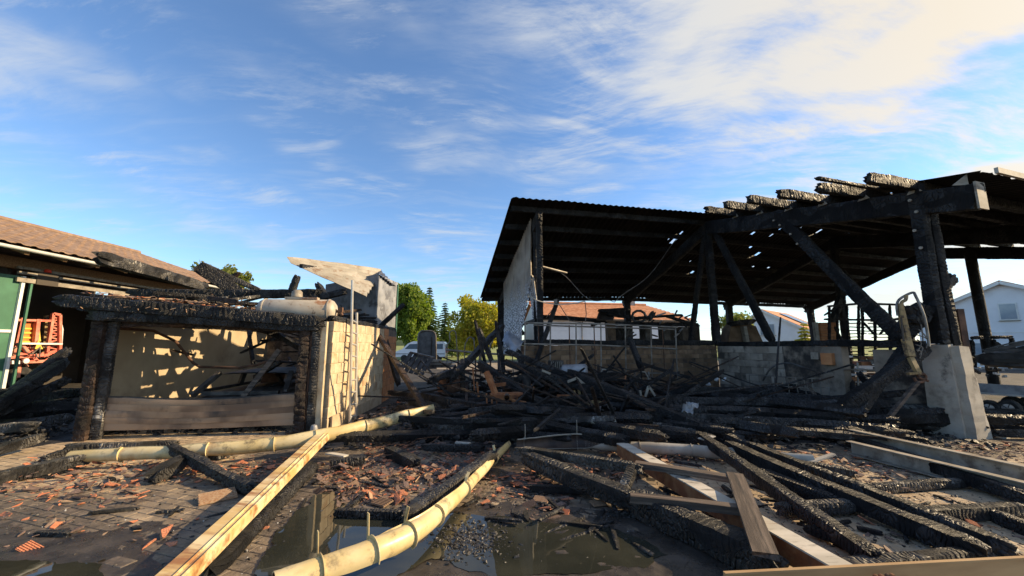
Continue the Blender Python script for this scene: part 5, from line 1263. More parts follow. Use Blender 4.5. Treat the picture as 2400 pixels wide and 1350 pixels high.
# crumpled sheet scraps and grey-brown ash in the heap
scatter('ash_rubble', 'ashy', 2600, heap_pos, lambda r: .015 + .06 * r.random() ** 3, 68)
for k in range(26):
    x, y = hr.triangular(-1.6, 6.8, 2), hr.uniform(6.8, 10.5); c = V((x, y, heap_h(x, y) + .12 + .25 * hr.random())); R = Matrix.Rotation(hr.uniform(0, 6.3), 3, 'Z') @ Matrix.Rotation(hr.gauss(.5, .5), 3, 'X'); w1_, h1_ = hr.uniform(.15, .5), hr.uniform(.1, .3); sd_ = hr.uniform(0, 90)
    b = MB(); b.grid(lambda a, e: c + R @ V(((a - .5) * w1_, (e - .5) * h1_, .10 * noise.noise(V((a * 3 + sd_, e * 3, 0))) + .04 * noise.noise(V((a * 8, e * 8 + sd_, 3))))), 8, 6)
    wh = HG(x, y).split('in the ')[-1]; b.build('sheet_scrap', hr.choice(['soot_metal', 'rust_dark', 'ash_grey', 'rust', 'soot_metal']), label='crumpled burnt sheet scrap caught in the black heap, ' + wh, cat='sheet scrap', group='crumpled sheet scraps, ' + wh)
# inside the barn: low stacked burnt boards along the block wall
for k in range(46):
    L, me = hr.choice(POOL); s0, q0 = hr.uniform(2.0, 6.0), hr.uniform(-5.3, -2.8); c = BP(s0, q0, .08 + .24 * hr.random()); az = math.radians(hr.gauss(-14, 14)); d = V((math.cos(az), math.sin(az), hr.gauss(0, .04))); a = c - d * L * .5
    o = bpy.data.objects.new('charred_timber', me); COL.objects.link(o)
    o.matrix_basis = Matrix.Translation(a) @ (frame(a, a + d) @ Matrix.Rotation(hr.uniform(-.8, .8), 3, 'X')).to_4x4(); lk = looks(L, me, d); lb = lk[0] + ' charred timber ' + lk[1] + ' before the grey block wall'; finish(o, lb, 'timber', 'wall timbers: ' + lb)

def T(u0, v0, z0, u1, v1, z1, wd, lab, m='char', ht=None, Y0=None, Y1=None, name='charred_timber', cat='timber', **kw):
    a = W(u0, v0, Y0) if Y0 else G(u0, v0, z0); b = W(u1, v1, Y1) if Y1 else G(u1, v1, z1)
    return timber(name, a, b, wd, ht, m, label=lab, cat=cat, **kw)
# salient timbers of the heap
T(872, 762, 0, 1008, 975, 0, .11, 'long thin charred pole leaning from the garage far corner down to the pale gutter end', 'char_brown', Y0=11.2, Y1=7.7)
T(897, 775, 0, 935, 905, 0, .13, 'black timber leaning steeply against the end of the orange block wall', Y0=11.6, Y1=10.6)
T(880, 778, 0, 948, 712, 0, .12, 'black timber end pointing up right beside the hopper', Y0=11.6, Y1=11.4)
T(850, 772, 0, 905, 766, 0, .16, 'short black timber lying on the garage wall end below the hopper', Y0=11.4, Y1=11.6)
T(1050, 893, 0, 1180, 762, 0, .15, 'thick black timber rising diagonally right before the meadow gap', Y0=9.0, Y1=11.5)
T(1000, 895, 0, 1065, 870, 0, .16, 'blue black timber lower end resting behind the rusty drum', Y0=8.6, Y1=9.2)
T(1113, 750, 0, 1137, 850, 0, .07, 'leftmost of three thin charred spikes standing upright', Y0=10.2, Y1=10.0, ragged=(1, 0))
T(1122, 768, 0, 1152, 845, 0, .10, 'middle of three charred spikes standing upright', Y0=10.0, Y1=9.8, ragged=(1, 0))
T(1162, 750, 0, 1182, 872, 0, .08, 'rightmost of three thin charred spikes standing upright', Y0=10.2, Y1=10.0, ragged=(1, 0))
T(1212, 820, 0, 1238, 890, 0, .14, 'black timber leaning under the bent zinc sheet', Y0=10.2, Y1=9.6)
T(1122, 850, 0, 1298, 975, 0, .16, 'thick black timber slanting down across the rusty implement', Y0=9.2, Y1=7.6)
T(1185, 822, 0, 1480, 940, 0, .13, 'long black timber slanting from the zinc sheet toward the heap middle', Y0=9.9, Y1=8.2)
T(1180, 848, 0, 1600, 985, 0, .16, 'thick long black timber crossing before the dented silver drum', Y0=9.4, Y1=7.6)
T(1330, 870, 0, 1830, 1080, 0, .17, 'longest black timber running from the drum to the right foreground', Y0=9.0, Y1=5.9)
T(1175, 893, 0, 1450, 880, 0, .15, 'scaly black timber lying level over the tyre with a round tip', Y0=9.1, Y1=9.2)
T(1475, 790, 0, 1505, 870, 0, .13, 'black timber leaning on the stall rails before the brick wall', Y0=10.6, Y1=10.1)
T(1255, 850, 0, 1308, 700, 0, .10, 'thin charred post leaning left of the stall rails', Y0=10.2, Y1=10.8)
T(930, 955, .3, 1240, 1010, .15, .13, 'brown scorched timber lying below the pale gutter end', 'char_brown')
T(975, 925, .5, 1290, 985, .3, .15, 'black timber lying along the heap front left of the rusty implement')
T(1030, 1005, .12, 1250, 975, .3, .12, 'grey scaly timber rising slightly right at the heap front', 'char_ash')
T(1250, 985, .3, 1500, 1020, .14, .13, 'black timber lying over the open brown gutter')
T(2178, 806, 0, 1932, 985, 0, .20, 'big blue black beam slanting down left from the concrete pier', Y0=7.0, Y1=7.1, name='charred_beam', cat='beam', cell=.06)
T(2120, 815, 0, 1990, 1000, 0, .15, 'second black beam crossing under the big one left of the pier', Y0=7.6, Y1=6.9, name='charred_beam', cat='beam')
T(2090, 980, .1, 2010, 870, 0, .12, 'black timber leaning on the sooty concrete panel', Y1=8.6)
T(1985, 880, 0, 2012, 930, 0, .12, 'charred stub at the end of the block wall', Y0=8.9, Y1=8.6)
T(2060, 1012, .05, 2180, 970, .3, .09, 'grey split timber leaning up to the pier foot', 'char_ash', ht=.12)
# ---- foreground charred roof frame, right
T(1640, 1020, .25, 2060, 1318, .08, .13, 'long charred rafter in the foreground right of the scorched plank', cell=.035)
T(1700, 1042, .18, 2330, 1312, .09, .15, 'double charred rafter running down to the bottom right of the yard', cell=.035)
T(1745, 1040, .22, 2395, 1300, .07, .12, 'charred rafter right beside the double one, running to the bottom right', cell=.035)
T(1765, 1105, .07, 1985, 1185, .07, .14, 'short charred rafter ending on the scaly crosspiece', cell=.035)
T(1960, 1015, .15, 2440, 1180, .09, .13, 'charred rafter lying in front of the pair of grey channels', cell=.04)
T(1815, 1196, .07, 2008, 1185, .08, .11, 'scaly sunlit crosspiece between the charred rafters, left one', 'char_ash', cell=.035)
T(2120, 1210, .06, 2420, 1193, .07, .11, 'scaly sunlit crosspiece between the charred rafters, right one', 'char_ash', cell=.035)
T(1965, 1150, .05, 2270, 1130, .06, .09, 'thin scaly sunlit crosspiece farther up the yard', 'char_ash', cell=.035)
T(1960, 1335, .05, 2290, 1303, .06, .11, 'scaly sunlit crosspiece just above the bottom right steel channel', 'char_ash', cell=.03)
T(1840, 1082, .12, 2010, 1112, .07, .10, 'scaly charred timber behind the split white lath', 'char_ash', cell=.035)
T(2310, 1200, .05, 2460, 1262, .05, .11, 'charred rafter stub leaving the yard at the right edge', cell=.035)
T(1880, 1235, .06, 2110, 1320, .06, .07, 'thin charred lath lying along the lit paving', cell=.03)
T(1960, 1330, .05, 2075, 1305, .06, .08, 'short charred end lying by the white steel beam end', cell=.03)
T(2140, 1065, .05, 2420, 1150, .05, .09, 'charred lath lying under the front grey channel', cell=.04)
T(1470, 1165, .12, 1850, 1345, .10, .22, 'very thick charred beam in shade below the ladder of boards', cell=.04, name='charred_beam', cat='beam')
T(1205, 1055, .22, 1510, 1098, .30, .11, 'long scaly charred timber ending at the scorched boards', 'char_ash', cell=.035)
T(1225, 1068, .20, 1495, 1175, .14, .17, 'thick shaded charred beam propped on a stub by the puddle', cell=.04, name='charred_beam', cat='beam')
T(1262, 1065, .24, 1270, 1118, .0, .14, 'short charred stub propping the shaded beam', cell=.04)
T(1225, 1142, .04, 1440, 1152, .05, .07, 'thin charred lath lying on the wet paving before the shaded beam', cell=.03)
T(1486, 1092, .30, 1452, 1168, .12, .10, 'short scaly timber hanging from the scorched boards', 'char_ash', cell=.03)
T(1420, 1200, .02, 1530, 1212, .02, .05, 'charred splinter lying on the lit paving', cell=.03)
# ---- foreground, left and middle
T(942, 1225, .05, 1165, 1062, .16, .13, 'scaly charred timber lying beside the twisted gutter', 'char_ash', cell=.032)
T(783, 1200, .05, 965, 1206, .05, .07, 'thin charred lath reaching over the puddle edge', cell=.03)
T(392, 1052, .20, 600, 1152, .05, .12, 'knotty black timber lying over the left gutter', cell=.035, wob=.02)
T(345, 1128, .05, 436, 1075, .16, .16, 'scaly curved timber end in the left tile debris', 'char_ash', cell=.032)
T(440, 1085, .06, 560, 1055, .08, .11, 'scaly timber behind the knotty black one', 'char_ash', cell=.035)
T(-60, 1130, .08, 218, 1072, .12, .15, 'long scaly timber pointing at the left gutter end', 'char_ash', cell=.032)
T(90, 1080, .06, 200, 1050, .12, .12, 'scaly timber end behind the left gutter tip', 'char_ash', cell=.035)
T(-20, 1060, .1, 110, 1020, .2, .14, 'scaly timber at the left edge, upper one', 'char_ash', cell=.035)
T(-40, 1010, .25, 90, 1000, .3, .15, 'scaly timber at the left edge behind the upper one', 'char_ash', cell=.04)
T(150, 1050, .12, 420, 1040, .10, .12, 'ashy timber lying in front of the garage door opening', 'char_ash', cell=.04)
T(735, 1085, .05, 480, 1340, .05, .20, 'flat soaked charred beam lying between the steel channel and the puddle', cell=.035, name='charred_beam', cat='beam', ht=.10)
T(80, 1250, .02, 165, 1252, .02, .05, 'small charred splinter alone on the left paving', cell=.03)
T(905, 1055, .08, 975, 1090, .05, .16, 'short fat charred block among the middle tiles', cell=.035)
T(985, 1048, .1, 1140, 1052, .08, .10, 'black timber lying behind the middle tiles', cell=.04)
T(770, 1090, .08, 860, 1078, .1, .12, 'charred block by the steel channel end', cell=.035)
sr = random.Random(17)
SPM = [timber_mesh(L, w_, w_ * .7, 700 + k, cell=.03, groove=.005, wob=.006, n=8) for k, (L, w_) in enumerate(((.25, .03), (.4, .04), (.55, .035), (.18, .05), (.32, .025)))]
for me in SPM: me.materials.append(MAT['char'])
spp = on_px([(560, 1090, 1250, 1240, 3), (1200, 1080, 1760, 1330, 4), (1760, 1080, 2400, 1330, 3), (0, 1080, 560, 1250, 1.6)])
for k in range(110):
    p = spp(sr); o = bpy.data.objects.new('charred_splinter', sr.choice(SPM)); COL.objects.link(o)
    o.matrix_basis = Matrix.Translation(p + V((0, 0, .015))) @ Matrix.Rotation(sr.uniform(0, 6.3), 4, 'Z') @ Matrix.Rotation(sr.gauss(0, .08), 4, 'Y'); wh = 'left of the steel channel' if p.x < -1.9 else 'between the steel channel and the puddle' if p.x < .3 else 'around the white steel beam' if p.x < 2.6 else 'among the charred rafters on the right'; finish(o, 'small charred splinter on the yard paving ' + wh, 'splinter', 'charred splinters ' + wh)

# ================================================================ BOARDS
def board(name, a, b, wd, th, m, lab, up=(0, 0, 1)):
    L = (V(b) - V(a)).length; r = random.Random(int(a[0] * 1000)); q = MB(); n = 14
    vs = []
    for i in range(n + 1):
        x = L * i / n
        for (y, z) in ((-.5, -.5), (.5, -.5), (.5, .5), (-.5, .5)): vs.append((x + (r.uniform(-.012, .012) if i in (0, n) else 0), y * wd * (1 + r.gauss(0, .012)), z * th + .006 * math.sin(x * 3)))
    q.add(vs, [(i * 4 + k, i * 4 + (k + 1) % 4, i * 4 + 4 + (k + 1) % 4, i * 4 + 4 + k) for i in range(n) for k in range(4)] + [(3, 2, 1, 0), tuple(n * 4 + k for k in range(4))])
    me = mesh_of(name, q.v, q.f); bm = bmesh.new(); bm.from_mesh(me); bmesh.ops.recalc_face_normals(bm, faces=bm.faces); bm.to_mesh(me); bm.free(); o = link(name, me, m); o.matrix_basis = Matrix.Translation(a) @ frame(a, b, up).to_4x4(); return finish(o, lab, 'board')
board('scorched_board', G(1490, 1088, .27), G(1722, 1124, .27), .11, .055, 'scorch', 'upper scorched brown board bridging the white steel beam')
board('scorched_board', G(1478, 1166, .22), G(1735, 1196, .24), .10, .06, 'scorch', 'lower scorched brown board crossing the white steel beam')
board('scorched_board', G(1722, 1112, .29), G(1795, 1300, .27), .15, .035, 'scorch', 'wide scorched plank pointing toward the viewer with a broken end')
board('pale_lath', G(1880, 1090, .10), G(1955, 1065, .20), .06, .02, 'gutter_grey', 'split whitish lath poking up at the end of the grey gutter')
board('pale_lath', G(768, 1062, .10), G(812, 1070, .10), .08, .02, 'beam_white', 'short white board beside the steel channel end')
board('pale_lath', G(1068, 1037, .12), G(1102, 1040, .12), .07, .02, 'beam_white', 'short white lath in the dark rubble behind the middle tiles')
board('pale_lath', G(1642, 1030, .25), G(1668, 1022, .28), .12, .01, 'beam_white', 'small white metal scrap on the charred rafters')

# ================================================================ GUTTERS
def half(r, th=.006, a0=0., n=10):
    A = [math.pi + math.pi * i / n for i in range(n + 1)]
    return [(r * math.cos(a), r * math.sin(a)) for a in A] + [(r + .012, .004), (r + .008, .012), (r - th, .008)] + [((r - th) * math.cos(a), (r - th) * math.sin(a)) for a in A[::-1]]
def smooth_path(ps, n=6):
    out = []
    for i in range(len(ps) - 1):
        p0, p1, p2, p3 = ps[max(i - 1, 0)], ps[i], ps[i + 1], ps[min(i + 2, len(ps) - 1)]
        for k in range(n):
            t = k / n; out.append(.5 * ((2 * p1) + (p2 - p0) * t + (2 * p0 - 5 * p1 + 4 * p2 - p3) * t * t + (3 * p1 - p0 - 3 * p2 + p3) * t ** 3))
    return out + [ps[-1]]
def lerp_list(xs, n=6):
    out = []
    for i in range(len(xs) - 1): out += [xs[i] + (xs[i + 1] - xs[i]) * k / n for k in range(n)]
    return out + [xs[-1]]
def gutter(pts, rolls, r, m, lab, hang, base, scales=None, hm='gutter'):
    t = thing('rain_gutter', base, lab, 'gutter')
    P = smooth_path(pts, 10); P = [p + V((noise.noise(p * 2.3) * .012, 0, noise.noise(p * 2.9 + V((4, 1, 0))) * .012)) for p in P]; R = [a + .10 * noise.noise(V((k * .21, len(pts), 3))) for k, a in enumerate(lerp_list([math.radians(a) for a in rolls], 10))]; sc = [a * (1 + .07 * noise.noise(V((k * .33, len(pts), 8)))) for k, a in enumerate(lerp_list(scales, 10))]
    b = MB(); b.sweep(P, half(r), R, scales=sc); g = b.build('trough', m, t, smooth=True)
    # scorched lining sits just inside the zinc
    b = MB(); b.sweep(P, [((r - .0085) * math.cos(math.pi + math.pi * i / 10), (r - .0085) * math.sin(math.pi + math.pi * i / 10)) for i in range(11)] , R, closed=False, scales=sc); b.build('sooty_lining', 'gutter_in', t, smooth=True)
    for (f, stem) in hang:
        i = min(len(P) - 2, max(1, int(f * (len(P) - 1)))); c = P[i]; Fm = frame(P[i - 1], P[i + 1]); ro = R[i]; s_ = sc[i] if sc else 1
        arc = []
        for k in range(13):
            a = ro + math.pi + math.pi * k / 12 ; arc.append(c + Fm @ V((0, math.cos(a), math.sin(a))) * (r * s_ + .006))
        if stem: arc += [arc[-1] + stem * .25 + V((0, 0, .02)), arc[-1] + stem]
        b = MB(); b.sweep(arc, [(-.015, -.003), (.015, -.003), (.015, .003), (-.015, .003)], up=Fm.col[0]); b.build('hanger', hm, t)
    return t
gutter([G(1189, 1040, .10), G(1120, 1110, .12), G(1050, 1178, .14), G(985, 1236, .16), G(885, 1288, .16), G(765, 1332, .15), G(640, 1378, .14)], [55, 62, 75, 100, 150, 165, 170], .082, 'gutter',
       'long twisted cream gutter in front of the puddle, running to the bottom edge', [(.10, V((-.02, .05, .10))), (.25, V((.03, .04, .08))), (.42, None), (.55, V((.02, .0, .12))), (.69, V((0.0, -.02, .20))), (.86, V((0, -.02, .20)))], G(985, 1236, 0), scales=[.72, .85, .9, .95, 1.05, 1.05, 1.05])
gutter([G(1010, 957, .42), G(900, 985, .34), G(770, 1018, .26), G(610, 1043, .20), G(430, 1058, .17), G(165, 1071, .14)], [35, 45, 60, 75, 80, 80], .115, 'gutter',
       'long cream gutter lying in front of the garage, under the steel channel end', [(.12, V((0, -.02, -.16))), (.28, V((0, -.02, -.2))), (.45, None), (.57, V((-.05, -.04, -.05))), (.74, V((-.05, -.04, -.05))), (.9, V((-.05, -.04, -.04)))], G(600, 1070, 0), scales=[1, 1, .95, .8, .72, .68])
gutter([G(1212, 1043, .12), G(1290, 1037, .14), G(1370, 1034, .16), G(1450, 1044, .14), G(1640, 1056, .12), G(1905, 1080, .12)], [105, 100, 70, -60, -70, -70], .10, 'gutter_grey',
       'grey gutter with open brown mouth lying along the heap front', [(.06, V((0, 0, .20))), (.36, V((0, 0, .20))), (.66, V((.0, -.03, -.05))), (.78, V((0, -.03, -.05))), (.9, V((.06, -.10, -.06)))], G(1500, 1060, 0), scales=[.9, 1, 1, .9, .9, .85], hm='gutter_grey')
# ================================================================ STEEL PROFILES
def profile_beam(name, a, b, prof, m, lab, roll=0., extra=None):
    t = thing(name, (V(a) + V(b)) / 2 * 1, lab, 'steel beam'); q = MB(); n = 24
    q.sweep([V(a).lerp(V(b), i / n) for i in range(n + 1)], prof, roll); q.build('profile', m, t)
    if extra: extra(t, V(a), V(b))
    return t
railp_ = [(-.105, 0), (.015, 0), (.028, .016), (.042, 0), (.072, 0), (.086, .016), (.10, 0), (.108, -.10), (.097, -.10), (.090, -.012), (-.094, -.012), (-.094, -.10), (-.105, -.10)]
railp = [(y * .84, z * .85) for y, z in railp_]
a_, b_ = G(762, 1012, .30), G(362, 1385, .19)
profile_beam('steel_channel', a_, b_, railp, 'beam_rust', 'long yellowed rusty steel channel running from the gutter to the bottom left', roll=math.radians(-4))
def ibeam(w_, h_, t_=.012): return [(-w_ / 2, h_ / 2), (w_ / 2, h_ / 2), (w_ / 2, h_ / 2 - t_), (t_ / 2, h_ / 2 - t_), (t_ / 2, -h_ / 2 + t_), (w_ / 2, -h_ / 2 + t_), (w_ / 2, -h_ / 2), (-w_ / 2, -h_ / 2), (-w_ / 2, -h_ / 2 + t_), (-t_ / 2, -h_ / 2 + t_), (-t_ / 2, h_ / 2 - t_), (-w_ / 2, h_ / 2 - t_)]
def box_end(t, a, b):
    q = MB(); q.sweep([a.lerp(b, i / 20) for i in range(21)], [(-.072, .066), (.072, .066), (.072, -.08), (.060, -.08), (.060, .054), (-.060, .054), (-.060, -.08), (-.072, -.08)]); q.build('web', 'rust', t)
    d = (b - a).normalized(); q = MB(); q.bar(a - d * .006, a + d * .004, .15, .15); q.build('end_plate', 'rust', t)
profile_beam('steel_beam', G(1458, 1052, .17), G(1985, 1362, .14), [(-.08, .08), (.08, .08), (.08, .068), (-.08, .068)], 'beam_white', 'white topped steel beam running under the scorched boards to the bottom right', extra=box_end)
chan = [(-.05, .09), (.05, .09), (.05, .08), (-.038, .08), (-.038, -.08), (.05, -.08), (.05, -.09), (-.05, -.09)]
chan_r = [(-y, z) for y, z in chan][::-1]
profile_beam('steel_channel', G(1996, 1020, .20), G(2440, 1120, .20), chan_r, 'beam_grey', 'rear one of two parallel dull grey channels right of the heap')
profile_beam('steel_channel', G(1990, 1048, .12), G(2440, 1160, .12), chan_r, 'beam_grey', 'front one of two parallel dull grey channels right of the heap')
def bolts(t, a, b):
    for f in (.385, .40, .418, .43):
        q = MB(); c = a.lerp(b, f) + V((0, -.055, .06)); q.lathe([(0, .02), (.012, .02), (.012, 0)], 8, Matrix.Translation(c) @ Matrix.Rotation(math.pi / 2, 4, 'X')); q.build('bolt', 'rust', t)
profile_beam('steel_channel', G(1700, 1382, .24), G(2520, 1336, .24), [(-.014, .09), (.010, .09), (.010, -.11), (-.004, -.11), (-.004, .078), (-.014, .078)], 'beam_brown', 'brownish steel channel cut off by the bottom right edge of the view', extra=bolts)
# ================================================================ MACHINERY AND FITTINGS IN THE HEAP
def tubes(name, segs, r, m, parent, n=7):
    b = MB()
    for s_ in segs: b.tube(s_, r, n)
    return b.build(name, m, parent, smooth=True)
# stall rails before the brick wall
st = thing('stall_railing', W(1410, 900, 10.5), 'bent tubular stall railing standing before the brick wall', 'railing')
def sy(u): return 9.85 + (u - 1231) / 350 * 1.3
for (v0, v1) in ((757, 767), (806, 818)): tubes('rail', [[W(1228, v0, sy(1228)), W(1400, (v0 + v1) / 2 - 3, sy(1400)), W(1588, v1, sy(1588))]], .022, 'steel', st)
tubes('rail', [[W(1410, 871, sy(1410)), W(1490, 873, sy(1490))]], .018, 'steel', st); tubes('rail', [[W(1505, 874, sy(1505)), W(1582, 876, sy(1582))]], .018, 'steel', st)
for k, u in enumerate((1231, 1290, 1350, 1408, 1465, 1525, 1583)):
    p = W(u, 757 + k * 1.6, sy(u)); zb = [.75, .9, .8, .55, .35, .3, .6][k]
    tubes('upright', [[p, V((p.x - .02, p.y, 1.2)), V((p.x - .03 - .02 * (k % 2), p.y, zb))]], .019, 'steel', st)
for u in (1262, 1334, 1392, 1552):
    p = W(u, 762, sy(u) + .35); tubes('upright', [[p, V((p.x, p.y, .9))]], .016, 'rust_dark', st)
tubes('rail', [[W(1250, 762, sy(1250) + .35), W(1580, 772, sy(1580) + .35)]], .02, 'steel', st)
for (u, v) in ((1397, 874), (1418, 872), (1510, 878)):
    c = W(u, v, 10.3); tubes('bow', [[c + V((-.10, 0, -.12)), c + V((-.10, 0, 0)), c + V((-.06, 0, .07)), c + V((.02, 0, .07)), c + V((.06, 0, 0)), c + V((.12, 0, -.12))]], .016, 'beam_white', st)
for u in (1487, 1520):
    c = W(u, 870, 10.6); tubes('bracket', [[c, c + V((-.08, -.05, -.45))], [c, c + V((.06, -.05, -.4))]], .012, 'steel', st)
b = MB(); b.tube(smooth_path([W(1240, 693, 10.4), W(1262, 705, 10.4), W(1300, 713, 10.5), W(1340, 712, 10.6), W(1370, 706, 10.8)]), .016, 6); b.build('sagging_pipe', 'beam_white', st, smooth=True)
b = MB(); b.box(W(1240, 692, 10.4), (.08, .08, .07)); b.box(W(1302, 706, 10.6), (.09, .07, .10)); b.build('pipe_bracket', 'steel', st)
tubes('strut', [[W(1371, 706, 10.9), W(1374, 735, 11), W(1372, 755, 11)], [W(1310, 712, 10.7), W(1335, 752, 10.8), W(1400, 762, 10.9)], [W(1303, 715, 10.7), W(1280, 745, 10.7)]], .012, 'wire', st)
# hooped cattle barrier left of the barn
hpb = thing('cattle_barrier', at0(1130, 13), 'hooped tubular cattle barrier before the meadow', 'barrier')
tubes('rail', [[W(1045, 820, 13), W(1120, 827, 13), W(1210, 833, 12.8)]], .035, 'steel', hpb); tubes('rail', [[W(1040, 868, 13), W(1200, 870, 12.8)]], .03, 'rust_dark', hpb)
for (u, v) in ((1062, 775), (1103, 790), (1163, 779), (1140, 800), (1192, 812)):
    a = W(u - 8, v + 5, 13); c = W(u + 6, v + 5, 13); tp_ = W(u, v, 13)
    tubes('hoop', [smooth_path([W(u - 14, 890, 13), W(u - 14, 815, 13), W(u - 8, 800 if v < 790 else v + 8, 13), a, tp_, c, W(u + 8, 800 if v < 790 else v + 8, 13), W(u + 12, 890, 13)], 4)], .018, 'steel', hpb)
for u in (1075, 1115, 1150, 1178): tubes('upright', [[W(u, 822, 13), W(u, 900, 13)]], .02, 'rust_dark', hpb)
# bent zinc
zs = thing('bent_zinc_sheet', W(1200, 830, 10.3), 'crumpled bluish zinc sheet hanging at the left end of the brick wall', 'sheet')
b = MB(); C0, C1, C2, C3 = W(1188, 776, 10.6), W(1229, 799, 10.2), W(1176, 800, 10.3), W(1205, 826, 9.9)
b.grid(lambda a, c: C0.lerp(C1, a).lerp(C2.lerp(C3, a), c) + V((0, -.14 * math.sin(a * math.pi) * math.sin(c * math.pi), .03 * math.sin(a * 6) + .03 * noise.noise(V((a * 5, c * 5, 0))))), 14, 12); b.build('sheet', 'zinc_blue', zs, smooth=True)
b = MB(); b.grid(lambda a, c: C1.lerp(C3, a) + V((-.12 * c, -.02, -.14 * c)) + V((0, .03 * math.sin(a * 14), .025 * math.sin(a * 11))), 14, 4); b.build('torn_edge', 'ash_white', zs)
# rounded grey sheet, slatted crate, stacked slabs by the meadow
rs = thing('rounded_rubber_sheet', at0(1000, 18), 'grey rounded sheet standing upright in front of the white van', 'sheet')
pts = []
for k in range(13): a = math.pi * k / 12; pts.append((math.cos(a), math.sin(a)))
def RSp(s, d):
    o = [W(980, 862, 18)] + [W(1001 + s * (19 if 1 else 0) * -x, 798 - (s * 23 * y), 18) for x, y in [(p[0], p[1]) for p in pts]][::1] + [W(1023, 862, 18)]
    return o
outl = [W(979, 865, 18)] + [W(1001 - 21 * (abs(x) ** .5) * (1 if x > 0 else -1), 800 - 25 * (y ** .6 if y > 0 else 0), 18) for x, y in pts] + [W(1023, 865, 18)]
b = MB(); b.poly(outl, (0, .06, 0)); b.build('sheet', 'tarp', rs)
b = MB(); b.tube([p + V((0, -.01, 0)) for p in outl], .035, 6); b.build('rim', 'steel', rs, smooth=True)
b = MB(); b.bar(W(1012, 790, 17.95), W(1010, 862, 17.95), .05, .03, up=(0, 1, 0)); b.build('seam', 'dark_in', rs)
sc = thing('slatted_crate', at0(970, 12.5), 'black slatted gate panel tilted in front of the white van', 'gate panel')
b = MB(); b.bar(W(962, 825, 12.5), W(1018, 838, 12.3), .06, .04); b.build('top_bar', 'steel', sc)
for k in range(5):
    u0 = 964 + 12 * k; v0 = 827 + 2.8 * k
    b = MB(); b.bar(W(u0, v0, 12.5), W(u0 - 26, v0 + 42, 12.0), .13, .03, up=(0, -1, .4)); b.build('slat', 'soot_metal', sc)
for k, (u, v, w_) in enumerate(((1005, 852, 1.5), (1010, 858, 1.7), (1000, 846, 1.0))):
    bx_ = MB(); c = W(u, v, 13.5); bx_.box(c, (w_, .8, .07), rz=.1 * k); bx_.build('stone_slab', 'concrete_soot', label=['middle slab of the small stack beside the slatted gate panel', 'lowest widest slab of the stack beside the slatted gate panel', 'topmost smallest slab of the stack beside the slatted gate panel'][k], cat='slab', group='slabs stacked by the gate panel')
# rusty drum
dr = thing('rusty_drum', W(1052, 900, 9.4), 'dark rusty open drum standing left of the wooden post in the heap', 'drum')
b = MB(); b.lathe([(.0, 0), (.26, 0), (.27, .02), (.265, .34), (.285, .36), (.265, .38), (.25, .38), (.25, .05)], 20, Matrix.Translation(W(1052, 918, 9.4))); b.build('shell', 'rust_dark', dr, smooth=True)
b = MB(); b.tube([W(1052, 885, 9.4) + V((.275 * math.cos(a / 10 * 6.283), .275 * math.sin(a / 10 * 6.283), 0)) for a in range(11)], .014, 6); b.build('rim', 'steel', dr)
timber('wooden_post', W(1083, 838, 9.6), W(1086, 935, 9.6), .13, .11, 'scorch', label='grey upright wooden post behind the heap beside the rusty drum', cat='post', ragged=(1, 0))
# burnt implement with tyres
im = thing('burnt_implement', W(1190, 955, 8.8), 'orange rusted farm implement frame buried in the heap', 'farm implement')
def ibar(name, u0, v0, u1, v1, Y, w_, m='rust', h_=None, Y1=None):
    Y -= .8; b = MB(); b.bar(W(u0, v0, Y), W(u1, v1, Y1 - .8 if Y1 else Y), w_, h_ or w_); return b.build(name, m, im)
b = MB(); b.poly([W(1150, 926, 7.8), W(1226, 924, 7.8), W(1200, 938, 7.8), W(1180, 938, 7.8)], (0, .25, .02)); b.build('hitch_plate', 'rust', im)
b = MB(); b.lathe([(.05, -.15), (.05, .15)], 12, Matrix.Translation(W(1188, 930, 7.7)) @ Matrix.Rotation(math.pi / 2, 4, 'X')); b.build('socket', 'dark_in', im)
ibar('beam', 1148, 925, 1225, 923, 8.7, .05); ibar('beam', 1138, 952, 1232, 955, 8.6, .06); ibar('box', 1200, 945, 1232, 950, 8.5, .10, h_=.14)
for u in (1140, 1152, 1163, 1176, 1188, 1199, 1212): ibar('tine', u, 922, u + 2, 958, 8.65, .03)
ibar('arm', 1140, 872, 1162, 925, 9.0, .09, Y1=8.8); ibar('arm', 1118, 895, 1122, 930, 9.2, .04); ibar('beam', 1156, 903, 1186, 900, 9.1, .07); ibar('arm', 1150, 880, 1158, 905, 9.1, .16, m='rust', h_=.05); ibar('arm', 1108, 860, 1112, 915, 9.4, .03)
tubes('loop', [smooth_path([W(1140, 900, 9), W(1143, 888, 9), W(1152, 886, 9), W(1158, 895, 9), W(1158, 915, 9)], 4)], .02, 'steel', im)
tubes('pipe', [[W(1102, 880, 9.4), W(1104, 960, 9.2)], [W(1094, 888, 9.3), W(1092, 945, 9.3)]], .03, 'steel', im)
def tyre(u, v, Y, r, w_, yaw, label, seed):
    M = Matrix.Translation(W(u, v, Y)) @ Matrix.Rotation(yaw, 4, 'Z') @ Matrix.Rotation(math.pi / 2, 4, 'Y')
    b = MB(); b.lathe([(r * .55, -w_ * .4), (r * .8, -w_ * .5), (r * .96, -w_ * .42), (r, -w_ * .2), (r * .985, -w_ * .05), (r * .985, w_ * .05), (r, w_ * .2), (r * .96, w_ * .42), (r * .8, w_ * .5), (r * .55, w_ * .4)], 28, M); t = b.build('wheel', 'rubber', im, smooth=True)
    b = MB(); b.lathe([(r * .56, -w_ * .38), (r * .5, -w_ * .3), (r * .2, -w_ * .2), (0, -w_ * .2)], 20, M); b.lathe([(r * .56, w_ * .38), (r * .5, w_ * .3), (r * .2, w_ * .2), (0, w_ * .2)], 20, M); b.build('rim', 'rust_dark', t, smooth=True)
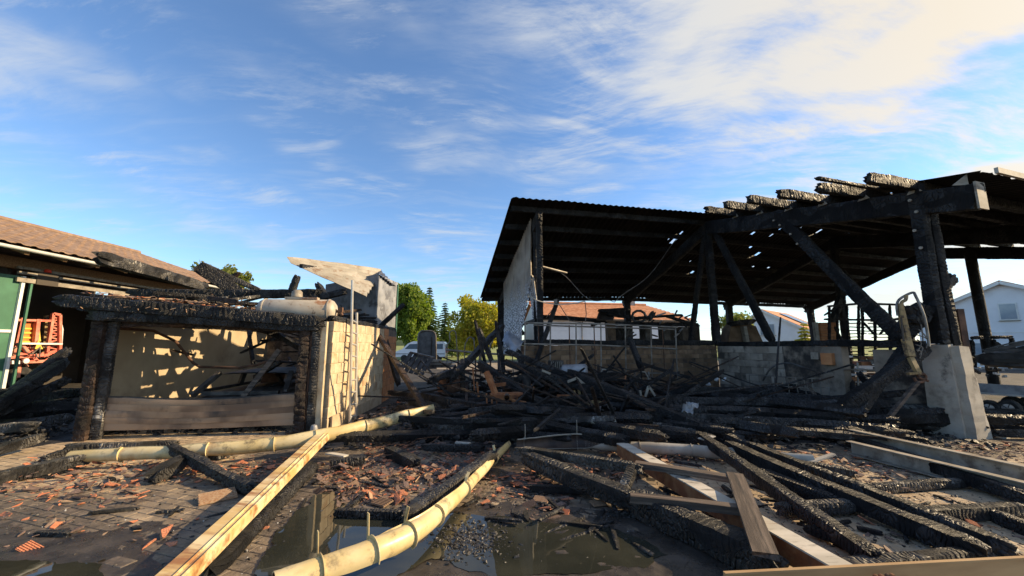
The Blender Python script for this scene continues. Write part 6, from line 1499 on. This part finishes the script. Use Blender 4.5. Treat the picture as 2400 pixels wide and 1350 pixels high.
tyre(1288, 900, 9.3, .31, .22, .35, 'burnt ribbed tyre standing upright in the heap middle', 1)
tyre(1243, 897, 9.5, .28, .2, .35, 'burnt tyre half hidden behind the slanting timber', 2)
tyre(1325, 905, 9.7, .27, .18, .3, 'burnt tyre farther back right of the ribbed tyre', 3)
tyre(1225, 903, 9.1, .25, .16, .6, 'burnt tyre behind the orange implement frame', 4)
# burnt machine with dented silver drum and pale frames
bm2 = thing('burnt_baler', W(1360, 930, 9.2), 'burnt machine with dented silver drum and pale frames in the heap', 'farm machine')
b = MB(); b.lathe([(0, -.34), (.14, -.33), (.19, -.28), (.20, .28), (.15, .33), (0, .34)], 20, Matrix.Translation(W(1345, 872, 9.8)) @ Matrix.Rotation(math.pi / 2, 4, 'Y') @ Matrix.Rotation(.15, 4, 'X'))
b.v = [p + V((0, 0, .05 * noise.noise(p * 5))) for p in b.v]; b.build('silver_drum', 'ash_grey', bm2, smooth=True)
b = MB(); b.box(W(1303, 862, 9.9), (.34, .2, .36), rz=.2); b.build('grille_box', 'soot_metal', bm2)
for k in range(6):
    b = MB(); b.bar(W(1292 + 5 * k, 848, 9.75), W(1290 + 5 * k, 876, 9.75), .015, .02, up=(0, 1, 0)); b.build('grille_bar', 'steel', bm2)
def bbar(name, pts, w_, m, Y):
    for (u0, v0, u1, v1) in pts: b = MB(); b.bar(W(u0, v0, Y - .5), W(u1, v1, Y - .5), w_, w_); b.build(name, m, bm2)
bbar('pale_frame', [(1350, 885, 1375, 905), (1375, 905, 1385, 920), (1398, 890, 1420, 925), (1398, 890, 1394, 925), (1420, 925, 1440, 918), (1330, 895, 1352, 886)], .05, 'beam_grey', 9.0)
bbar('pale_frame', [(1352, 952, 1395, 942), (1395, 942, 1455, 955), (1395, 942, 1398, 960), (1410, 945, 1428, 955)], .07, 'yellow_burnt', 8.5)
bbar('rusty_rail', [(1310, 935, 1380, 930), (1305, 928, 1370, 928), (1420, 922, 1445, 920)], .05, 'rust', 8.9)
bbar('rusty_rail', [(1345, 915, 1352, 945), (1355, 910, 1364, 948), (1365, 912, 1376, 940)], .05, 'yellow_burnt', 9.0)
bbar('pale_frame', [(1270, 868, 1290, 876), (1470, 930, 1505, 932), (1500, 915, 1505, 945), (1520, 905, 1512, 930), (1520, 905, 1535, 928)], .045, 'beam_grey', 9.0)
tubes('coil', [[W(1325 + 6 * math.cos(a * .7), 938 + 8 * math.sin(a * .7), 8.8) for a in range(10)], [W(1334 + 5 * math.cos(a * .7), 940 + 8 * math.sin(a * .7), 8.8) for a in range(10)]], .018, 'ash_grey', bm2)
for k in range(40):
    r = sr; u, v = r.uniform(1130, 1520), r.uniform(880, 960); Y = 9.6 - (v - 880) / 80 * 1.4
    bb = MB(); bb.bar(W(u, v, Y), W(u + r.uniform(-40, 40), v + r.uniform(-22, 18), Y + r.uniform(-.2, .2)), r.uniform(.015, .04), r.uniform(.015, .05)); bb.build('scrap_bar', r.choice(['rust', 'rust_dark', 'soot_metal', 'steel', 'rust']), im)
# wire tangles
wt = thing('wire_tangle', W(1430, 1000, 7.4), 'tangle of thin burnt wires on the heap front', 'wire')
for k in range(6):
    u, v = 1425 + sr.uniform(-30, 30), 1000 + sr.uniform(-12, 12); tubes('wire', [smooth_path([W(u + sr.uniform(-40, 40), v + sr.uniform(-20, 14), 7.3 + sr.uniform(-.2, .1)) for _ in range(5)], 5)], .008, 'wire', wt, 5)
wt2 = thing('wire_tangle', G(900, 1070), 'looping thin wires over the middle tile debris', 'wire')
for k in range(5):
    tubes('wire', [smooth_path([G(850 + 50 * j + sr.uniform(-15, 15), 1065 - 12 * j + sr.uniform(-14, 14), .05 + .10 * sr.random()) for j in range(5)], 5)], .006, 'rust_dark', wt2, 5)
# burnt feed room behind the brick wall
fr_ = thing('burnt_shed', at0(1520, 16), 'collapsed burnt plank shed behind the brick wall under the barn', 'shed')
fa, fb = at0(1422, 15.2), at0(1642, 16.6)
fd = (fb - fa).normalized(); FL_ = (fb - fa).length
for k in range(15):
    x = FL_ * (k + .5) / 15; h = 2.35 + .25 * noise.noise(V((k, 0, 4)))
    if k in (4, 7): h -= .5
    b = MB(); b.bar(fa + fd * x, fa + fd * x + ZU * h, .03, FL_ / 15 * .94, up=fd); b.build('plank', 'char_far' if k % 3 else 'soot_metal', fr_)
b = MB(); b.bar(fa + fd * .2 + V((-.1, -.35, 0)), fa + fd * .2 + V((-.1, -.35, 2.5)), .3, .42); b.build('brick_jamb', 'brick_brown', fr_)
for (u0, v0, u1, v1, w_) in ((1415, 757, 1640, 762, .16), (1258, 742, 1420, 752, .16), (1400, 727, 1480, 724, .12), (1420, 735, 1500, 748, .14), (1490, 745, 1600, 738, .1), (1560, 740, 1640, 765, .12), (1385, 765, 1440, 735, .12), (1440, 735, 1465, 728, .3)):
    timber('roof_timber', W(u0, v0, 14.8), W(u1, v1, 15.1), w_, w_, 'char_far', fr_, cell=.12)
for k in range(6):
    b = MB(); u = 1402 + 6 * k; b.bar(W(u, 750, 14.6), W(u + 8, 727, 15.6), .03, .16, up=(1, 0, 0)); b.build('roof_slat', 'scorch', fr_)
b = MB()
for k in range(9):
    a = math.pi * k / 8; 
ringp = [W(1497 + 16 * math.cos(a / 10 * 6.283), 742 + 14 * math.sin(a / 10 * 6.283), 14.9) for a in range(11)]
tubes('hoop', [ringp], .05, 'soot_metal', fr_)
timber('roof_timber', W(1518, 752, 14.9), W(1535, 730, 14.9), .22, .2, 'soot_metal', fr_)
for k in range(22):
    u, v = sr.uniform(1430, 1640), sr.uniform(735, 800); b = MB(); b.bar(W(u, v, 14.9), W(u + sr.uniform(-25, 25), v + sr.uniform(-14, 14), 14.7), .04, .05); b.build('debris_stick', sr.choice(['char', 'ash_grey', 'scorch', 'char']), fr_)
for k in range(16): pass
# low brick remains behind the block wall
br_ = thing('brick_stub', at0(1745, 15), 'broken smoked masonry block standing behind the middle posts', 'masonry')
b = MB(); b.poly([W(1706, 806, 15), W(1712, 770, 15), W(1722, 757, 15), W(1735, 752, 15), W(1772, 765, 15), W(1790, 806, 15)], (.1, .8, 0)); b.build('body', 'brick_brown', br_)
b = MB(); b.bar(W(1742, 765, 14.9), W(1750, 808, 14.9), .12, .25); b.build('white_plate', 'beam_grey', br_)
timber('fallen_roof', W(1708, 760, 14.8), W(1770, 752, 15.2), .4, .2, 'char_far', br_)
rb = thing('red_brick_stub', at0(1942, 14), 'small red brick wall remnant beside the burnt lattice rack', 'wall')
brick_wall(rb, at0(1921, 14) + ZU * 0, at0(1966, 14.1), 2.35, .25, .1, .2, 'brick_orange', 'mortar', 77, bottom=0)
b = MB(); b.bar(at0(1916, 13.9), at0(1916, 13.9) + ZU * 2.4, .12, .12, up=(1, 0, 0)); b.build('corner_post', 'concrete', rb)
# burnt lattice rack
lr = thing('burnt_rack', at0(2040, 13.5), 'tall charred lattice rack with many slats left of the near post', 'rack')
for k, (u, v) in enumerate(((1943, 716), (1962, 714), (1985, 712), (2012, 712), (2020, 711), (2050, 711), (2085, 713), (2110, 716), (2140, 742))):
    timber('rack_post', W(u, v, 13.2 + .1 * (k % 3)), W(u + 3, 850, 13.2), .07, .07, 'char_far', lr, cell=.06, groove=.03, wob=.02)
for k, (u0, v0, u1, v1) in enumerate(((1938, 718, 2012, 712), (2010, 711, 2110, 714), (2040, 752, 2112, 748), (1930, 748, 2060, 750), (2095, 748, 2142, 742), (1935, 800, 2170, 803), (1985, 835, 2110, 838), (1960, 870, 2110, 868))):
    timber('rack_rail', W(u0, v0, 13.2), W(u1, v1, 13.2), .08, .07, 'char_far', lr, cell=.09)
for k in range(26):
    v = 758 + (k % 13) * 8.2; u = 1985 + 55 * (k // 13) + sr.uniform(-6, 6); b = MB(); b.bar(W(u, v, 13.4), W(u + sr.uniform(25, 58), v + sr.uniform(-2, 2), 13.4), .05, .035); b.build('slat', 'char', lr)
for (u0, v0, u1, v1) in ((1930, 740, 1965, 718), (2025, 757, 2055, 790), (2060, 785, 2090, 755), (1955, 765, 1975, 800)): timber('rack_brace', W(u0, v0, 13.2), W(u1, v1, 13.2), .06, .06, 'char_far', lr)
# wire cage
cg = thing('wire_cage', W(1890, 965, 8.6), 'bent wire cage of a burnt liquid container before the block wall', 'cage')
cA, cB = W(1846, 884, 8.9), W(1942, 886, 8.5); cd_ = (cB - cA); H = .84
for k in range(6):
    p = cA + cd_ * k / 5; tubes('wire', [[p, p + V((.03 * math.sin(k), 0, -H * .5)), p + V((0, 0, -H))]], .011, 'steel', cg, 5)
for k in range(5):
    z = -H * k / 4; tubes('wire', [[cA + V((0, 0, z)), cA.lerp(cB, .5) + V((0, 0, z - .02)), cB + V((0, 0, z + .01))]], .011, 'steel', cg, 5)
for k in range(5):
    z = -H * k / 4; tubes('wire', [[cA + V((0, 0, z)), cA + V((-.45, .7, z))]], .010, 'wire', cg, 5)
for k in range(1, 4):
    p = cA + V((-.15 * k, .23 * k, 0)); tubes('wire', [[p, p + V((0, 0, -H))]], .010, 'wire', cg, 5)
hs = MB(); hs.tube(smooth_path([W(1788, 892, 9.6), W(1808, 862, 9.4), W(1842, 851, 9.2), W(1880, 860, 9.0), W(1924, 876, 8.9)], 8), .022, 7); hs.build('hose', 'soot_metal', label='black hose arching in front of the grey block wall', cat='hose', smooth=True)
pr_ = MB(); pr_.bar(W(1896, 905, 8.3), W(1938, 965, 8.1), .06, .05); pr_.build('thin_board', 'scorch', label='thin dark board leaning on the front of the wire cage', cat='board')
# white ash lumps
al = random.Random(3)
for k, (u, v, s_, Y) in enumerate(((1680, 888, .16, 10.8), (1718, 922, .22, 9.8), (1662, 900, .09, 10.6), (1775, 925, .1, 9.6), (1805, 928, .09, 9.4))):
    vs, fs = chunk_vf(al, s_, .6); b = MB(); c = W(u, v, Y)
    for j in range(5):
        v2, f2 = chunk_vf(al, s_ * .6, .6); d = V((al.gauss(0, s_ * .5), al.gauss(0, s_ * .3), al.uniform(-.3, .3) * s_)); b.add([p + c + d for p in v2], f2)
    b.build('ash_lump', 'ash_white', label=['white ash lump heaped against the grey block wall foot', 'largest crumpled white ash lump before the grey block wall', 'small white ash lump near the brick wall corner', 'white ash lump left of the wire cage', 'small ash lump touching the wire cage'][k], cat='ash lump')
# scorched lift column by the pier
lc_ = thing('burnt_lift', W(2130, 900, 6.9), 'scorched yellow lift column with bent tubes leaning by the pier', 'machine')
b = MB(); b.bar(W(2108, 712, 7.0), W(2128, 800, 6.95), .085, .07, up=(0, -1, 0)); b.bar(W(2124, 795, 6.95), W(2134, 836, 6.9), .12, .08, up=(0, -1, 0)); b.build('column', 'yellow_burnt', lc_)
b = MB(); b.bar(W(2112, 745, 6.9), W(2118, 800, 6.88), .02, .02, up=(0, -1, 0)); b.build('slot', 'dark_in', lc_)
tubes('bent_tube', [smooth_path([W(2104, 740, 7.0), W(2102, 715, 7.0), W(2110, 700, 7.0), W(2138, 686, 7.0), W(2146, 694, 6.95), W(2164, 735, 6.9), W(2172, 770, 6.9), W(2178, 812, 6.9)], 5)], .022, 'steel', lc_)
tubes('bent_tube', [smooth_path([W(2114, 745, 6.9), W(2112, 712, 6.9), W(2122, 703, 6.9), W(2124, 692, 6.9)], 5)], .028, 'yellow_burnt', lc_)
b = MB(); b.bar(W(2134, 838, 6.9), W(2152, 874, 6.8), .08, .06, up=(0, -1, 0)); b.bar(W(2128, 876, 6.8), W(2156, 874, 6.8), .05, .04); b.build('foot', 'yellow_burnt', lc_)
tubes('hook', [smooth_path([W(2142, 885, 6.8), W(2150, 895, 6.8), W(2165, 893, 6.8), W(2170, 882, 6.8), W(2162, 876, 6.8), W(2150, 880, 6.8)], 4), [W(2152, 884, 6.8), W(2175, 893, 6.8)]], .022, 'rust_dark', lc_)
b = MB(); b.bar(W(2150, 895, 6.8), W(2086, 975, 6.8), .07, .05); b.build('stay', 'scorch', lc_)
for k in range(6): tubes('wire', [smooth_path([W(2150 + sr.uniform(-8, 8), 760 + 12 * k, 6.9), W(2165 + sr.uniform(-8, 12), 775 + 10 * k, 6.9), W(2150 + sr.uniform(0, 40), 800 + 8 * k, 6.9)], 4)], .01, 'wire', lc_, 5)
rl = thing('railing_tube', W(2030, 868, 8.6), 'thin level tube with short uprights in the wall opening', 'railing')
tubes('tube', [[W(1975, 866, 8.7), W(2085, 868, 8.6)], [W(2010, 850, 8.7), W(2012, 910, 8.7)], [W(2055, 905, 8.6), W(2068, 965, 8.5)], [W(2018, 872, 8.6), W(2035, 890, 8.6)]], .018, 'steel', rl)
ib = random.Random(12)
jk2 = thing('junk_pile', W(2040, 930, 10), 'sunlit junk scattered behind the wall opening', 'junk')
for k in range(36):
    u, v = ib.uniform(1985, 2085), ib.uniform(835, 965); b = MB(); c = W(u, v, 10.2 + ib.uniform(-.4, 2)); b.box(c, (ib.uniform(.05, .5), ib.uniform(.05, .3), ib.uniform(.03, .12)), rz=ib.uniform(0, 3)); b.build('scrap', ib.choice(['scorch', 'rust', 'soot_metal', 'ash_white', 'red_paint', 'beam_grey']), jk2)

# ================================================================ RIGHT EDGE: TRAILER AND BURNT CAR
tr_ = thing('car_trailer', W(2370, 972, 9.3), 'low grey car trailer with twin wheels right of the pier', 'trailer')
tA, tB = W(2292, 928, 9.8), W(2470, 940, 8.8); tA.z = tB.z = .50; td = (tB - tA).normalized(); tnm = V((-td.y, td.x, 0))
b = MB(); b.bar(tA + V((0, 0, .05)), tB + V((0, 0, .05)), .05, .22); b.build('side_board', 'ash_grey', tr_)
b = MB(); b.bar(tA + tnm * 1.0, tB + tnm * 1.0, 2.0, .06); b.build('deck', 'soot_metal', tr_)
b = MB(); b.bar(tA - tnm * .03 + V((0, 0, -.075)), tB - tnm * .03 + V((0, 0, -.075)), .08, .04); b.build('rail', 'alu', tr_)
for k, u in enumerate((2317, 2363)):
    for off in (.08, 1.7):
        c = W(u, 957, 9.35 - .25 * k) + tnm * off; M = Matrix.Translation(c) @ Matrix.Rotation(math.atan2(td.y, td.x), 4, 'Z') @ Matrix.Rotation(math.pi / 2, 4, 'X')
        b = MB(); b.lathe([(.10, .09), (.16, .10), (.185, .06), (.185, -.06), (.16, -.10), (.10, -.09)], 22, M); wh = b.build('wheel', 'rubber', tr_, smooth=True)
        b = MB(); b.lathe([(.105, .07), (.095, .09), (.02, .10), (0, .10)], 16, M); b.build('rim', 'alu', wh, smooth=True)
        for j in range(5):
            a = j * 1.2566; b = MB(); b.bar(M @ V((.02 * math.cos(a), .02 * math.sin(a), .105)), M @ V((.10 * math.cos(a), .10 * math.sin(a), .095)), .025, .012); b.build('spoke', 'soot_metal', wh)
car2 = thing('burnt_car', tA.lerp(tB, .5) + tnm * 1.0, 'burnt black car with curved roof standing on the grey trailer', 'car')
Mc2 = Matrix.Translation(tA + td * 1.95 + tnm * .95 + V((0, 0, .22))) @ Matrix.Rotation(math.atan2(td.y, td.x), 4, 'Z')
car_shell(car2, Mc2, 4.0, 1.7, 1.3, 'soot_metal', [(-1.95, .42, .62, .7), (-1.8, .34, .72, .8), (-1.2, .32, .78, .84), (-.3, .3, .76, .85), (.9, .3, .74, .85), (1.8, .34, .7, .8), (1.95, .42, .6, .7)], .74, [(-1.75, .70), (-.9, 1.0), (.6, 1.0), (1.3, .72)])
b = MB(); b.tube(smooth_path([Mc2 @ V((-1.8, -.80, .74)), Mc2 @ V((-1.2, -.72, .95)), Mc2 @ V((-.4, -.68, 1.05)), Mc2 @ V((.6, -.68, 1.04))], 5), .02, 6); b.build('roof_edge', 'steel', car2, smooth=True)
b = MB(); b.bar(Mc2 @ V((-1.6, -.855, .5)), Mc2 @ V((1.8, -.855, .5)), .02, .09); b.build('side_strip', 'dark_in', car2)
sf = thing('burnt_scaffold', at0(2325, 14), 'charred square timber scaffold behind the burnt car', 'scaffold')
for (u0, v0, u1, v1) in ((2274, 793, 2305, 792), (2322, 791, 2374, 790), (2277, 795, 2286, 862), (2370, 790, 2377, 858), (2326, 795, 2332, 855), (2326, 800, 2378, 838), (2274, 845, 2390, 850), (2290, 835, 2330, 842)):
    timber('frame_timber', W(u0, v0, 13.8), W(u1, v1, 13.8), .11, .11, 'char_far', sf, cell=.08, groove=.025, wob=.03)
for k in range(22):
    u, v = ib.uniform(2275, 2385), ib.uniform(835, 885); b = MB(); b.bar(W(u, v, 13.2), W(u + ib.uniform(-18, 18), v + ib.uniform(-10, 10), 13.0), .06, .07); b.build('debris_stick', ib.choice(['char', 'char', 'scorch', 'ash_white']), sf)
rg = MB(); rg.grid(lambda a, c: V((9.2 + 10 * a, 8.0 + 8 * c, -.01 + max(0, .10 * noise.noise(V((a * 8, c * 8, 9))) + .02))), 50, 40); rg.build('rubble_mound', 'rubble', origin=(14, 12, 0), kind='stuff')
for k in range(24):
    L, me = hr.choice(POOL); c = V((hr.uniform(9, 13), hr.uniform(6.5, 9), .10)); az = math.radians(hr.gauss(-15, 20)); d = V((math.cos(az), math.sin(az), 0)); a = c - d * L / 2
    o = bpy.data.objects.new('charred_timber', me); COL.objects.link(o); o.matrix_basis = Matrix.Translation(a) @ frame(a, a + d).to_4x4(); lk = looks(L, me, d); lb = lk[0] + ' charred timber ' + lk[1] + ' right of the concrete pier'; finish(o, lb, 'timber', 'pier timbers: ' + lb)
for k, (u0, v0, u1, v1) in enumerate(((2300, 985, 2420, 992), (2305, 1012, 2380, 1009))):
    pts = [(u0, v0), (u0 + 40, v0 - 7), (u1, v1 - 8), (u1, v1 + 6), (u0 + 50, v0 + 8)]
    P = [G(u, v, .06) for u, v in pts]; b = MB(); b.add(P + [p - ZU * .08 for p in P], [tuple(range(5))] + [(i, (i + 1) % 5, 5 + (i + 1) % 5, 5 + i) for i in range(5)]); o = b.build('white_patch', 'ash_white', kind='stuff')  # thin flat white patches on the ground
nr = random.Random(19)
for k in range(16):
    p = FL.lerp(FR, nr.uniform(-.08, .7)) - gn * .26 + ZU * nr.uniform(2.2, 2.42); b = MB(); d = V((nr.uniform(-1, 1), -.3, nr.uniform(-.6, .6))).normalized() * nr.uniform(.05, .1); b.bar(p, p + d, .010, .010); b.build('splinter', 'pale' if False else 'tile_tan', gar)
